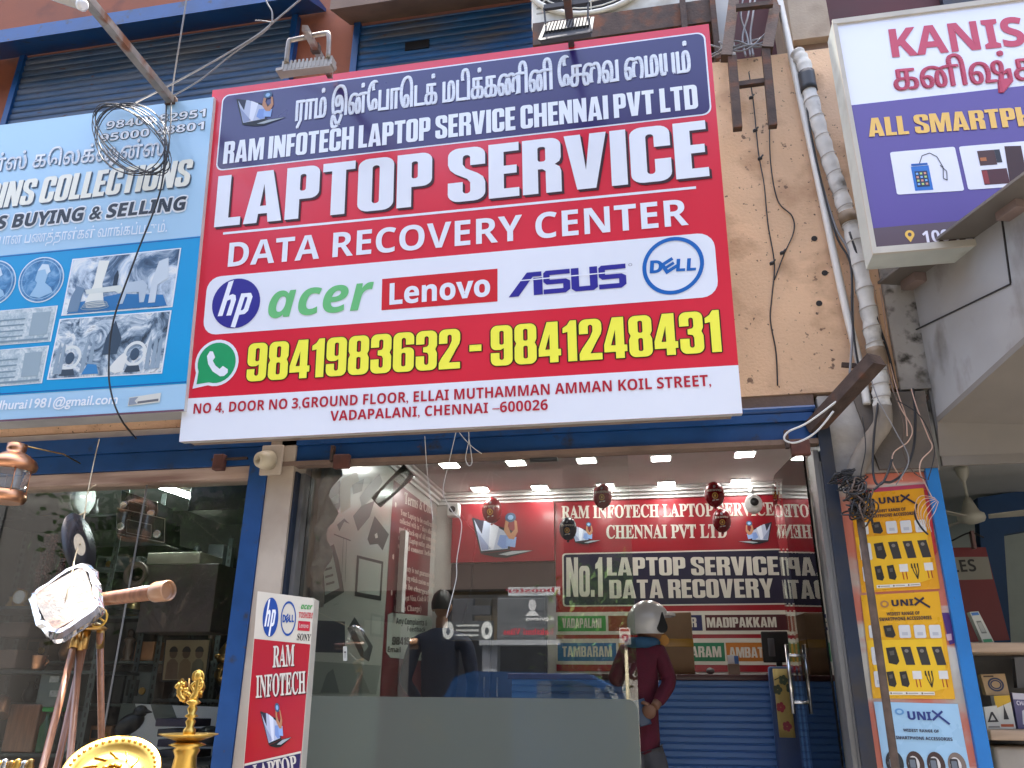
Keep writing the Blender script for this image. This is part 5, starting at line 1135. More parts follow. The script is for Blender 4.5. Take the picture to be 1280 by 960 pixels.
def hand(A, w, f, n, m, s=1.0, curl=.5, flip=1):
    """palm, four bent fingers of different lengths and a thumb; w wrist, f finger direction, n palm normal"""
    w = Vector(w); f = Vector(f).normalized(); n = Vector(n); n = (n - f * n.dot(f)).normalized(); sd = f.cross(n) * flip
    A.ball(w + f * .048 * s, (.018 * s, .043 * s, .05 * s), m, 12, Matrix((n, sd, f)).transposed())
    for k, (ln, off) in enumerate(((.066, -.03), (.076, -.010), (.071, .011), (.056, .030))):
        p = w + f * (.085 - abs(off) * .15) * s + sd * off * s; d = (f + sd * off * 2.5).normalized(); pts = [p]; ang = 0
        for q_, l_ in enumerate((.45, .32, .23)):
            ang += curl * (.5 + .35 * q_); pts.append(pts[-1] + (d * math.cos(ang) + n * math.sin(ang)) * ln * l_ * s)
        A.tube(pts, [.0092 * s, .0088 * s, .008 * s, .006 * s], m, 8); A.ball(pts[-1], .0062 * s, m, 8)
    p = w + f * .02 * s - sd * .03 * s; pts = [p, p + (f * .55 - sd * .8 + n * .2).normalized() * .035 * s, p + (f * .55 - sd * .8 + n * .2).normalized() * .035 * s + (f * .9 - sd * .25 + n * .4).normalized() * .03 * s]
    A.tube(pts, [.012 * s, .0105 * s, .008 * s], m, 8); A.ball(pts[-1], .008 * s, m, 8)
def head(parent, c, fwd, r=.098, hair=None, m=None):
    """c centre of the skull; fwd the way the face looks"""
    m = m or m_skin; c = Vector(c); f = Vector(fwd); f.z = 0; f.normalize(); s = f.cross(Vector((0, 0, 1))); u = Vector((0, 0, 1)); Mx_ = Matrix((s, f, u)).transposed()
    A = MB(); bm = bmesh.new(); bmesh.ops.create_uvsphere(bm, u_segments=24, v_segments=18, radius=1)
    for v in bm.verts:
        x, y, z = v.co; q = Vector((x * .075, y * .096, z * .115))
        if z < -.1: q.x *= 1 - .32 * (-z - .1); q.y = q.y * (1 - .18 * (-z)) + .012 * (-z)
        v.co = c + Mx_ @ (q * (r / .098))
    A.bm(bm, m, None, True); k = r / .098
    P_ = lambda x, y, z: c + Mx_ @ (Vector((x, y, z)) * k)
    A.ball(P_(0, .1, -.025), (.012 * k, .02 * k, .018 * k), m, 10, Mx_)     # nose
    A.tube([P_(0, .093, .012), P_(0, .108, -.022)], [.006 * k, .010 * k], m, 8)
    for sx in (-1, 1): A.ball(P_(.076 * sx, -.005, -.015), (.012 * k, .02 * k, .032 * k), m, 10, Mx_)
    o = A.build('head', parent); E = MB()
    for sx in (-1, 1): E.ball(P_(.031 * sx, .083, .008), (.013 * k, .008 * k, .007 * k), mat('eye_white', (.6, .58, .55), rough=.2, var=0), 10, Mx_); E.ball(P_(.031 * sx, .090, .008), (.006 * k, .003 * k, .006 * k), m_black, 8, Mx_); E.tube([P_(.016 * sx, .096, .026), P_(.034 * sx, .092, .031), P_(.05 * sx, .08, .026)], .0035 * k, m_hair, 6)
    E.build('eyes', parent); E = MB(); E.tube([P_(-.022, .091, -.058), P_(0, .099, -.056), P_(.022, .091, -.058)], .005 * k, mat('lips', (.22, .075, .06), rough=.45, var=0), 8); E.build('mouth', parent)
    if hair: 
        H = MB(); bm = bmesh.new(); bmesh.ops.create_uvsphere(bm, u_segments=24, v_segments=18, radius=1)
        for v in list(bm.verts):
            x, y, z = v.co; q = Vector((x * .083, y * .104 - .006, z * .122 + .006)); v.co = c + Mx_ @ (q * k * (1 + .02 * rnd.random()))
            if (y > .35 and z < .45) or (z < -.45): bm.verts.remove(v)
        H.bm(bm, m_hair, None, True); H.build('hair', parent)
    return o
# customer in the doorway: white helmet, maroon jumper, arm akimbo with a phone, back three-quarter view, facing right
YP = 5.5
hc = at(811, 777, YP); px1 = (at(811, 776, YP) - at(808, 776, YP)).length / 3
kx = lambda u, v, Y=YP: at(u, v, Y)
pr = thing('person', 'person in maroon jumper and white helmet at the counter, hand on hip', 'person', (kx(797, 900).x, YP, .6))
hip = kx(806, 926); neck = kx(803, 806); sh_r = kx(824, 816, YP - .04); elb = kx(838, 853, YP - .06); wri = kx(818, 884, YP - .19); sh_l = kx(782, 815, YP + .05)
m_jump = mat('maroon_jumper', (.115, .012, .028), rough=.85, var=.14, vs=18, bump=.4, bs=120)
chest = kx(802, 845); waist = kx(803, 890)
V = [(hip + Vector((0, 0, -.10)), (.125, .105)), (waist, (.125, .105)), (chest, (.135, .115)), (kx(803, 818), (.105, .085)), (neck, (.06, .06)), (sh_r, (.062, .062)), (elb, (.05, .05)), (wri + (elb - wri) * .1, (.038, .038)), (sh_l, (.062, .062)), (kx(768, 850, YP + .02), (.05, .05)), (kx(780, 850, YP + .3), (.038, .038))]
A = skin_body('jumper', V, [(0, 1), (1, 2), (2, 3), (3, 4), (3, 5), (5, 6), (6, 7), (3, 8), (8, 9), (9, 10)], m_jump); A.build('jumper', pr)
hp_ = hip; V = [(hip + Vector((0, 0, .04)), (.10, .085)), (hip + Vector((.06, 0, -.14)), (.082, .085)), (Vector((hip.x + .08, YP + .01, 1.08)), (.068, .068)), (Vector((hip.x + .085, YP + .03, .70)), (.05, .055)), (hip + Vector((-.07, 0, -.14)), (.082, .085)), (Vector((hip.x - .1, YP + .02, 1.08)), (.068, .068)), (Vector((hip.x - .1, YP + .04, .70)), (.05, .055))]
A = skin_body('trousers', V, [(0, 1), (1, 2), (2, 3), (0, 4), (4, 5), (5, 6)], mat('grey_trousers', (.085, .085, .095), rough=.85, var=.12, vs=14, bump=.3)); A.build('trousers', pr)
for dx_ in (.085, -.1):
    A = MB(); A.ball((hip.x + dx_, YP + .06, .65), (.05, .125, .05), m_black, 14); A.build('shoe', pr)
A = skin_body('body', [(kx(803, 815), .05), (kx(803, 806), .052), (kx(806, 796), .05), (hc + Vector((0, 0, -.06)), .055)], [(0, 1), (1, 2), (2, 3)], m_skin)
A.build('body', pr); A = MB(); hand(A, wri, Vector((-.75, .35, -.55)), Vector((.1, .9, .2)), m_skin, 1.0, .55, 1); A.tube([wri + (elb - wri) * .2, wri], [.03, .027], m_skin, 10); A.build('hand', pr)
fw = Vector((.85, .5, 0)).normalized()
hcc = Vector((hc.x, YP, hc.z - .03)); head(pr, hcc, fw)
hm_ = MB(); bm = bmesh.new(); bmesh.ops.create_uvsphere(bm, u_segments=32, v_segments=22, radius=1); hr = 26 * px1
sfw = fw.cross(Vector((0, 0, 1))); Mh = Matrix((sfw, fw, Vector((0, 0, 1)))).transposed()
for v in list(bm.verts):
    x, y, z = v.co
    if (y > .45 and z < .25) or z < -.62: bm.verts.remove(v); continue
    v.co = hcc + Vector((0, 0, .025)) + Mh @ Vector((x * .125, y * .145, z * .14))
hm_.bm(bm, mat('helmet_white', (.62, .61, .58), rough=.22, var=.04, coat=.6), None, True)
pk = [hcc + Vector((0, 0, .075)) + Mh @ Vector((.115 * math.cos(R(t_)), .02 + .155 * math.sin(R(t_)), 0)) for t_ in range(15, 166, 10)]
hm_.tube(pk, .012, MATS['helmet_white'], 8)
ho = hm_.build('helmet', pr)
e_ = MB(); sgn = 1
side = sfw * (1 if sfw.y < 0 else -1); er = hcc + Vector((0, 0, .02)) + fw * .015
EP = Pl(er + side * .122, -fw if (-fw).cross(Vector((0, 0, 1))).dot(side) > 0 else fw, (0, 0, 1))
dr = arc(0.01, -.03, .036, .038, 190, 360 + 20, 14) + [(.015, .06)]
e_.prism([EP.p(x, y, -.004) for x, y in dr], EP.n * .012, m_black); e_.build('ear_vent', ho)
A = MB(); A.tube([hcc + Mh @ Vector((.03, .085, -.085)), hcc + Mh @ Vector((0, .1, -.075)), hcc + Mh @ Vector((-.03, .085, -.085))], .035, mat('orange_mask', (.55, .26, .05), rough=.7, var=.08), 12); A.build('face_mask', pr)
A = MB(); A.tube([kx(803, 804) + Vector((.08 * math.cos(k * .4), .085 * math.sin(k * .4), .0)) for k in range(16)], .035, mat('blue_scarf', (.03, .10, .19), rough=.85, var=.15, vs=20), 10, True); A.build('scarf', pr)
A = MB(); A.bev(-.038, .038, -.006, .006, -.075, .075, mat('phone_case', (.03, .06, .12), rough=.3), .005, Matrix.Translation(wri + Vector((-.075, .02, -.03))) @ Matrix.Rotation(R(-15), 4, 'Y') @ Matrix.Rotation(R(20), 4, 'Z')); A.build('phone', label='dark blue phone held at the hip by the person in the helmet', cat='phone')

# shop worker seen from behind through the window
YW = 6.55; hw = at(553, 757, YW); wk = thing('person', 'person with black hair in a dark blue shirt inside the shop, back to the window', 'person', (hw.x, YW, .6))
m_shirt = mat('navy_shirt', (.006, .013, .04), rough=.8, var=.15, vs=10, bump=.2)
g2 = lambda u, v, Y=YW: at(u, v, Y)
V = [(Vector((hw.x, YW, 1.42)), (.15, .11)), (Vector((hw.x, YW, 1.62)), (.155, .115)), (Vector((hw.x, YW, hw.z - .45)), (.175, .125)), (Vector((hw.x, YW, hw.z - .25)), (.13, .09)), (Vector((hw.x, YW, hw.z - .17)), (.06, .06)), (Vector((hw.x - .21, YW, hw.z - .29)), (.075, .07)), (Vector((hw.x - .28, YW - .02, hw.z - .58)), (.055, .055)), (Vector((hw.x - .22, YW + .2, hw.z - .72)), (.04, .04)), (Vector((hw.x + .21, YW, hw.z - .29)), (.075, .07)), (Vector((hw.x + .28, YW - .02, hw.z - .58)), (.055, .055)), (Vector((hw.x + .2, YW + .2, hw.z - .7)), (.04, .04))]
A = skin_body('shirt', V, [(0, 1), (1, 2), (2, 3), (3, 4), (3, 5), (5, 6), (6, 7), (3, 8), (8, 9), (9, 10)], m_shirt); A.build('shirt', wk)
V = [(Vector((hw.x, YW, 1.44)), (.15, .11)), (Vector((hw.x + .08, YW, 1.3)), (.09, .09)), (Vector((hw.x + .09, YW, 1.03)), (.065, .065)), (Vector((hw.x + .09, YW + .02, .68)), (.05, .05)), (Vector((hw.x - .08, YW, 1.3)), (.09, .09)), (Vector((hw.x - .09, YW, 1.03)), (.065, .065)), (Vector((hw.x - .09, YW + .02, .68)), (.05, .05))]
A = skin_body('trousers', V, [(0, 1), (1, 2), (2, 3), (0, 4), (4, 5), (5, 6)], MATS['grey_trousers']); A.build('trousers', wk)
A = skin_body('body', [(hw + Vector((0, 0, -.24)), .05), (hw + Vector((0, 0, -.14)), .052), (hw + Vector((0, 0, -.06)), .055)], [(0, 1), (1, 2)], m_skin)
A.build('body', wk)
for sx in (-1, 1): A = MB(); w_ = Vector((hw.x + .21 * sx, YW + .22, hw.z - .72)); hand(A, w_, (-.2 * sx, .8, -.1), (0, -.1, -1), m_skin, 1, .4, sx); A.build('hand', wk)
head(wk, hw, (0.15, 1, 0), hair=True)
for sx in (-1, 1): A = MB(); A.ball((hw.x + .09 * sx, YW + .06, .65), (.05, .125, .05), m_black, 14); A.build('shoe', wk)
# ------------------------------------------------------------------ antique shop window: racks and wares
m_rack = mat('green_rack', (.07, .085, .08), rough=.5, metal=.4, var=.2)
def rack(xs, ys, zs, label):
    t = thing('rack', label, 'rack', ((xs[0] + xs[1]) / 2, ys[0], .4), 'slotted steel racks in the antique shop')
    for x_ in xs:
        for y_ in ys:
            a = MB(); a.box(x_ - .022, x_ + .022, y_, y_ + .004, .4, zs[-1] + .25, m_rack); a.box(x_ - .022, x_ - .018, y_ + .0045, y_ + .04, .4, zs[-1] + .25, m_rack)
            z_ = .5
            while z_ < zs[-1] + .2: a.box(x_ - .006, x_ + .006, y_ - .0015, y_ - .0005, z_, z_ + .03, m_dark); z_ += .06
            a.build('upright', t)
    for z_ in zs: a = MB(); a.box(xs[0] - .02, xs[1] + .02, ys[0] + .005, ys[1] + .03, z_ - .02, z_, m_rack); a.build('shelf_board', t)
    return t
YR = 5.1
rx0, rx1 = at(-60, 800, YR).x, at(118, 830, YR).x
zs = [at(40, y_, YR).z for y_ in (942, 838, 757, 645)]
rack((rx0, rx1), (YR, YR + .45), zs, 'dark green slotted steel rack at the far left crowded with antiques')
YR2 = 5.6
r20, r21 = at(190, 860, YR2).x, at(286, 860, YR2).x
zs2 = [at(230, y_, YR2).z for y_ in (920, 874, 744)]
rack((r20, r21), (YR2, YR2 + .4), zs2, 'slotted steel rack behind the brass lamp holding the brass head')
def boxy(name, label, cat, q0, q1, Y, dep, m, b=.006, rot=0):
    p0, p1 = at(*q0, Y), at(*q1, Y); a = MB(); a.bev(min(p0.x, p1.x), max(p0.x, p1.x), Y, Y + dep, min(p0.z, p1.z), max(p0.z, p1.z), m, b)
    return a.build(name, label=label, cat=cat), p0, p1
m_radio = mat('black_bakelite', (.018, .018, .018), rough=.3, var=.2, coat=.3)
def radio(label, TL, TR, BR, BL, Y):
    pl = Pl((0, Y, 0), (1, .12, 0), (0, 0, 1)); q = Quad(pl, TL, TR, BR, BL); t = thing('radio', label, 'radio', q(.5, 0), 'old radios on the upper shelf')
    a = MB(); a.prism([q(0, 0), q(1, 0), q(1, 1), q(0, 1)], pl.n * -.22, m_radio); a.build('case', t)
    a = MB(); ch = mat('dull_chrome', (.42, .42, .40), rough=.3, metal=.9, var=.1)
    line(a, q, [(.01, .02), (.99, .02), (.99, .98), (.01, .98), (.01, .02)], .012, .002, ch, .03); line(a, q, [(.22, .12), (.72, .12), (.72, .62), (.22, .62), (.22, .12)], .008, .002, ch, .02); a.build('trim', t)
    a = MB(); rect(a, q, .25, .15, .70, .34, .003, mat('dial_glass', (.06, .07, .065), rough=.15)); rect(a, q, .25, .4, .7, .58, .003, mat('dial_lower', (.035, .04, .035), rough=.2)); a.build('dial', t)
    for x_ in (.12, .86): a = MB(); a.lathe([(.03, 0), (.028, .02), (.02, .024)], q(x_, .3, .001), m_steel, 16, pl.n); a.build('knob', t)
    a = MB(); rect(a, q, .77, .15, .96, .9, .003, mat('radio_mesh', (.05, .05, .047), rough=.6, var=.3, vs=60)); a.build('speaker_mesh', t)
    return t
radio('upper black box radio with a bright chrome badge, stacked on a wider radio', (152, 612), (198, 628), (196, 652), (150, 638), 5.3)
radio('wider lower black radio with chrome trimmed dial below the upper radio', (146, 634), (207, 648), (206, 679), (145, 667), 5.25)
q = at(188, 630, 5.25); a = MB(); a.bev(q.x - .07, q.x + .06, 5.24, 5.25, q.z - .015, q.z + .015, m_steel, .004); a.build('chrome_badge', label='shining chrome strip on the front of the upper radio', cat='badge')
a = MB(); z_ = at(170, 680, 5.3).z; a.box(at(100, 680, 5.3).x, at(215, 690, 5.3).x, 5.2, 5.6, z_ - .035, z_ - .004, m_black); a.build('shelf', label='black hanging shelf carrying the old radios', cat='shelf')
# tube light
q0, q1 = at(194, 606, 5.0), at(244, 622, 6.3); t = thing('tube_light', 'lit fluorescent tube on the antique shop ceiling', 'tube light', (q0 + q1) / 2)
q1 = at(244, 623, 5.6)
a = MB(); a.tube([q0, q1], .016, mat_emit('tube_glow', (.9, 1, .97), 42), 10); a.build('tube', t); a = MB(); a.beam(q0 + Vector((0, 0, .035)), q1 + Vector((0, 0, .035)), .04, .03, m_white); a.build('batten', t)
boxy('shelf', 'black overhead shelf in the upper right corner of the antique shop window', 'shelf', (240, 600), (312, 636), 5.0, .5, m_black)
boxy('foam_block', 'cream coloured foam block lying on a brown cabinet', 'foam block', (185, 691), (249, 704), 5.15, .3, mat('foam_cream', (.50, .50, .40), rough=.8, var=.1))
boxy('cabinet', 'dull brown cabinet below the cream foam block', 'cabinet', (184, 706), (262, 790), 5.15, .3, mat('cabinet_brown', (.07, .05, .045), rough=.6, var=.25))
q = at(171, 718, 5.05); t = thing('speaker', 'round tan loudspeaker cone in a dark frame beside the brown cabinet', 'speaker', q)
a = MB(); a.lathe([(.085, 0), (.082, .03), (.05, .0), (.045, -.02)], q, mat('cone_tan', (.17, .12, .09), rough=.7, var=.15), 28, (0, -1, 0)); a.build('rim', t); a = MB(); a.lathe([(.045, .0), (.02, -.035)], q + Vector((0, .0, 0)), m_black, 24, (0, -1, 0)); a.build('cone', t)
# big grey lamp housing lying at upper left
q0, q1 = at(34, 622, 5.0), at(102, 623, 5.0); t = thing('searchlight', 'old grey metal searchlight with a glass front lying under the lintel', 'lamp', (q0 + q1) / 2)
a = MB(); ax = (q1 - q0).normalized(); Ls = (q1 - q0).length; a.lathe([(.07, 0), (.115, .03), (.125, Ls * .3), (.12, Ls * .75), (.135, Ls * .78), (.135, Ls), (.12, Ls + .01)], q0, mat('grey_metal', (.20, .205, .19), rough=.35, metal=.7, var=.15), 28, ax); a.build('housing', t)
a = MB(); a.lathe([(.122, 0), (.10, .03), (.02, .045)], q1 + ax * .006, mat('lamp_lens', (.45, .47, .45), rough=.1, var=.05), 28, ax); a.build('lens', t)
# more wares on the left rack
m_bead = mat('red_beads', (.085, .022, .02), rough=.35, var=.4, vs=40)
q = at(58, 690, 5.0); t = thing('bead_bunch', 'bunch of dark red beaded strings hanging in the antique shop window', 'beads', q)
for k in range(16):
    a = MB(); x_ = q.x + (rnd.random() - .5) * .2; y_ = 5.0 + rnd.random() * .12; L_ = .28 + rnd.random() * .16
    for j in range(int(L_ / .022)): a.ball((x_ + .006 * math.sin(j), y_, q.z + .12 - j * .022), .012, m_bead, 8)
    a.build('bead_string', t)
q = at(42, 828, 5.1); zz_ = zs[1] + .001; t = thing('copper_cup', 'small ribbed copper cup on the middle shelf of the left rack', 'cup', (q.x, 5.15, zz_))
a = MB(); a.lathe([(.03, 0), (.042, .01), (.045, .05), (.05, .09), (.052, .10), (.046, .10), (.04, .02)], (q.x, 5.15, zz_), m_copper, 24); a.build('bowl', t); a = MB(); a.tube([(q.x + .05, 5.15, zz_ + .08), (q.x + .075, 5.15, zz_ + .06), (q.x + .047, 5.15, zz_ + .03)], .005, m_copper, 8); a.build('handle', t)
boxy('wooden_box', 'brown wooden box with a round carved mark at the left edge', 'box', (-14, 812), (17, 835), 5.12, .2, mat('box_brown', (.14, .085, .06), rough=.6, var=.2))
boxy('wooden_box', 'dark brown flat wooden box on the shelf above the carved box', 'box', (-10, 778), (34, 796), 5.14, .2, mat('box_dark', (.075, .045, .032), rough=.5, var=.2))
q = at(8, 900, 5.08); t = thing('gramophone', 'reddish brown wooden gramophone with a curved horn at the lower left', 'gramophone', (q.x, 5.15, zs[0]))
a = MB(); a.bev(q.x - .03, q.x + .2, 5.12, 5.36, zs[0] + .002, at(20, 880, 5.1).z, m_wood, .01); a.build('case', t)
a = MB(); h0 = at(-5, 876, 5.1); pts = smooth_path([h0 + Vector((-.05, 0, -.12)), h0 + Vector((.01, 0, .0)), h0 + Vector((.09, -.03, -.0)), h0 + Vector((.12, -.08, -.09))], 6); a.tube(pts, [.02 + .04 * (i / len(pts)) ** 2 for i in range(len(pts))], m_copper, 16); a.build('horn', t)
for k, (u, lb, m_) in enumerate(((52, 'green glass bottle with a white label on the lower left shelf', mat('bottle_green', (.03, .12, .05), rough=.12)), (66, 'tall dark bottle beside the green bottle', mat('bottle_dark', (.02, .03, .025), rough=.12)), (82, 'small clear glass decanter on the lower shelf behind the tripod', mat('bottle_clear', (.3, .33, .31), rough=.08)))):
    q = at(u, 935, 5.16); h_ = (.26, .3, .2)[k]; t = thing('bottle', lb, 'bottle', (q.x, 5.16, zs[0]), 'bottles on the lower shelf')
    a = MB(); a.lathe([(.036, .001), (.038, .02), (.038, h_ * .62), (.014, h_ * .78), (.013, h_ * .95)], (q.x, 5.16, zs[0]), m_, 20); a.build('glass', t); a = MB(); a.lathe([(.015, 0), (.015, .03)], (q.x, 5.16, zs[0] + h_ * .951), (m_black, m_brass_d, m_white)[k], 16); a.build('cap', t)
boxy('amplifier', 'grey green amplifier with two square meters behind the tripod legs', 'amplifier', (52, 842), (76, 884), 5.14, .25, mat('amp_grey', (.13, .16, .145), rough=.45, var=.15))
a = MB(); 
for y_ in (848, 866): p0, p1 = at(63, y_ - 3, 5.13), at(73, y_ + 5, 5.13); a.box(p0.x, p1.x, 5.128, 5.1385, p1.z, p0.z, mat('meter_face', (.35, .36, .33), rough=.3, var=.2, vs=50))
a.build('meter_panel', label='pair of square dial meters on the grey green amplifier', cat='meter')
boxy('green_case', 'bright green plastic tray between the amplifier and the tripod', 'tray', (53, 884), (72, 890), 5.13, .2, mat('green_plastic', (.01, .26, .04), rough=.3))
for k in range(9):
    u = (-4, 12, 24, 88, 96, 104, 20, 34, 92)[k]; zi = (2, 2, 2, 1, 1, 2, 3, 3, 3)[k]; q = at(u, 800, 5.2); h_ = .07 + .09 * rnd.random()
    nm_, lb = [('brass_vase', 'small tarnished brass vase'), ('clay_pot', 'dull red clay pot'), ('clock', 'old round table clock'), ('iron_figure', 'black iron figure'), ('oil_lamp', 'little copper oil lamp'), ('jar', 'brown glazed jar'), ('brass_bell', 'tarnished brass bell'), ('tin', 'faded red tin'), ('goblet', 'dark metal goblet')][k]
    mm_ = (m_brass_d, mat('clay', (.16, .06, .04), rough=.7), m_brass_d, m_black, m_copper, mat('brown_glaze', (.09, .045, .03), rough=.25), m_brass_d, mat('red_tin', (.2, .03, .03), rough=.4), m_black)[k]
    a = MB(); c_ = (q.x, 5.25 - .05 * (k % 3), zs[zi] + .001)
    if k == 2:
        a.lathe([(.055, 0), (.055, .04)], (c_[0], c_[1], c_[2] + .06), mm_, 24, (0, -1, 0)); a.lathe([(.046, .0), (.046, .002)], (c_[0], c_[1] - .041, c_[2] + .06), m_white, 24, (0, -1, 0)); a.box(c_[0] - .04, c_[0] + .04, c_[1] - .03, c_[1], c_[2], c_[2] + .012, mm_)
    else:
        w_ = .03 + .02 * rnd.random(); a.lathe([(w_ * .7, 0), (w_, h_ * .25), (w_ * (.9 if k % 2 else .5), h_ * .6), (w_ * .45, h_ * .8), (w_ * .6, h_)], c_, mm_, 20)
    a.build(nm_, label=lb + ' on the %s shelf of the green rack, %s' % (('lowest', 'middle', 'upper', 'top')[zi], ('near its left post', 'left of centre', 'in the middle', 'behind the tripod head', 'right of the tripod', 'by the right post', 'above the boxes', 'beside the beads', 'in the right corner')[k]), cat='curio')
# a third rack against the back wall, full of small dark wares
YR3 = 6.45; r30, r31 = at(20, 800, YR3).x, at(268, 830, YR3).x
zs3 = [at(150, y_, YR3).z for y_ in (930, 880, 826, 770, 712)]
rack((r30, r31), (YR3, YR3 + .35), zs3, 'long dark rack along the back wall of the antique shop')
kinds = (('vase', 'vase'), ('box', 'box'), ('jug', 'jug'), ('statuette', 'statuette'), ('radio_set', 'radio set'))
tones = (('dull_copper', (.30, .14, .07), .45, .8), ('soot_black', (.02, .02, .02), .5, 0), ('dark_oak', (.07, .04, .025), .5, 0), ('tarnish', (.28, .2, .09), .4, .8), ('slate_grey', (.10, .11, .11), .5, .2), ('oxblood', (.11, .025, .02), .45, 0))
ordn = ('first', 'second', 'third', 'fourth', 'fifth', 'sixth', 'seventh'); lev = ('lowest', 'second', 'middle', 'fourth', 'top')
for zi in range(5):
    for k in range(7):
        kn, kl = kinds[(zi * 2 + k * 3) % 5]; tn, tcx, tr_2, tm = tones[(zi + k * 2 + (k * zi) % 3) % 6]; mm_ = mat(tn, tcx, rough=tr_2, metal=tm, var=.2); x_ = r30 + (r31 - r30) * (k + .5 + .3 * (rnd.random() - .5)) / 7; y_ = YR3 + .17; z_ = zs3[zi] + .001; h_ = .13 + .13 * rnd.random(); a = MB()
        if kn in ('box', 'radio_set'):
            w_ = .07 + .05 * rnd.random(); a.bev(x_ - w_, x_ + w_, y_ - .1, y_ + .1, z_, z_ + h_, mm_, .008)
            if kn == 'radio_set': a.lathe([(.03, 0), (.028, .012)], (x_ + w_ * .45, y_ - .1005, z_ + h_ * .4), m_brass_d, 14, (0, -1, 0)); a.box(x_ - w_ * .8, x_ + w_ * .1, y_ - .106, y_ - .1005, z_ + h_ * .25, z_ + h_ * .75, m_black)
        elif kn == 'statuette':
            a.lathe([(.05, 0), (.05, .02), (.03, .03), (.045, h_ * .35), (.03, h_ * .6), (.05, h_ * .75), (.02, h_ * .85)], (x_, y_, z_), mm_, 16); a.ball((x_, y_, z_ + h_ * .98), (.03, .03, .036), mm_, 12)
        else:
            a.lathe([(.035, 0), (.06, h_ * .3), (.05, h_ * .6), (.022, h_ * .8), (.035, h_)], (x_, y_, z_), mm_, 18)
            if kn == 'jug': a.tube(smooth_path([(x_ + .045, y_, z_ + h_ * .6), (x_ + .085, y_, z_ + h_ * .75), (x_ + .03, y_, z_ + h_ * .95)], 5), .007, mm_, 8)
        a.build(kn, label='%s %s, %s from the left on the %s back rack shelf' % (tn.replace('_', ' '), kl, ordn[k], lev[zi]), cat='curio', group='curios on the back wall rack')
# right rack wares
q = at(270, 800, 5.5); t = thing('mask', 'brass head sculpture with a crown on the right rack', 'sculpture', (q.x, 5.7, zs2[1]))
a = MB(); r_ = .075; zb_ = zs2[1]; a.lathe([(.06, 0.001), (.045, .03), (.035, .07), (.04, .10)], (q.x, 5.72, zb_), m_brass_d, 20); a.ball((q.x, 5.70, zb_ + .18), (r_, r_ * 1.0, r_ * 1.35), m_brass_d, 20); a.ball((q.x, 5.63, zb_ + .175), (.014, .02, .03), m_brass_d, 10)
for sx in (-1, 1): a.ball((q.x + .028 * sx, 5.637, zb_ + .205), (.016, .008, .008), m_brass_d, 10); a.ball((q.x + .078 * sx, 5.7, zb_ + .17), (.012, .02, .03), m_brass_d, 10)
a.ball((q.x, 5.64, zb_ + .125), (.024, .01, .008), m_brass_d, 10); a.build('head', t)
a = MB(); a.lathe([(.075, 0), (.09, .03), (.07, .06), (.075, .08), (.05, .12), (.02, .16), (.012, .2)], (q.x, 5.71, zb_ + .25), m_brass_d, 20)
for k in range(9): a.ball((q.x + .085 * math.cos(k * .7), 5.71 + .085 * math.sin(k * .7), zb_ + .29), .018, m_brass_d, 8)
a.build('crown', t)
ip = Pl((0, 5.58, 0), (1, 0, 0), (0, 0, 1)); q_ = Quad(ip, (208, 800), (262, 800), (256, 850), (203, 850)); t = thing('framed_photo', 'framed old group photograph of three men behind the brass lamp', 'photograph', q_(.5, 0))
a = MB(); a.prism([q_(-.04, -.04, -.002), q_(1.04, -.04, -.002), q_(1.04, 1.04, -.002), q_(-.04, 1.04, -.002)], ip.n * -.02, m_black); a.build('frame', t)
a = MB(); rect(a, q_, 0, 0, 1, 1, .0, ink('#8d7c5f'))
for k, x_ in enumerate((.2, .5, .8)):
    a.shape([circ(x_, .66, .09, 16, .13)], q_, .0015, ink('#5b4636')); a.shape([arc(x_, .7, .1, .14, 0, 180, 10)], q_, .002, ink('#1f1814')); a.shape([[(x_ - .15, .02), (x_ + .15, .02), (x_ + .13, .42), (x_ + .05, .52), (x_ - .05, .52), (x_ - .13, .42)]], q_, .001 + k * .0003, ink(('#6a5340', '#7a6348', '#5f5a48')[k]))
a.build('photo_print', t)
gp_ = Pl((0, 5.5, 0), (1, 0, 0), (0, 0, 1)); q_ = Quad(gp_, (152, 879), (275, 884), (272, 950), (138, 945)); t = thing('patterned_board', 'white and grey chevron patterned board at the foot of the right rack', 'board', q_(.5, 0))
a = MB(); a.prism([q_(0, 0, -.001), q_(1, 0, -.001), q_(1, 1, -.001), q_(0, 1, -.001)], gp_.n * -.03, m_white); a.build('board', t)
a = MB(); G_ = ink('#6c756f'); a.shape([[(0, .5), (0, 1), (.14, 1), (.22, .65), (.1, .2), (.02, 0), (0, 0)]], q_, .001, G_); a.shape([[(.30, 1), (.52, 1), (.60, .70), (.40, .62), (.36, .75)]], q_, .001, G_); a.shape([[(.84, .3), (.90, .75), (.96, .3)]], q_, .001, G_); a.build('pattern', t)
q = at(162, 905, 5.15); t = thing('bird_figurine', 'black iron bird figurine in front of the patterned board', 'figurine', q)
a = MB(); Mr = Matrix.Rotation(R(-35), 3, 'Y'); a.ball(q, (.105, .06, .06), m_black, 16, Matrix.Rotation(R(-30), 3, 'Y')); a.build('body', t)
a = MB(); a.ball(q + Vector((.065, 0, .075)), (.045, .04, .04), m_black, 14); a.lathe([(.018, 0), (.002, .05)], q + Vector((.1, 0, .078)), m_black, 10, (1, 0, -.1)); a.build('head', t)
a = MB(); a.prism([q + Vector(v) for v in ((-.06, 0, -.03), (-.16, 0, -.12), (-.13, 0, -.14), (-.03, 0, -.05))], (0, .02, 0), m_black); a.build('tail', t)
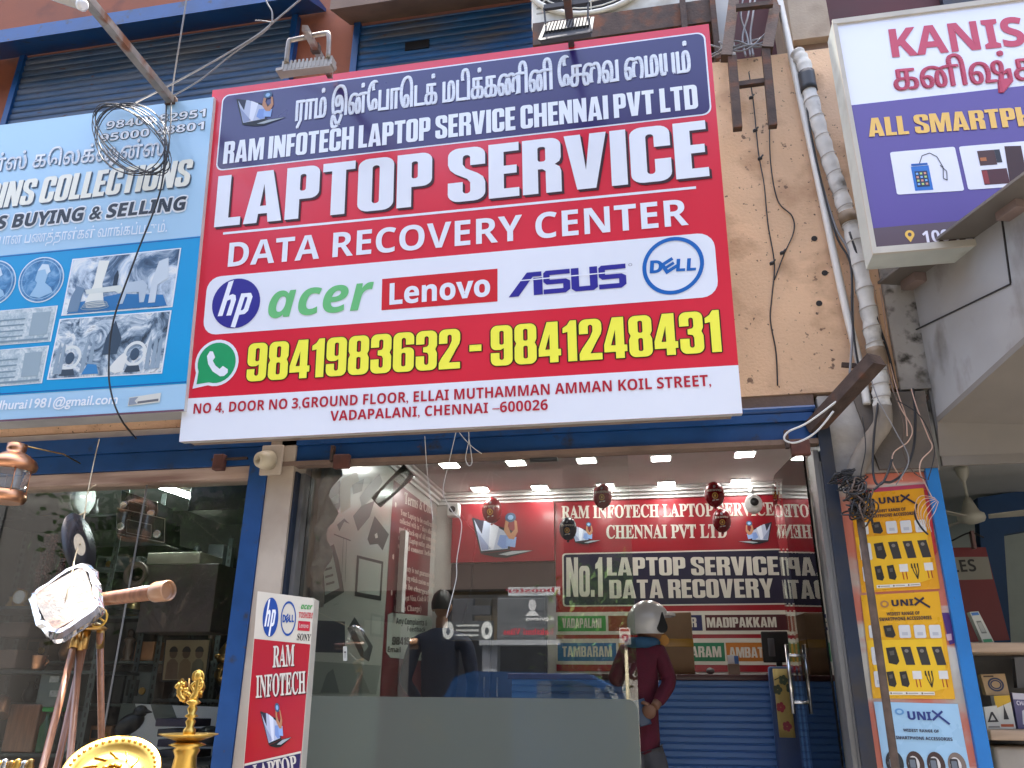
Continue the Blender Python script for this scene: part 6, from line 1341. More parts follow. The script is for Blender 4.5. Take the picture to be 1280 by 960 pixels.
for k in range(4):
    p0, p1 = at(195, 898 + k * 13, 5.0), at(240, 909 + k * 13, 5.0); a = MB(); a.bev(p0.x + .006 * (k % 2), p1.x, 5.0 + .01 * (k % 3), 5.22, p1.z + .001, p0.z - .001, (mat('book_purple', (.035, .028, .06), rough=.6, var=.1), mat('book_slate', (.03, .032, .045), rough=.6, var=.1))[k % 2], .005)
    a.build('book', label=('dark purple book lying on top of the pile', 'slate coloured book second from the top of the pile', 'dark purple book third from the top of the pile', 'slate coloured book at the bottom of the pile')[k] + ' behind the brass lamp', cat='book', group='pile of dark books')
q = at(256, 918, 5.05); a = MB(); bm = bmesh.new(); bmesh.ops.create_uvsphere(bm, u_segments=24, v_segments=14, radius=1)
for v in list(bm.verts):
    if v.co.z < -.05: bm.verts.remove(v); continue
    v.co = Vector((q.x + v.co.x * .1, 5.1 + v.co.y * .1, q.z - .06 + v.co.z * .11))
a.bm(bm, m_black, None, True); a.lathe([(.13, 0), (.13, .008), (.1, .01)], (q.x, 5.1, q.z - .066), m_black, 24); a.build('hat', label='round black hat beside the brass lamp near the blue post', cat='hat')
a = MB(); a.box(at(130, 950, 4.9).x, at(278, 955, 4.9).x, 4.75, 5.45, .4, at(200, 952, 4.9).z, mat('window_bench', (.05, .045, .04), rough=.6)); a.build('display_bench', label='dark display bench along the antique shop window', cat='bench')

# ------------------------------------------------------------------ antiques standing and hanging on the pavement side
YO = 3.05
# telescope on a tripod
hd = at(116, 788, YO); tt = thing('telescope', 'brown wooden telescope on a three legged stand in front of the antique shop', 'telescope', (hd.x, YO, .14))
e0, e1 = at(122, 750, YO), at(219, 737, YO - .12); ax = (e1 - e0).normalized(); e00 = e0 - ax * .22
a = MB(); a.tube([e00, e0, e0 + (e1 - e0) * .75], [.024, .027, .030], m_wood, 20); a.build('tube', tt)
a = MB(); a.lathe([(.037, 0), (.040, .01), (.040, .075), (.036, .08), (.036, .06), (.03, .055)], e0 + (e1 - e0) * .745, mat('wood_ring', (.36, .19, .10), rough=.35, var=.2, coat=.3), 24, ax); a.build('objective', tt)
a = MB(); a.tube([hd + Vector((.0, 0, .0)), e0 + ax * .0 + Vector((0, 0, -.03))], .012, m_brass_d, 10); a.lathe([(.05, 0), (.055, .01), (.02, .03)], hd, m_brass_d, 20); a.build('pivot', tt)
wc = at(124, 772, YO - .05); a = MB(); a.tube([wc + Vector((.035 * math.cos(k * .393), 0, .035 * math.sin(k * .393))) for k in range(16)], .005, m_brass, 8, True)
for k in range(3): a.tube([wc, wc + Vector((.035 * math.cos(k * 2.1 + 1.57), 0, .035 * math.sin(k * 2.1 + 1.57)))], .004, m_brass, 6)
a.build('focus_wheel', tt)
for (u0, v0, u1, v1, Y1, n2) in ((96, 793, 52, 965, YO - .25, 1), (108, 793, 70, 965, YO + .0, 1), (125, 790, 127, 945, YO + .30, 1), (101, 796, 86, 965, YO - .1, 1)):
    a = MB(); s_ = at(u0, v0, YO); e_ = at(u1, v1, Y1); d_ = (e_ - s_); e_ = s_ + d_ * ((s_.z - .142) / (s_.z - e_.z)); a.tube([s_, s_ + (e_ - s_) * .5, e_], [.0135, .013, .0115], m_wood, 14); lg_ = a.build('leg', tt)
    a = MB(); a.tube([s_ + Vector((0, 0, .015)), s_ + (e_ - s_) * .035], .0155, m_brass_d, 14); a.build('collar', lg_)
# plastic wrapped box hanging on a string
bc = at(84, 752, YO - .15); t = thing('wrapped_box', 'white square box wrapped in plastic hanging on a string beside the record', 'wrapped box', bc)
wp_ = Pl(bc, (1, .1, .0), (0, .62, .78)); q4 = [(40, 743), (104, 707), (122, 758), (64, 790)]
pts = [wp_.uv(*p) for p in q4]; a = MB()
a.prism([wp_.p(x, y, 0) for x, y in pts], wp_.n * -.05, mat('wrap_white', (.19, .175, .155), rough=.45, var=.14, vs=9, bump=.8, bs=26, dirt=[((.26, .17, .125), 6, .52, .1), ((.10, .07, .06), 12, .64, .03)])); a.build('carton', t)
fl = []; cx_, cy_ = sum(p[0] for p in pts) / 4, sum(p[1] for p in pts) / 4
op = [(34, 746), (40, 738), (66, 720), (86, 706), (105, 700), (121, 710), (125, 735), (129, 758), (120, 766), (98, 782), (76, 797), (62, 796), (46, 780), (40, 766)]
for (u, v) in op:
    p = wp_.uv(u, v); fl.append(p)
inn = [((p[0] - cx_) * .80 + cx_, (p[1] - cy_) * .80 + cy_) for p in fl]
N_ = 44; n = len(fl); ring = []
def lp_(q, s):
    f_ = s * n; i0 = int(f_) % n; t_ = f_ - int(f_); A_, B_ = q[i0], q[(i0 + 1) % n]; return (A_[0] + (B_[0] - A_[0]) * t_, A_[1] + (B_[1] - A_[1]) * t_)
vs = []; rows_ = ((inn, .004, .004, 1.0), (inn, .002, .006, 1.12), (fl, -.012, .006, 1.0), (fl, -.030, .006, 1.0), (inn, -.055, .01, 1.1), (inn, -.064, .004, .9))
for k in range(N_):
    for q_, dz_, jz, sc_ in rows_:
        u_, v_ = lp_(q_, k / N_); jx = (rnd.random() - .5) * .007
        vs.append(wp_.p(cx_ + (u_ - cx_) * sc_ + jx, cy_ + (v_ - cy_) * sc_ + jx, dz_ + (rnd.random() - .5) * jz * .6))
m6 = len(rows_); fs = [(k * m6 + r, k * m6 + r + 1, ((k + 1) % N_) * m6 + r + 1, ((k + 1) % N_) * m6 + r) for k in range(N_) for r in range(m6 - 1)]
a = MB(); a.add(vs, fs, mat_glass('plastic_wrap', (.93, .94, .95), .8, .22, (.20, .20, .215)), False); a.build('plastic_wrap', t)
m_str = mat('cotton_string', (.45, .37, .24), rough=.8, var=.1)
hk = at(124, 549, F - .1); tp_ = wp_.p(*wp_.uv(92, 712), .006); md = at(99, 672, 3.6)
# record
rcY = 3.35; rc = at(99, 681, rcY); t = thing('vinyl_record', 'black vinyl record with a cream label hanging on a string', 'record', rc)
vd_ = (CAM - rc).normalized(); nrm = (vd_ * .34 + Vector((.87, .48, 0)) * .88 + Vector((0, 0, .33))).normalized(); rr_ = at(99, 681, rcY); rad = .152
a = MB(); a.lathe([(rad, -.0015), (rad, .0015), (.052, .0015)], rc, mat('vinyl', (.018, .018, .022), rough=.3, var=.1), 48, nrm, caps=False); a.lathe([(rad, -.0015), (.003, -.0015)], rc, MATS['vinyl'], 48, nrm, caps=False); a.build('disc', t)
a = MB(); a.lathe([(.052, .002), (.004, .002)], rc, mat('record_label', (.50, .44, .33), rough=.6, var=.15, vs=30), 32, nrm, caps=False); a.build('label_paper', t)
a = MB(); a.tube(smooth_path([hk, at(118, 575, 4.2), at(110, 615, 3.9), rc + nrm * .004], 6), .0035, m_str, 6); a.tube([at(109, 614, 3.9), at(116, 608, 3.88), at(120, 606, 3.89)], .003, m_str, 6); a.tube([at(91, 647, 3.55), at(108, 640, 3.55)], .004, m_str, 6); a.build('string', label='pale cotton string from the blue beam to the hanging record', cat='string')
a = MB(); a.tube(smooth_path([rc - nrm * .004 + Vector((0, 0, -.01)), at(93, 700, 3.15), tp_], 5), .003, m_str, 6); a.tube([tp_, wp_.p(*wp_.uv(82, 752), .004)], .002, m_str, 6); a.build('string', label='thin string holding the plastic wrapped box below the record', cat='string')
# ship's lantern
q = at(13, 594, F - .55); t = thing('ship_lantern', 'round copper ship lantern with ribbed glass hanging at the left edge', 'lantern', q)
px_m = (at(113, 594, F - .55) - at(13, 594, F - .55)).length / 100
zz = lambda v: at(13, v, F - .55).z
a = MB(); a.lathe([(10 * px_m, zz(556)), (10 * px_m, zz(563)), (9 * px_m, zz(566)), (14 * px_m, zz(569)), (23 * px_m, zz(576)), (25 * px_m, zz(581)), (24 * px_m, zz(586)), (18 * px_m, zz(589))], (q.x, q.y, 0), m_copper, 28); a.build('top', t)
prof = []; v = 589
while v <= 614: prof += [((17.5 + (0 if len(prof) % 2 else 1.6)) * px_m, zz(v))]; v += 2.2
a = MB(); a.lathe(prof, (q.x, q.y, 0), mat_glass('ribbed_glass', (.75, .78, .78), 1.6, .3, (.4, .42, .43)), 28, caps=False); a.build('glass', t)
a = MB(); a.lathe([(18 * px_m, zz(614)), (20 * px_m, zz(615)), (21 * px_m, zz(622)), (19 * px_m, zz(627)), (16 * px_m, zz(628))], (q.x, q.y, 0), m_copper, 28); a.build('base', t)
for k in range(6): a = MB(); c_, s_ = math.cos(k * 1.047 + .4) * 20 * px_m, math.sin(k * 1.047 + .4) * 20 * px_m; a.tube([(q.x + c_, q.y + s_, zz(588)), (q.x + c_, q.y + s_, zz(616))], .003, m_copper, 6); a.build('guard_wire', t)
a = MB(); a.tube([(q.x, q.y, zz(556)), (q.x + .02, F - .2, zz(548)), (q.x + .03, F - .05, zz(552))], .005, m_brass_d, 6); a.build('hanging_hook', t)
# brass plate
pc = at(139, 968, 2.7); t = thing('brass_plate', 'large round brass plate with raised decoration catching the sun', 'plate', pc)
pn = Vector((.30, -.62, .80)).normalized(); R_ = .155
a = MB(); a.lathe([(0, .006), (.055 * 1, .008), (.06, .002), (R_ * .72, .0), (R_ * .76, .012), (R_ * .97, .022), (R_, .018), (R_, .012), (R_ * .74, -.006), (0, -.008)], pc, m_brass, 56, pn, caps=False); u_ = pn.orthogonal().normalized(); w_ = pn.cross(u_)
for k in range(40): c_ = pc + (u_ * math.cos(k * .157) + w_ * math.sin(k * .157)) * R_ * .87 + pn * .0175; a.ball(c_, .0065, m_brass, 6)
for k in range(12):
    an = k * .5236
    a.tube([pc + (u_ * math.cos(an + j * .12) + w_ * math.sin(an + j * .12)) * (.062 + .012 * j) + pn * .004 for j in range(4)], .0035, m_brass, 6)
for k in range(10): an = k * .628; a.ball(pc + (u_ * math.cos(an) + w_ * math.sin(an)) * .034 + pn * .008, (.012, .012, .006), m_brass, 8)
a.build('dish', t)
a = MB(); pb = pc - pn * .012; a.beam((pb.x, pb.y + .03, .142), (pb.x, pb.y + .005, pb.z), .03, .03, m_wood, (0, 1, 0)); a.beam((pb.x - .12, pb.y + .25, .142), (pb.x, pb.y + .02, pb.z + .02), .03, .031, m_wood, (0, 1, 0)); a.build('easel', label='wooden prop carrying the round brass plate', cat='easel')
# brass lamp
lb_ = at(236, 918, 3.3); pm = (at(336, 918, 3.3) - lb_).length / 100; zl_ = lambda v: at(236, v, 3.3).z
t = thing('oil_lamp', 'tall brass temple lamp with a figure on top in front of the blue post', 'oil lamp', (lb_.x, 3.3, .14))
pr_ = [(30, 1.2), (30, 1.15), (12, 1.1)]
a = MB(); base_z = .142; a.lathe([(.12, base_z), (.125, base_z + .03), (.05, base_z + .1), (.03, base_z + .2), (.03, zl_(975)), (14 * pm, zl_(962)), (12 * pm, zl_(945)), (15 * pm, zl_(938)), (13 * pm, zl_(934)), (21 * pm, zl_(931)), (12 * pm, zl_(927))], (lb_.x, 3.3, 0), m_brass, 32); a.build('column', t)
a = MB(); a.lathe([(11 * pm, zl_(927)), (24 * pm, zl_(922)), (33 * pm, zl_(918)), (33 * pm, zl_(917)), (22 * pm, zl_(919)), (8 * pm, zl_(920))], (lb_.x, 3.3, 0), m_brass, 36); a.build('oil_pan', t)
a = MB(); a.lathe([(7 * pm, zl_(920)), (7 * pm, zl_(912)), (4 * pm, zl_(908)), (6 * pm, zl_(902)), (3.5 * pm, zl_(898)), (8 * pm, zl_(895)), (4 * pm, zl_(892)), (6 * pm, zl_(886)), (4 * pm, zl_(882)), (9 * pm, zl_(878)), (5 * pm, zl_(874))], (lb_.x, 3.3, 0), m_brass, 24); a.build('stem', t)
a = MB(); top = Vector((lb_.x, 3.3, zl_(874)))
def sx_(u, v, y=3.3): return at(u, v, y)
a.tube(smooth_path([sx_(232, 876), sx_(226, 870), sx_(225, 860), sx_(229, 853)], 4), [.010, .012, .012, .013, .013, .013, .013, .012, .011, .01, .009, .007, .005], m_brass, 12)
for k in range(8): a.ball(sx_(222 + 1.6 * (k % 4) + 2 * (k // 4), 858 + 2.6 * k - 4 * (k % 2)), .012, m_brass, 8)
a.tube(smooth_path([sx_(239, 876), sx_(245, 868), sx_(247, 858), sx_(249, 846)], 4), [.012, .015, .017, .017, .016, .014, .013, .012, .012, .011, .010, .010, .009], m_brass, 12)
a.ball(sx_(248, 845), (.018, .014, .022), m_brass, 10); a.tube(smooth_path([sx_(244, 864), sx_(240, 858), sx_(246, 852)], 4), .009, m_brass, 8); a.tube(smooth_path([sx_(249, 862), sx_(253, 856), sx_(251, 848)], 4), .008, m_brass, 8)
ar_ = [sx_(248 + 6.5 * math.cos(k * .45), 846 - 7 * math.sin(k * .45), 3.315) for k in range(14)]; a.tube(ar_, .006, m_brass, 8, True)
for k in range(10): a.ball(sx_(243 + 1.1 * k, 872 - 2.2 * k + 2 * (k % 2)), .010, m_brass, 8)
lob = lambda cx0, cy0, w_, h_, y_: [sx_(cx0 + w_ * (1 + .16 * math.cos(7 * q)) * math.sin(q), cy0 - h_ * (1 + .10 * math.cos(9 * q)) * math.cos(q), y_) for q in [i * 2 * math.pi / 44 for i in range(44)]]
a.prism(lob(227, 862, 6.0, 13, 3.325), (0, .012, 0), m_brass); a.prism(lob(247.5, 855, 6.6, 17, 3.33), (0, .012, 0), m_brass)
for k in range(7): a.ball(sx_(228 + 3 * math.cos(k * .9), 862 - 8 * math.sin(k * .9), 3.30), .009, m_brass, 8)
for k in range(26): a.ball(sx_(226 + rnd.random() * 26, 856 + rnd.random() * 20, 3.3), .006 + .006 * rnd.random(), m_brass, 8)
a.tube([sx_(236, 876), sx_(236.5, 848)], [.006, .004], m_brass_d, 8)
a.build('figure', t)
for k in range(6):
    q = at(-2 + 8 * k, 957 - (k % 2) * 2, 2.9); a = MB(); a.lathe([(.012, -.03), (.016, -.01), (.01, .004), (.012, .014), (.004, .018)], q, (m_brass, m_steel, m_brass_d)[k % 3], 14)
    a.build('brass_trinket', label=('small shiny brass trinket at the bottom left corner', 'silver trinket second in the row at the bottom left', 'dull brass trinket third in the row at the bottom left', 'small bright brass trinket fourth in the row at the bottom left', 'silver trinket fifth in the row at the bottom left', 'dull brass trinket nearest the tripod at the bottom left')[k], cat='trinket', group='row of metal trinkets')
q0, q1 = at(-20, 962, 2.9), at(48, 966, 2.9); a = MB(); a.box(q0.x, q1.x, 2.82, 2.98, q1.z - .04, q1.z - .012, m_wood); a.box(q0.x + .02, q0.x + .06, 2.86, 2.9, .14, q1.z - .041, m_wood); a.box(q1.x - .06, q1.x - .02, 2.86, 2.9, .14, q1.z - .041, m_wood); a.build('table', label='narrow wooden table carrying the row of metal trinkets', cat='table')

# ------------------------------------------------------------------ floodlights on arms, flag pole, tube batten
t = thing('floodlight', 'rusty galvanised floodlight with fins on an arm above the left half of the red sign', 'floodlight', at(375, 92, 3.75))
a = MB(); f0 = at(381, 35, 3.24); f1 = at(413, 95, 3.84); a.beam(f0, f1, .034, .034, m_galv); a.build('arm', t)
b0, b1, b2, b3 = at(348, 92, 3.42), at(418, 80, 3.42), at(354, 78, 3.36), at(414, 71, 3.36)
a = MB(); a.beam(b0, b1, .07, .02, mat('lamp_grey', (.33, .30, .26), rough=.5, metal=.5, var=.2)); a.build('front_rim', t)
a = MB()
for k in range(13):
    p = b2 + (b3 - b2) * (k / 12) + Vector((0, .03, -.02)); a.box(p.x - .006, p.x + .006, p.y - .03, p.y + .03, p.z - .03, p.z + .03, MATS['lamp_grey'])
a.beam(b2 + Vector((0, .03, -.035)), b3 + Vector((0, .03, -.035)), .055, .05, MATS['lamp_grey']); a.build('finned_body', t)
a = MB(); a.tube(smooth_path([at(358, 78, 3.36), at(361, 53, 3.34), at(366, 50, 3.34), at(380, 47, 3.34)], 4), .014, m_galv, 8); a.tube(smooth_path([at(380, 47, 3.34), at(406, 42, 3.34), at(411, 46, 3.34), at(410, 72, 3.36)], 4), .014, m_galv, 8); a.build('yoke', t)
a = MB(); a.beam(at(393, 58, 3.46), at(396, 63, 3.5), .05, .05, m_rustiron); a.build('clamp', t)
t = thing('floodlight', 'newer grey floodlight on a dark arm above the right half of the red sign', 'floodlight', at(706, 40, 3.6))
m_fl = mat('floodlight_grey', (.06, .065, .075), rough=.75, var=.1, spec=.2)
k0, k1, k2, k3 = at(675, 51, 3.3), at(738, 41, 3.3), at(741, 23, 3.36), at(683, 31, 3.36)
a = MB(); a.prism([k0, k1, k2, k3], (0, .05, .02), m_fl); a.build('housing', t)
nrm_ = (k1 - k0).cross(k3 - k0).normalized(); nrm_ = nrm_ if nrm_.y < 0 else -nrm_
a = MB()
for i in range(13):
    p, q = k3 + (k2 - k3) * (.08 + .84 * i / 12), k0 + (k1 - k0) * (.08 + .84 * i / 12); q = p + (q - p) * .58; a.beam(p + nrm_ * .006, q + nrm_ * .006, .012, .014, m_fl, nrm_)
a.beam(k0 + nrm_ * .004, k1 + nrm_ * .004, .02, .01, m_fl, nrm_); a.beam(k0 + nrm_ * .004, k3 + nrm_ * .004, .018, .009, m_fl, nrm_); a.beam(k1 + nrm_ * .004, k2 + nrm_ * .004, .018, .009, m_fl, nrm_); a.build('cooling_fins', t)
a = MB(); a.beam(at(708, -10, 3.2), at(712, 22, 3.5), .04, .05, m_rustiron); a.beam(at(712, 24, 3.52), SP.p(SP.uv(713, 52)[0], H_, -.06), .035, .035, m_rustiron); a.build('arm', t)
a = MB(); a.beam(at(680, 10, 3.34), at(735, 2, 3.34), .02, .03, m_black); a.beam(at(680, 10, 3.34), at(682, 30, 3.34), .01, .01, m_black); a.beam(at(735, 2, 3.34), at(735, 24, 3.34), .01, .01, m_black); a.build('yoke', t)
t = thing('lamp_arm', 'long rusty steel tube arm rising from the top of the blue sign', 'pole', at(212, 128, 3.85))
a = MB(); a.beam(at(100, -12, 2.9), at(215, 127, 3.86), .05, .05, m_galv); a.build('tube', t); a = MB(); a.bev(-.035, .035, -.02, .02, -.03, .03, m_rustiron, .005, Matrix.Translation(at(214, 127, 3.86))); a.build('foot_plate', t)
t = thing('tube_light', 'unlit white tube light batten at the top left corner of the frame', 'tube light', at(80, 0, 2.9))
a = MB(); a.tube([at(20, -22, 2.88), at(102, 6, 2.88)], .03, mat('batten_cover', (.52, .50, .46), rough=.25, var=.05), 14); a.build('cover', t); a = MB(); a.lathe([(.033, 0), (.033, .02), (.02, .03)], at(101, 5.6, 2.88), m_white, 14, (at(102, 6, 2.88) - at(20, -22, 2.88)).normalized()); a.build('end_cap', t)

# ------------------------------------------------------------------ pipes and cables
def cable(name, label, pts, r, m, cat='cable', n=8, grp=None):
    a = MB(); a.tube(smooth_path(pts, n), r, m, 6); return a.build(name, label=label, cat=cat, group=grp)
yw = F - .06
cable('conduit_pipe', 'long thin white plastic conduit running down the peach wall', [at(972, -12, yw), at(1000, 120, yw), at(1026, 240, yw), at(1054, 372, yw), at(1076, 462, yw), at(1084, 505, yw)], .022, m_pvc, 'pipe')
t = thing('lagged_pipe', 'thick pipe wrapped in dirty white tape beside the thin white conduit', 'pipe', at(1105, 520, yw))
pp = [at(996, 66, yw - .02), at(1006, 84, yw - .03), at(1013, 120, yw - .03), at(1030, 180, yw - .03), at(1050, 240, yw - .03), at(1066, 295, yw - .03), at(1082, 370, yw - .03), at(1093, 430, yw - .03), at(1100, 475, yw - .03), at(1103, 512, yw - .03)]
sp = smooth_path(pp, 8); a = MB(); a.tube(sp, [.045 + .0045 * math.sin(i * 1.9) for i in range(len(sp))], m_tape, 14); a.build('lagging', t)
for (i0, i1, m_) in ((10, 15, mat('black_tape', (.03, .032, .036), rough=.5)), (36, 38, m_tape_d), (57, 61, m_tape_d)):
    a = MB(); a.tube(sp[i0:i1 + 1], .0515, m_, 14); a.build('tape_band', t)
for i in range(17, len(sp) - 2, 3):
    a = MB(); d_ = (sp[i + 1] - sp[i]).normalized(); a.lathe([(.0505, -.004), (.0515, 0), (.0505, .004)], sp[i] + d_ * .01 * rnd.random(), mat('grime_line', (.34, .31, .265), rough=.8), 14, d_ + Vector((.12, 0, .18)), caps=False); a.build('tape_seam', t)
a = MB(); a.tube(smooth_path([at(1103, 508, yw - .03), at(1103, 530, yw - .02), at(1090, 550, yw), at(1074, 578, yw), at(1064, 608, yw)], 6), .048, mat('dirty_duct', (.24, .21, .175), rough=.7, var=.25, vs=8, bump=.5, bs=18), 14); a.build('flexible_duct', label='dirty bent flexible duct under the end of the lagged pipe', cat='duct')
a = MB(); a.beam(at(1016, 536, F - .03), at(1096, 449, 4.05), .085, .07, m_rustiron); t = a.build('iron_bar', label='slanting dark square iron bar sticking out beside the bent duct', cat='bar')
a = MB(); a.beam(at(1052, 456, yw), at(1106, 460, yw), .02, .025, m_rustiron); a.build('pipe_clamp', label='short flat iron clamp crossing both pipes on the wall', cat='clamp')
cable('cable', 'white cable loop hanging from the slanting iron bar', [at(1048, 500, 4.25), at(1010, 528, 4.3), at(985, 540, 4.32), at(981, 550, 4.32), at(996, 553, 4.32), at(1020, 540, 4.3), at(1042, 514, 4.26)], .0055, m_whitecab)
def rod_p(v): return at(1074 + (v - 640) * .142, v, 4.3)
a = MB(); a.tube([rod_p(630), rod_p(760), rod_p(980), Vector((rod_p(980).x, 4.3, .14))], .019, mat('rusty_rod', (.11, .075, .055), rough=.75, metal=.3, var=.3, vs=20, bump=.4, bs=80), 10); a.build('iron_rod', label='upright rusty iron rod standing in front of the posters', cat='rod')
a = MB(); c_ = rod_p(626)
for k in range(34):
    r_ = .015 + .05 * rnd.random() ** 1.5; o_ = c_ + Vector(((rnd.random() - .5) * .08, -.02 + (rnd.random() - .5) * .05, (rnd.random() - .5) * .15)); u_ = Vector((rnd.random() - .5, rnd.random() - .5, rnd.random() - .5)).normalized(); w_ = u_.orthogonal().normalized()
    a.tube([o_ + (u_ * math.cos(j * .2618) + w_ * math.sin(j * .2618)) * r_ * (1 + .16 * math.sin(j * .785 + k)) + u_.cross(w_) * .015 * math.sin(j * .5236 + k) for j in range(24)], .0045, (m_blackrub, mat('brown_wire', (.09, .06, .045), rough=.6))[k % 2], 5, True)
a.build('wire_tangle', label='dense tangle of dark wires at the top of the rusty iron rod', cat='wires')
a = MB()
for (u, v, r_) in ((1051, 597, .04), (1066, 604, .05), (1058, 592, .03)):
    o_ = at(u, v, 4.36)
    for k in range(4): a.tube([o_ + Vector((r_ * (1 + .2 * k) * math.cos(j * .6), .02 * math.sin(j + k), r_ * .7 * math.sin(j * .6 + k * .4))) for j in range(10)], .004, m_blackrub, 5, True)
a.build('wire_tangle', label='small knot of black wires on the rough plaster above the posters', cat='wires')
cable('cable', 'black cable sagging across the plaster from the wire tangle to the right', [at(1068, 600, 4.3), at(1080, 610, 4.3), at(1092, 612, 4.3), at(1103, 603, 4.32), at(1115, 602, 4.34), at(1130, 590, 4.38), at(1142, 560, 4.4), at(1144, 520, 4.4), at(1141, 486, 4.42)], .007, m_blackrub)
cable('cable', 'second black cable curving down to the knot beside the top poster', [at(1098, 500, 4.38), at(1093, 540, 4.36), at(1091, 580, 4.34), at(1094, 602, 4.32), at(1102, 605, 4.31), at(1110, 590, 4.33), at(1115, 574, 4.34)], .006, m_blackrub)
cable('telephone_wire', 'pinkish telephone wire hanging down from the mouldy pilaster', [at(1092, 355, yw), at(1100, 400, yw), at(1106, 430, yw), at(1114, 480, 4.4), at(1126, 510, 4.36), at(1140, 535, 4.34), at(1135, 552, 4.34), at(1118, 565, 4.36), at(1116, 580, 4.36), at(1128, 600, 4.38)], .003, m_pinkcab, 'wire')
cable('telephone_wire', 'second pinkish wire looping under the canopy corner', [at(1100, 360, yw), at(1106, 400, yw), at(1112, 450, yw - .02), at(1122, 490, 4.38), at(1132, 520, 4.36), at(1134, 545, 4.34)], .003, m_pinkcab, 'wire')
cable('telephone_wire', 'pale wire dangling in front of the blue post on the right', [at(1139, 486, 4.4), at(1147, 512, 4.36), at(1160, 545, 4.34), at(1165, 560, 4.34), at(1152, 575, 4.34), at(1150, 590, 4.34), at(1158, 608, 4.34), at(1165, 622, 4.36)], .003, m_pinkcab, 'wire')
for k in range(6):
    u = 1145 + k * 3.5; cable('loose_wire', ('longest', 'second', 'third', 'fourth', 'fifth', 'shortest')[k] + ' curled loose pinkish wire hanging in front of the top poster by the blue post', [at(1168 + k, 622 + k, 4.38), at(u + 6, 620 + 4 * k, 4.36), at(u - 1, 632 + 4 * k, 4.35), at(u + 2, 650 + 3 * k, 4.36)], .002, m_pinkcab, 'wire', 6, 'loose wires by the blue post')
cable('cable', 'black cable running down over the right edge of the top poster to a plug', [at(1146, 630, 4.38), at(1144, 645, 4.37), at(1152, 660, 4.37), at(1160, 668, 4.38)], .005, m_blackrub)
cable('cable', 'grey cable lying along the thin white conduit on the peach wall', [at(1016, 180, yw - .02), at(1026, 225, yw - .02), at(1045, 285, yw - .03), at(1062, 320, yw - .03), at(1066, 400, yw - .02), at(1062, 470, yw - .01)], .007, m_greycab)
cable('cable', 'black cable crossing the two pipes on the peach wall', [at(1002, 66, yw - .06), at(1014, 170, yw - .03), at(1042, 285, yw - .03), at(1063, 330, yw - .04), at(1065, 390, yw - .04), at(1070, 440, yw - .03), at(1078, 478, yw - .02)], .006, m_blackrub)
cable('cable', 'black cable running down beside the lagged pipe', [at(1062, 290, yw - .07), at(1085, 360, yw - .06), at(1098, 405, yw - .05), at(1110, 440, yw - .03), at(1120, 485, yw)], .007, m_blackrub)
cable('wall_wire', 'thin black wire trailing down the middle of the peach wall', [at(936, 90, yw + .03), at(942, 130, yw + .03), at(948, 190, yw + .04), at(955, 230, yw + .04), at(960, 280, yw + .05), at(968, 330, yw + .05), at(965, 370, yw + .05), at(963, 400, yw + .05), at(970, 440, yw + .05), at(972, 482, yw + .05)], .004, m_blackrub, 'wire')
cable('wall_wire', 'thin black wire looping to the right on the peach wall', [at(962, 140, yw + .04), at(963, 200, yw + .04), at(972, 250, yw + .05), at(990, 270, yw + .05), at(992, 290, yw + .05), at(980, 318, yw + .05), at(968, 350, yw + .05)], .004, m_blackrub, 'wire')
for (u, v, lb) in ((939, 122, 'topmost black wire clip on the peach wall'), (944, 163, 'second black wire clip down the peach wall'), (950, 198, 'third black wire clip down the peach wall'), (978, 316, 'black wire clip where the looping wire ends'), (965, 329, 'lowest black wire clip on the peach wall')):
    a = MB(); q = at(u, v, yw + .03); a.ball(q, (.016, .012, .012), m_black, 10); a.tube([q + Vector((-.012, 0, -.012)), q + Vector((.02, -.006, .02))], .006, m_black, 6); a.build('wire_clip', label=lb, cat='clip', group='wire clips on the peach wall')
for (u, v, lb) in ((1018, 298, 'round dark bolt hole high on the peach wall'), (1031, 341, 'oval dark hole in the peach wall near the white conduit'), (1024, 379, 'round dark bolt hole low on the peach wall')):
    a = MB(); q = at(u, v, F - .003); a.lathe([(.018, 0), (.018, .004)], q, m_dark, 14, (0, 1, 0)); a.build('bolt_hole', label=lb, cat='hole', group='dark bolt holes in the peach wall')
# grey wire bundle in the iron frame
for k in range(7):
    y_ = 4.42 + .03 * (k % 3); pts = [at(884 + rnd.random() * 20, 52 + 4 * k, y_), at(915 + rnd.random() * 12, 50 + rnd.random() * 14, y_), at(938 + rnd.random() * 10, 48 + rnd.random() * 14, y_), at(962 - rnd.random() * 10, 40 + 4 * k, y_)]
    cable('cable', ('uppermost', 'second', 'third', 'fourth', 'fifth', 'sixth', 'lowest')[k] + ' grey cable of the bundle tangled in the iron frame', pts, .006, m_greycab, 'cable', 8, 'grey cables in the iron frame')
for k, (u0, u1) in enumerate(((935, 928), (941, 938), (926, 934))): cable('cable', ('left', 'right', 'middle')[k] + ' grey cable dropping from above into the iron frame', [at(u0 + 4, -8, 4.5), at(u0, 20, 4.46), at(u1, 46, 4.44), at(u1 + 4, 70, 4.42)], .007, m_greycab, 'cable', 8, 'grey cables dropping into the iron frame')
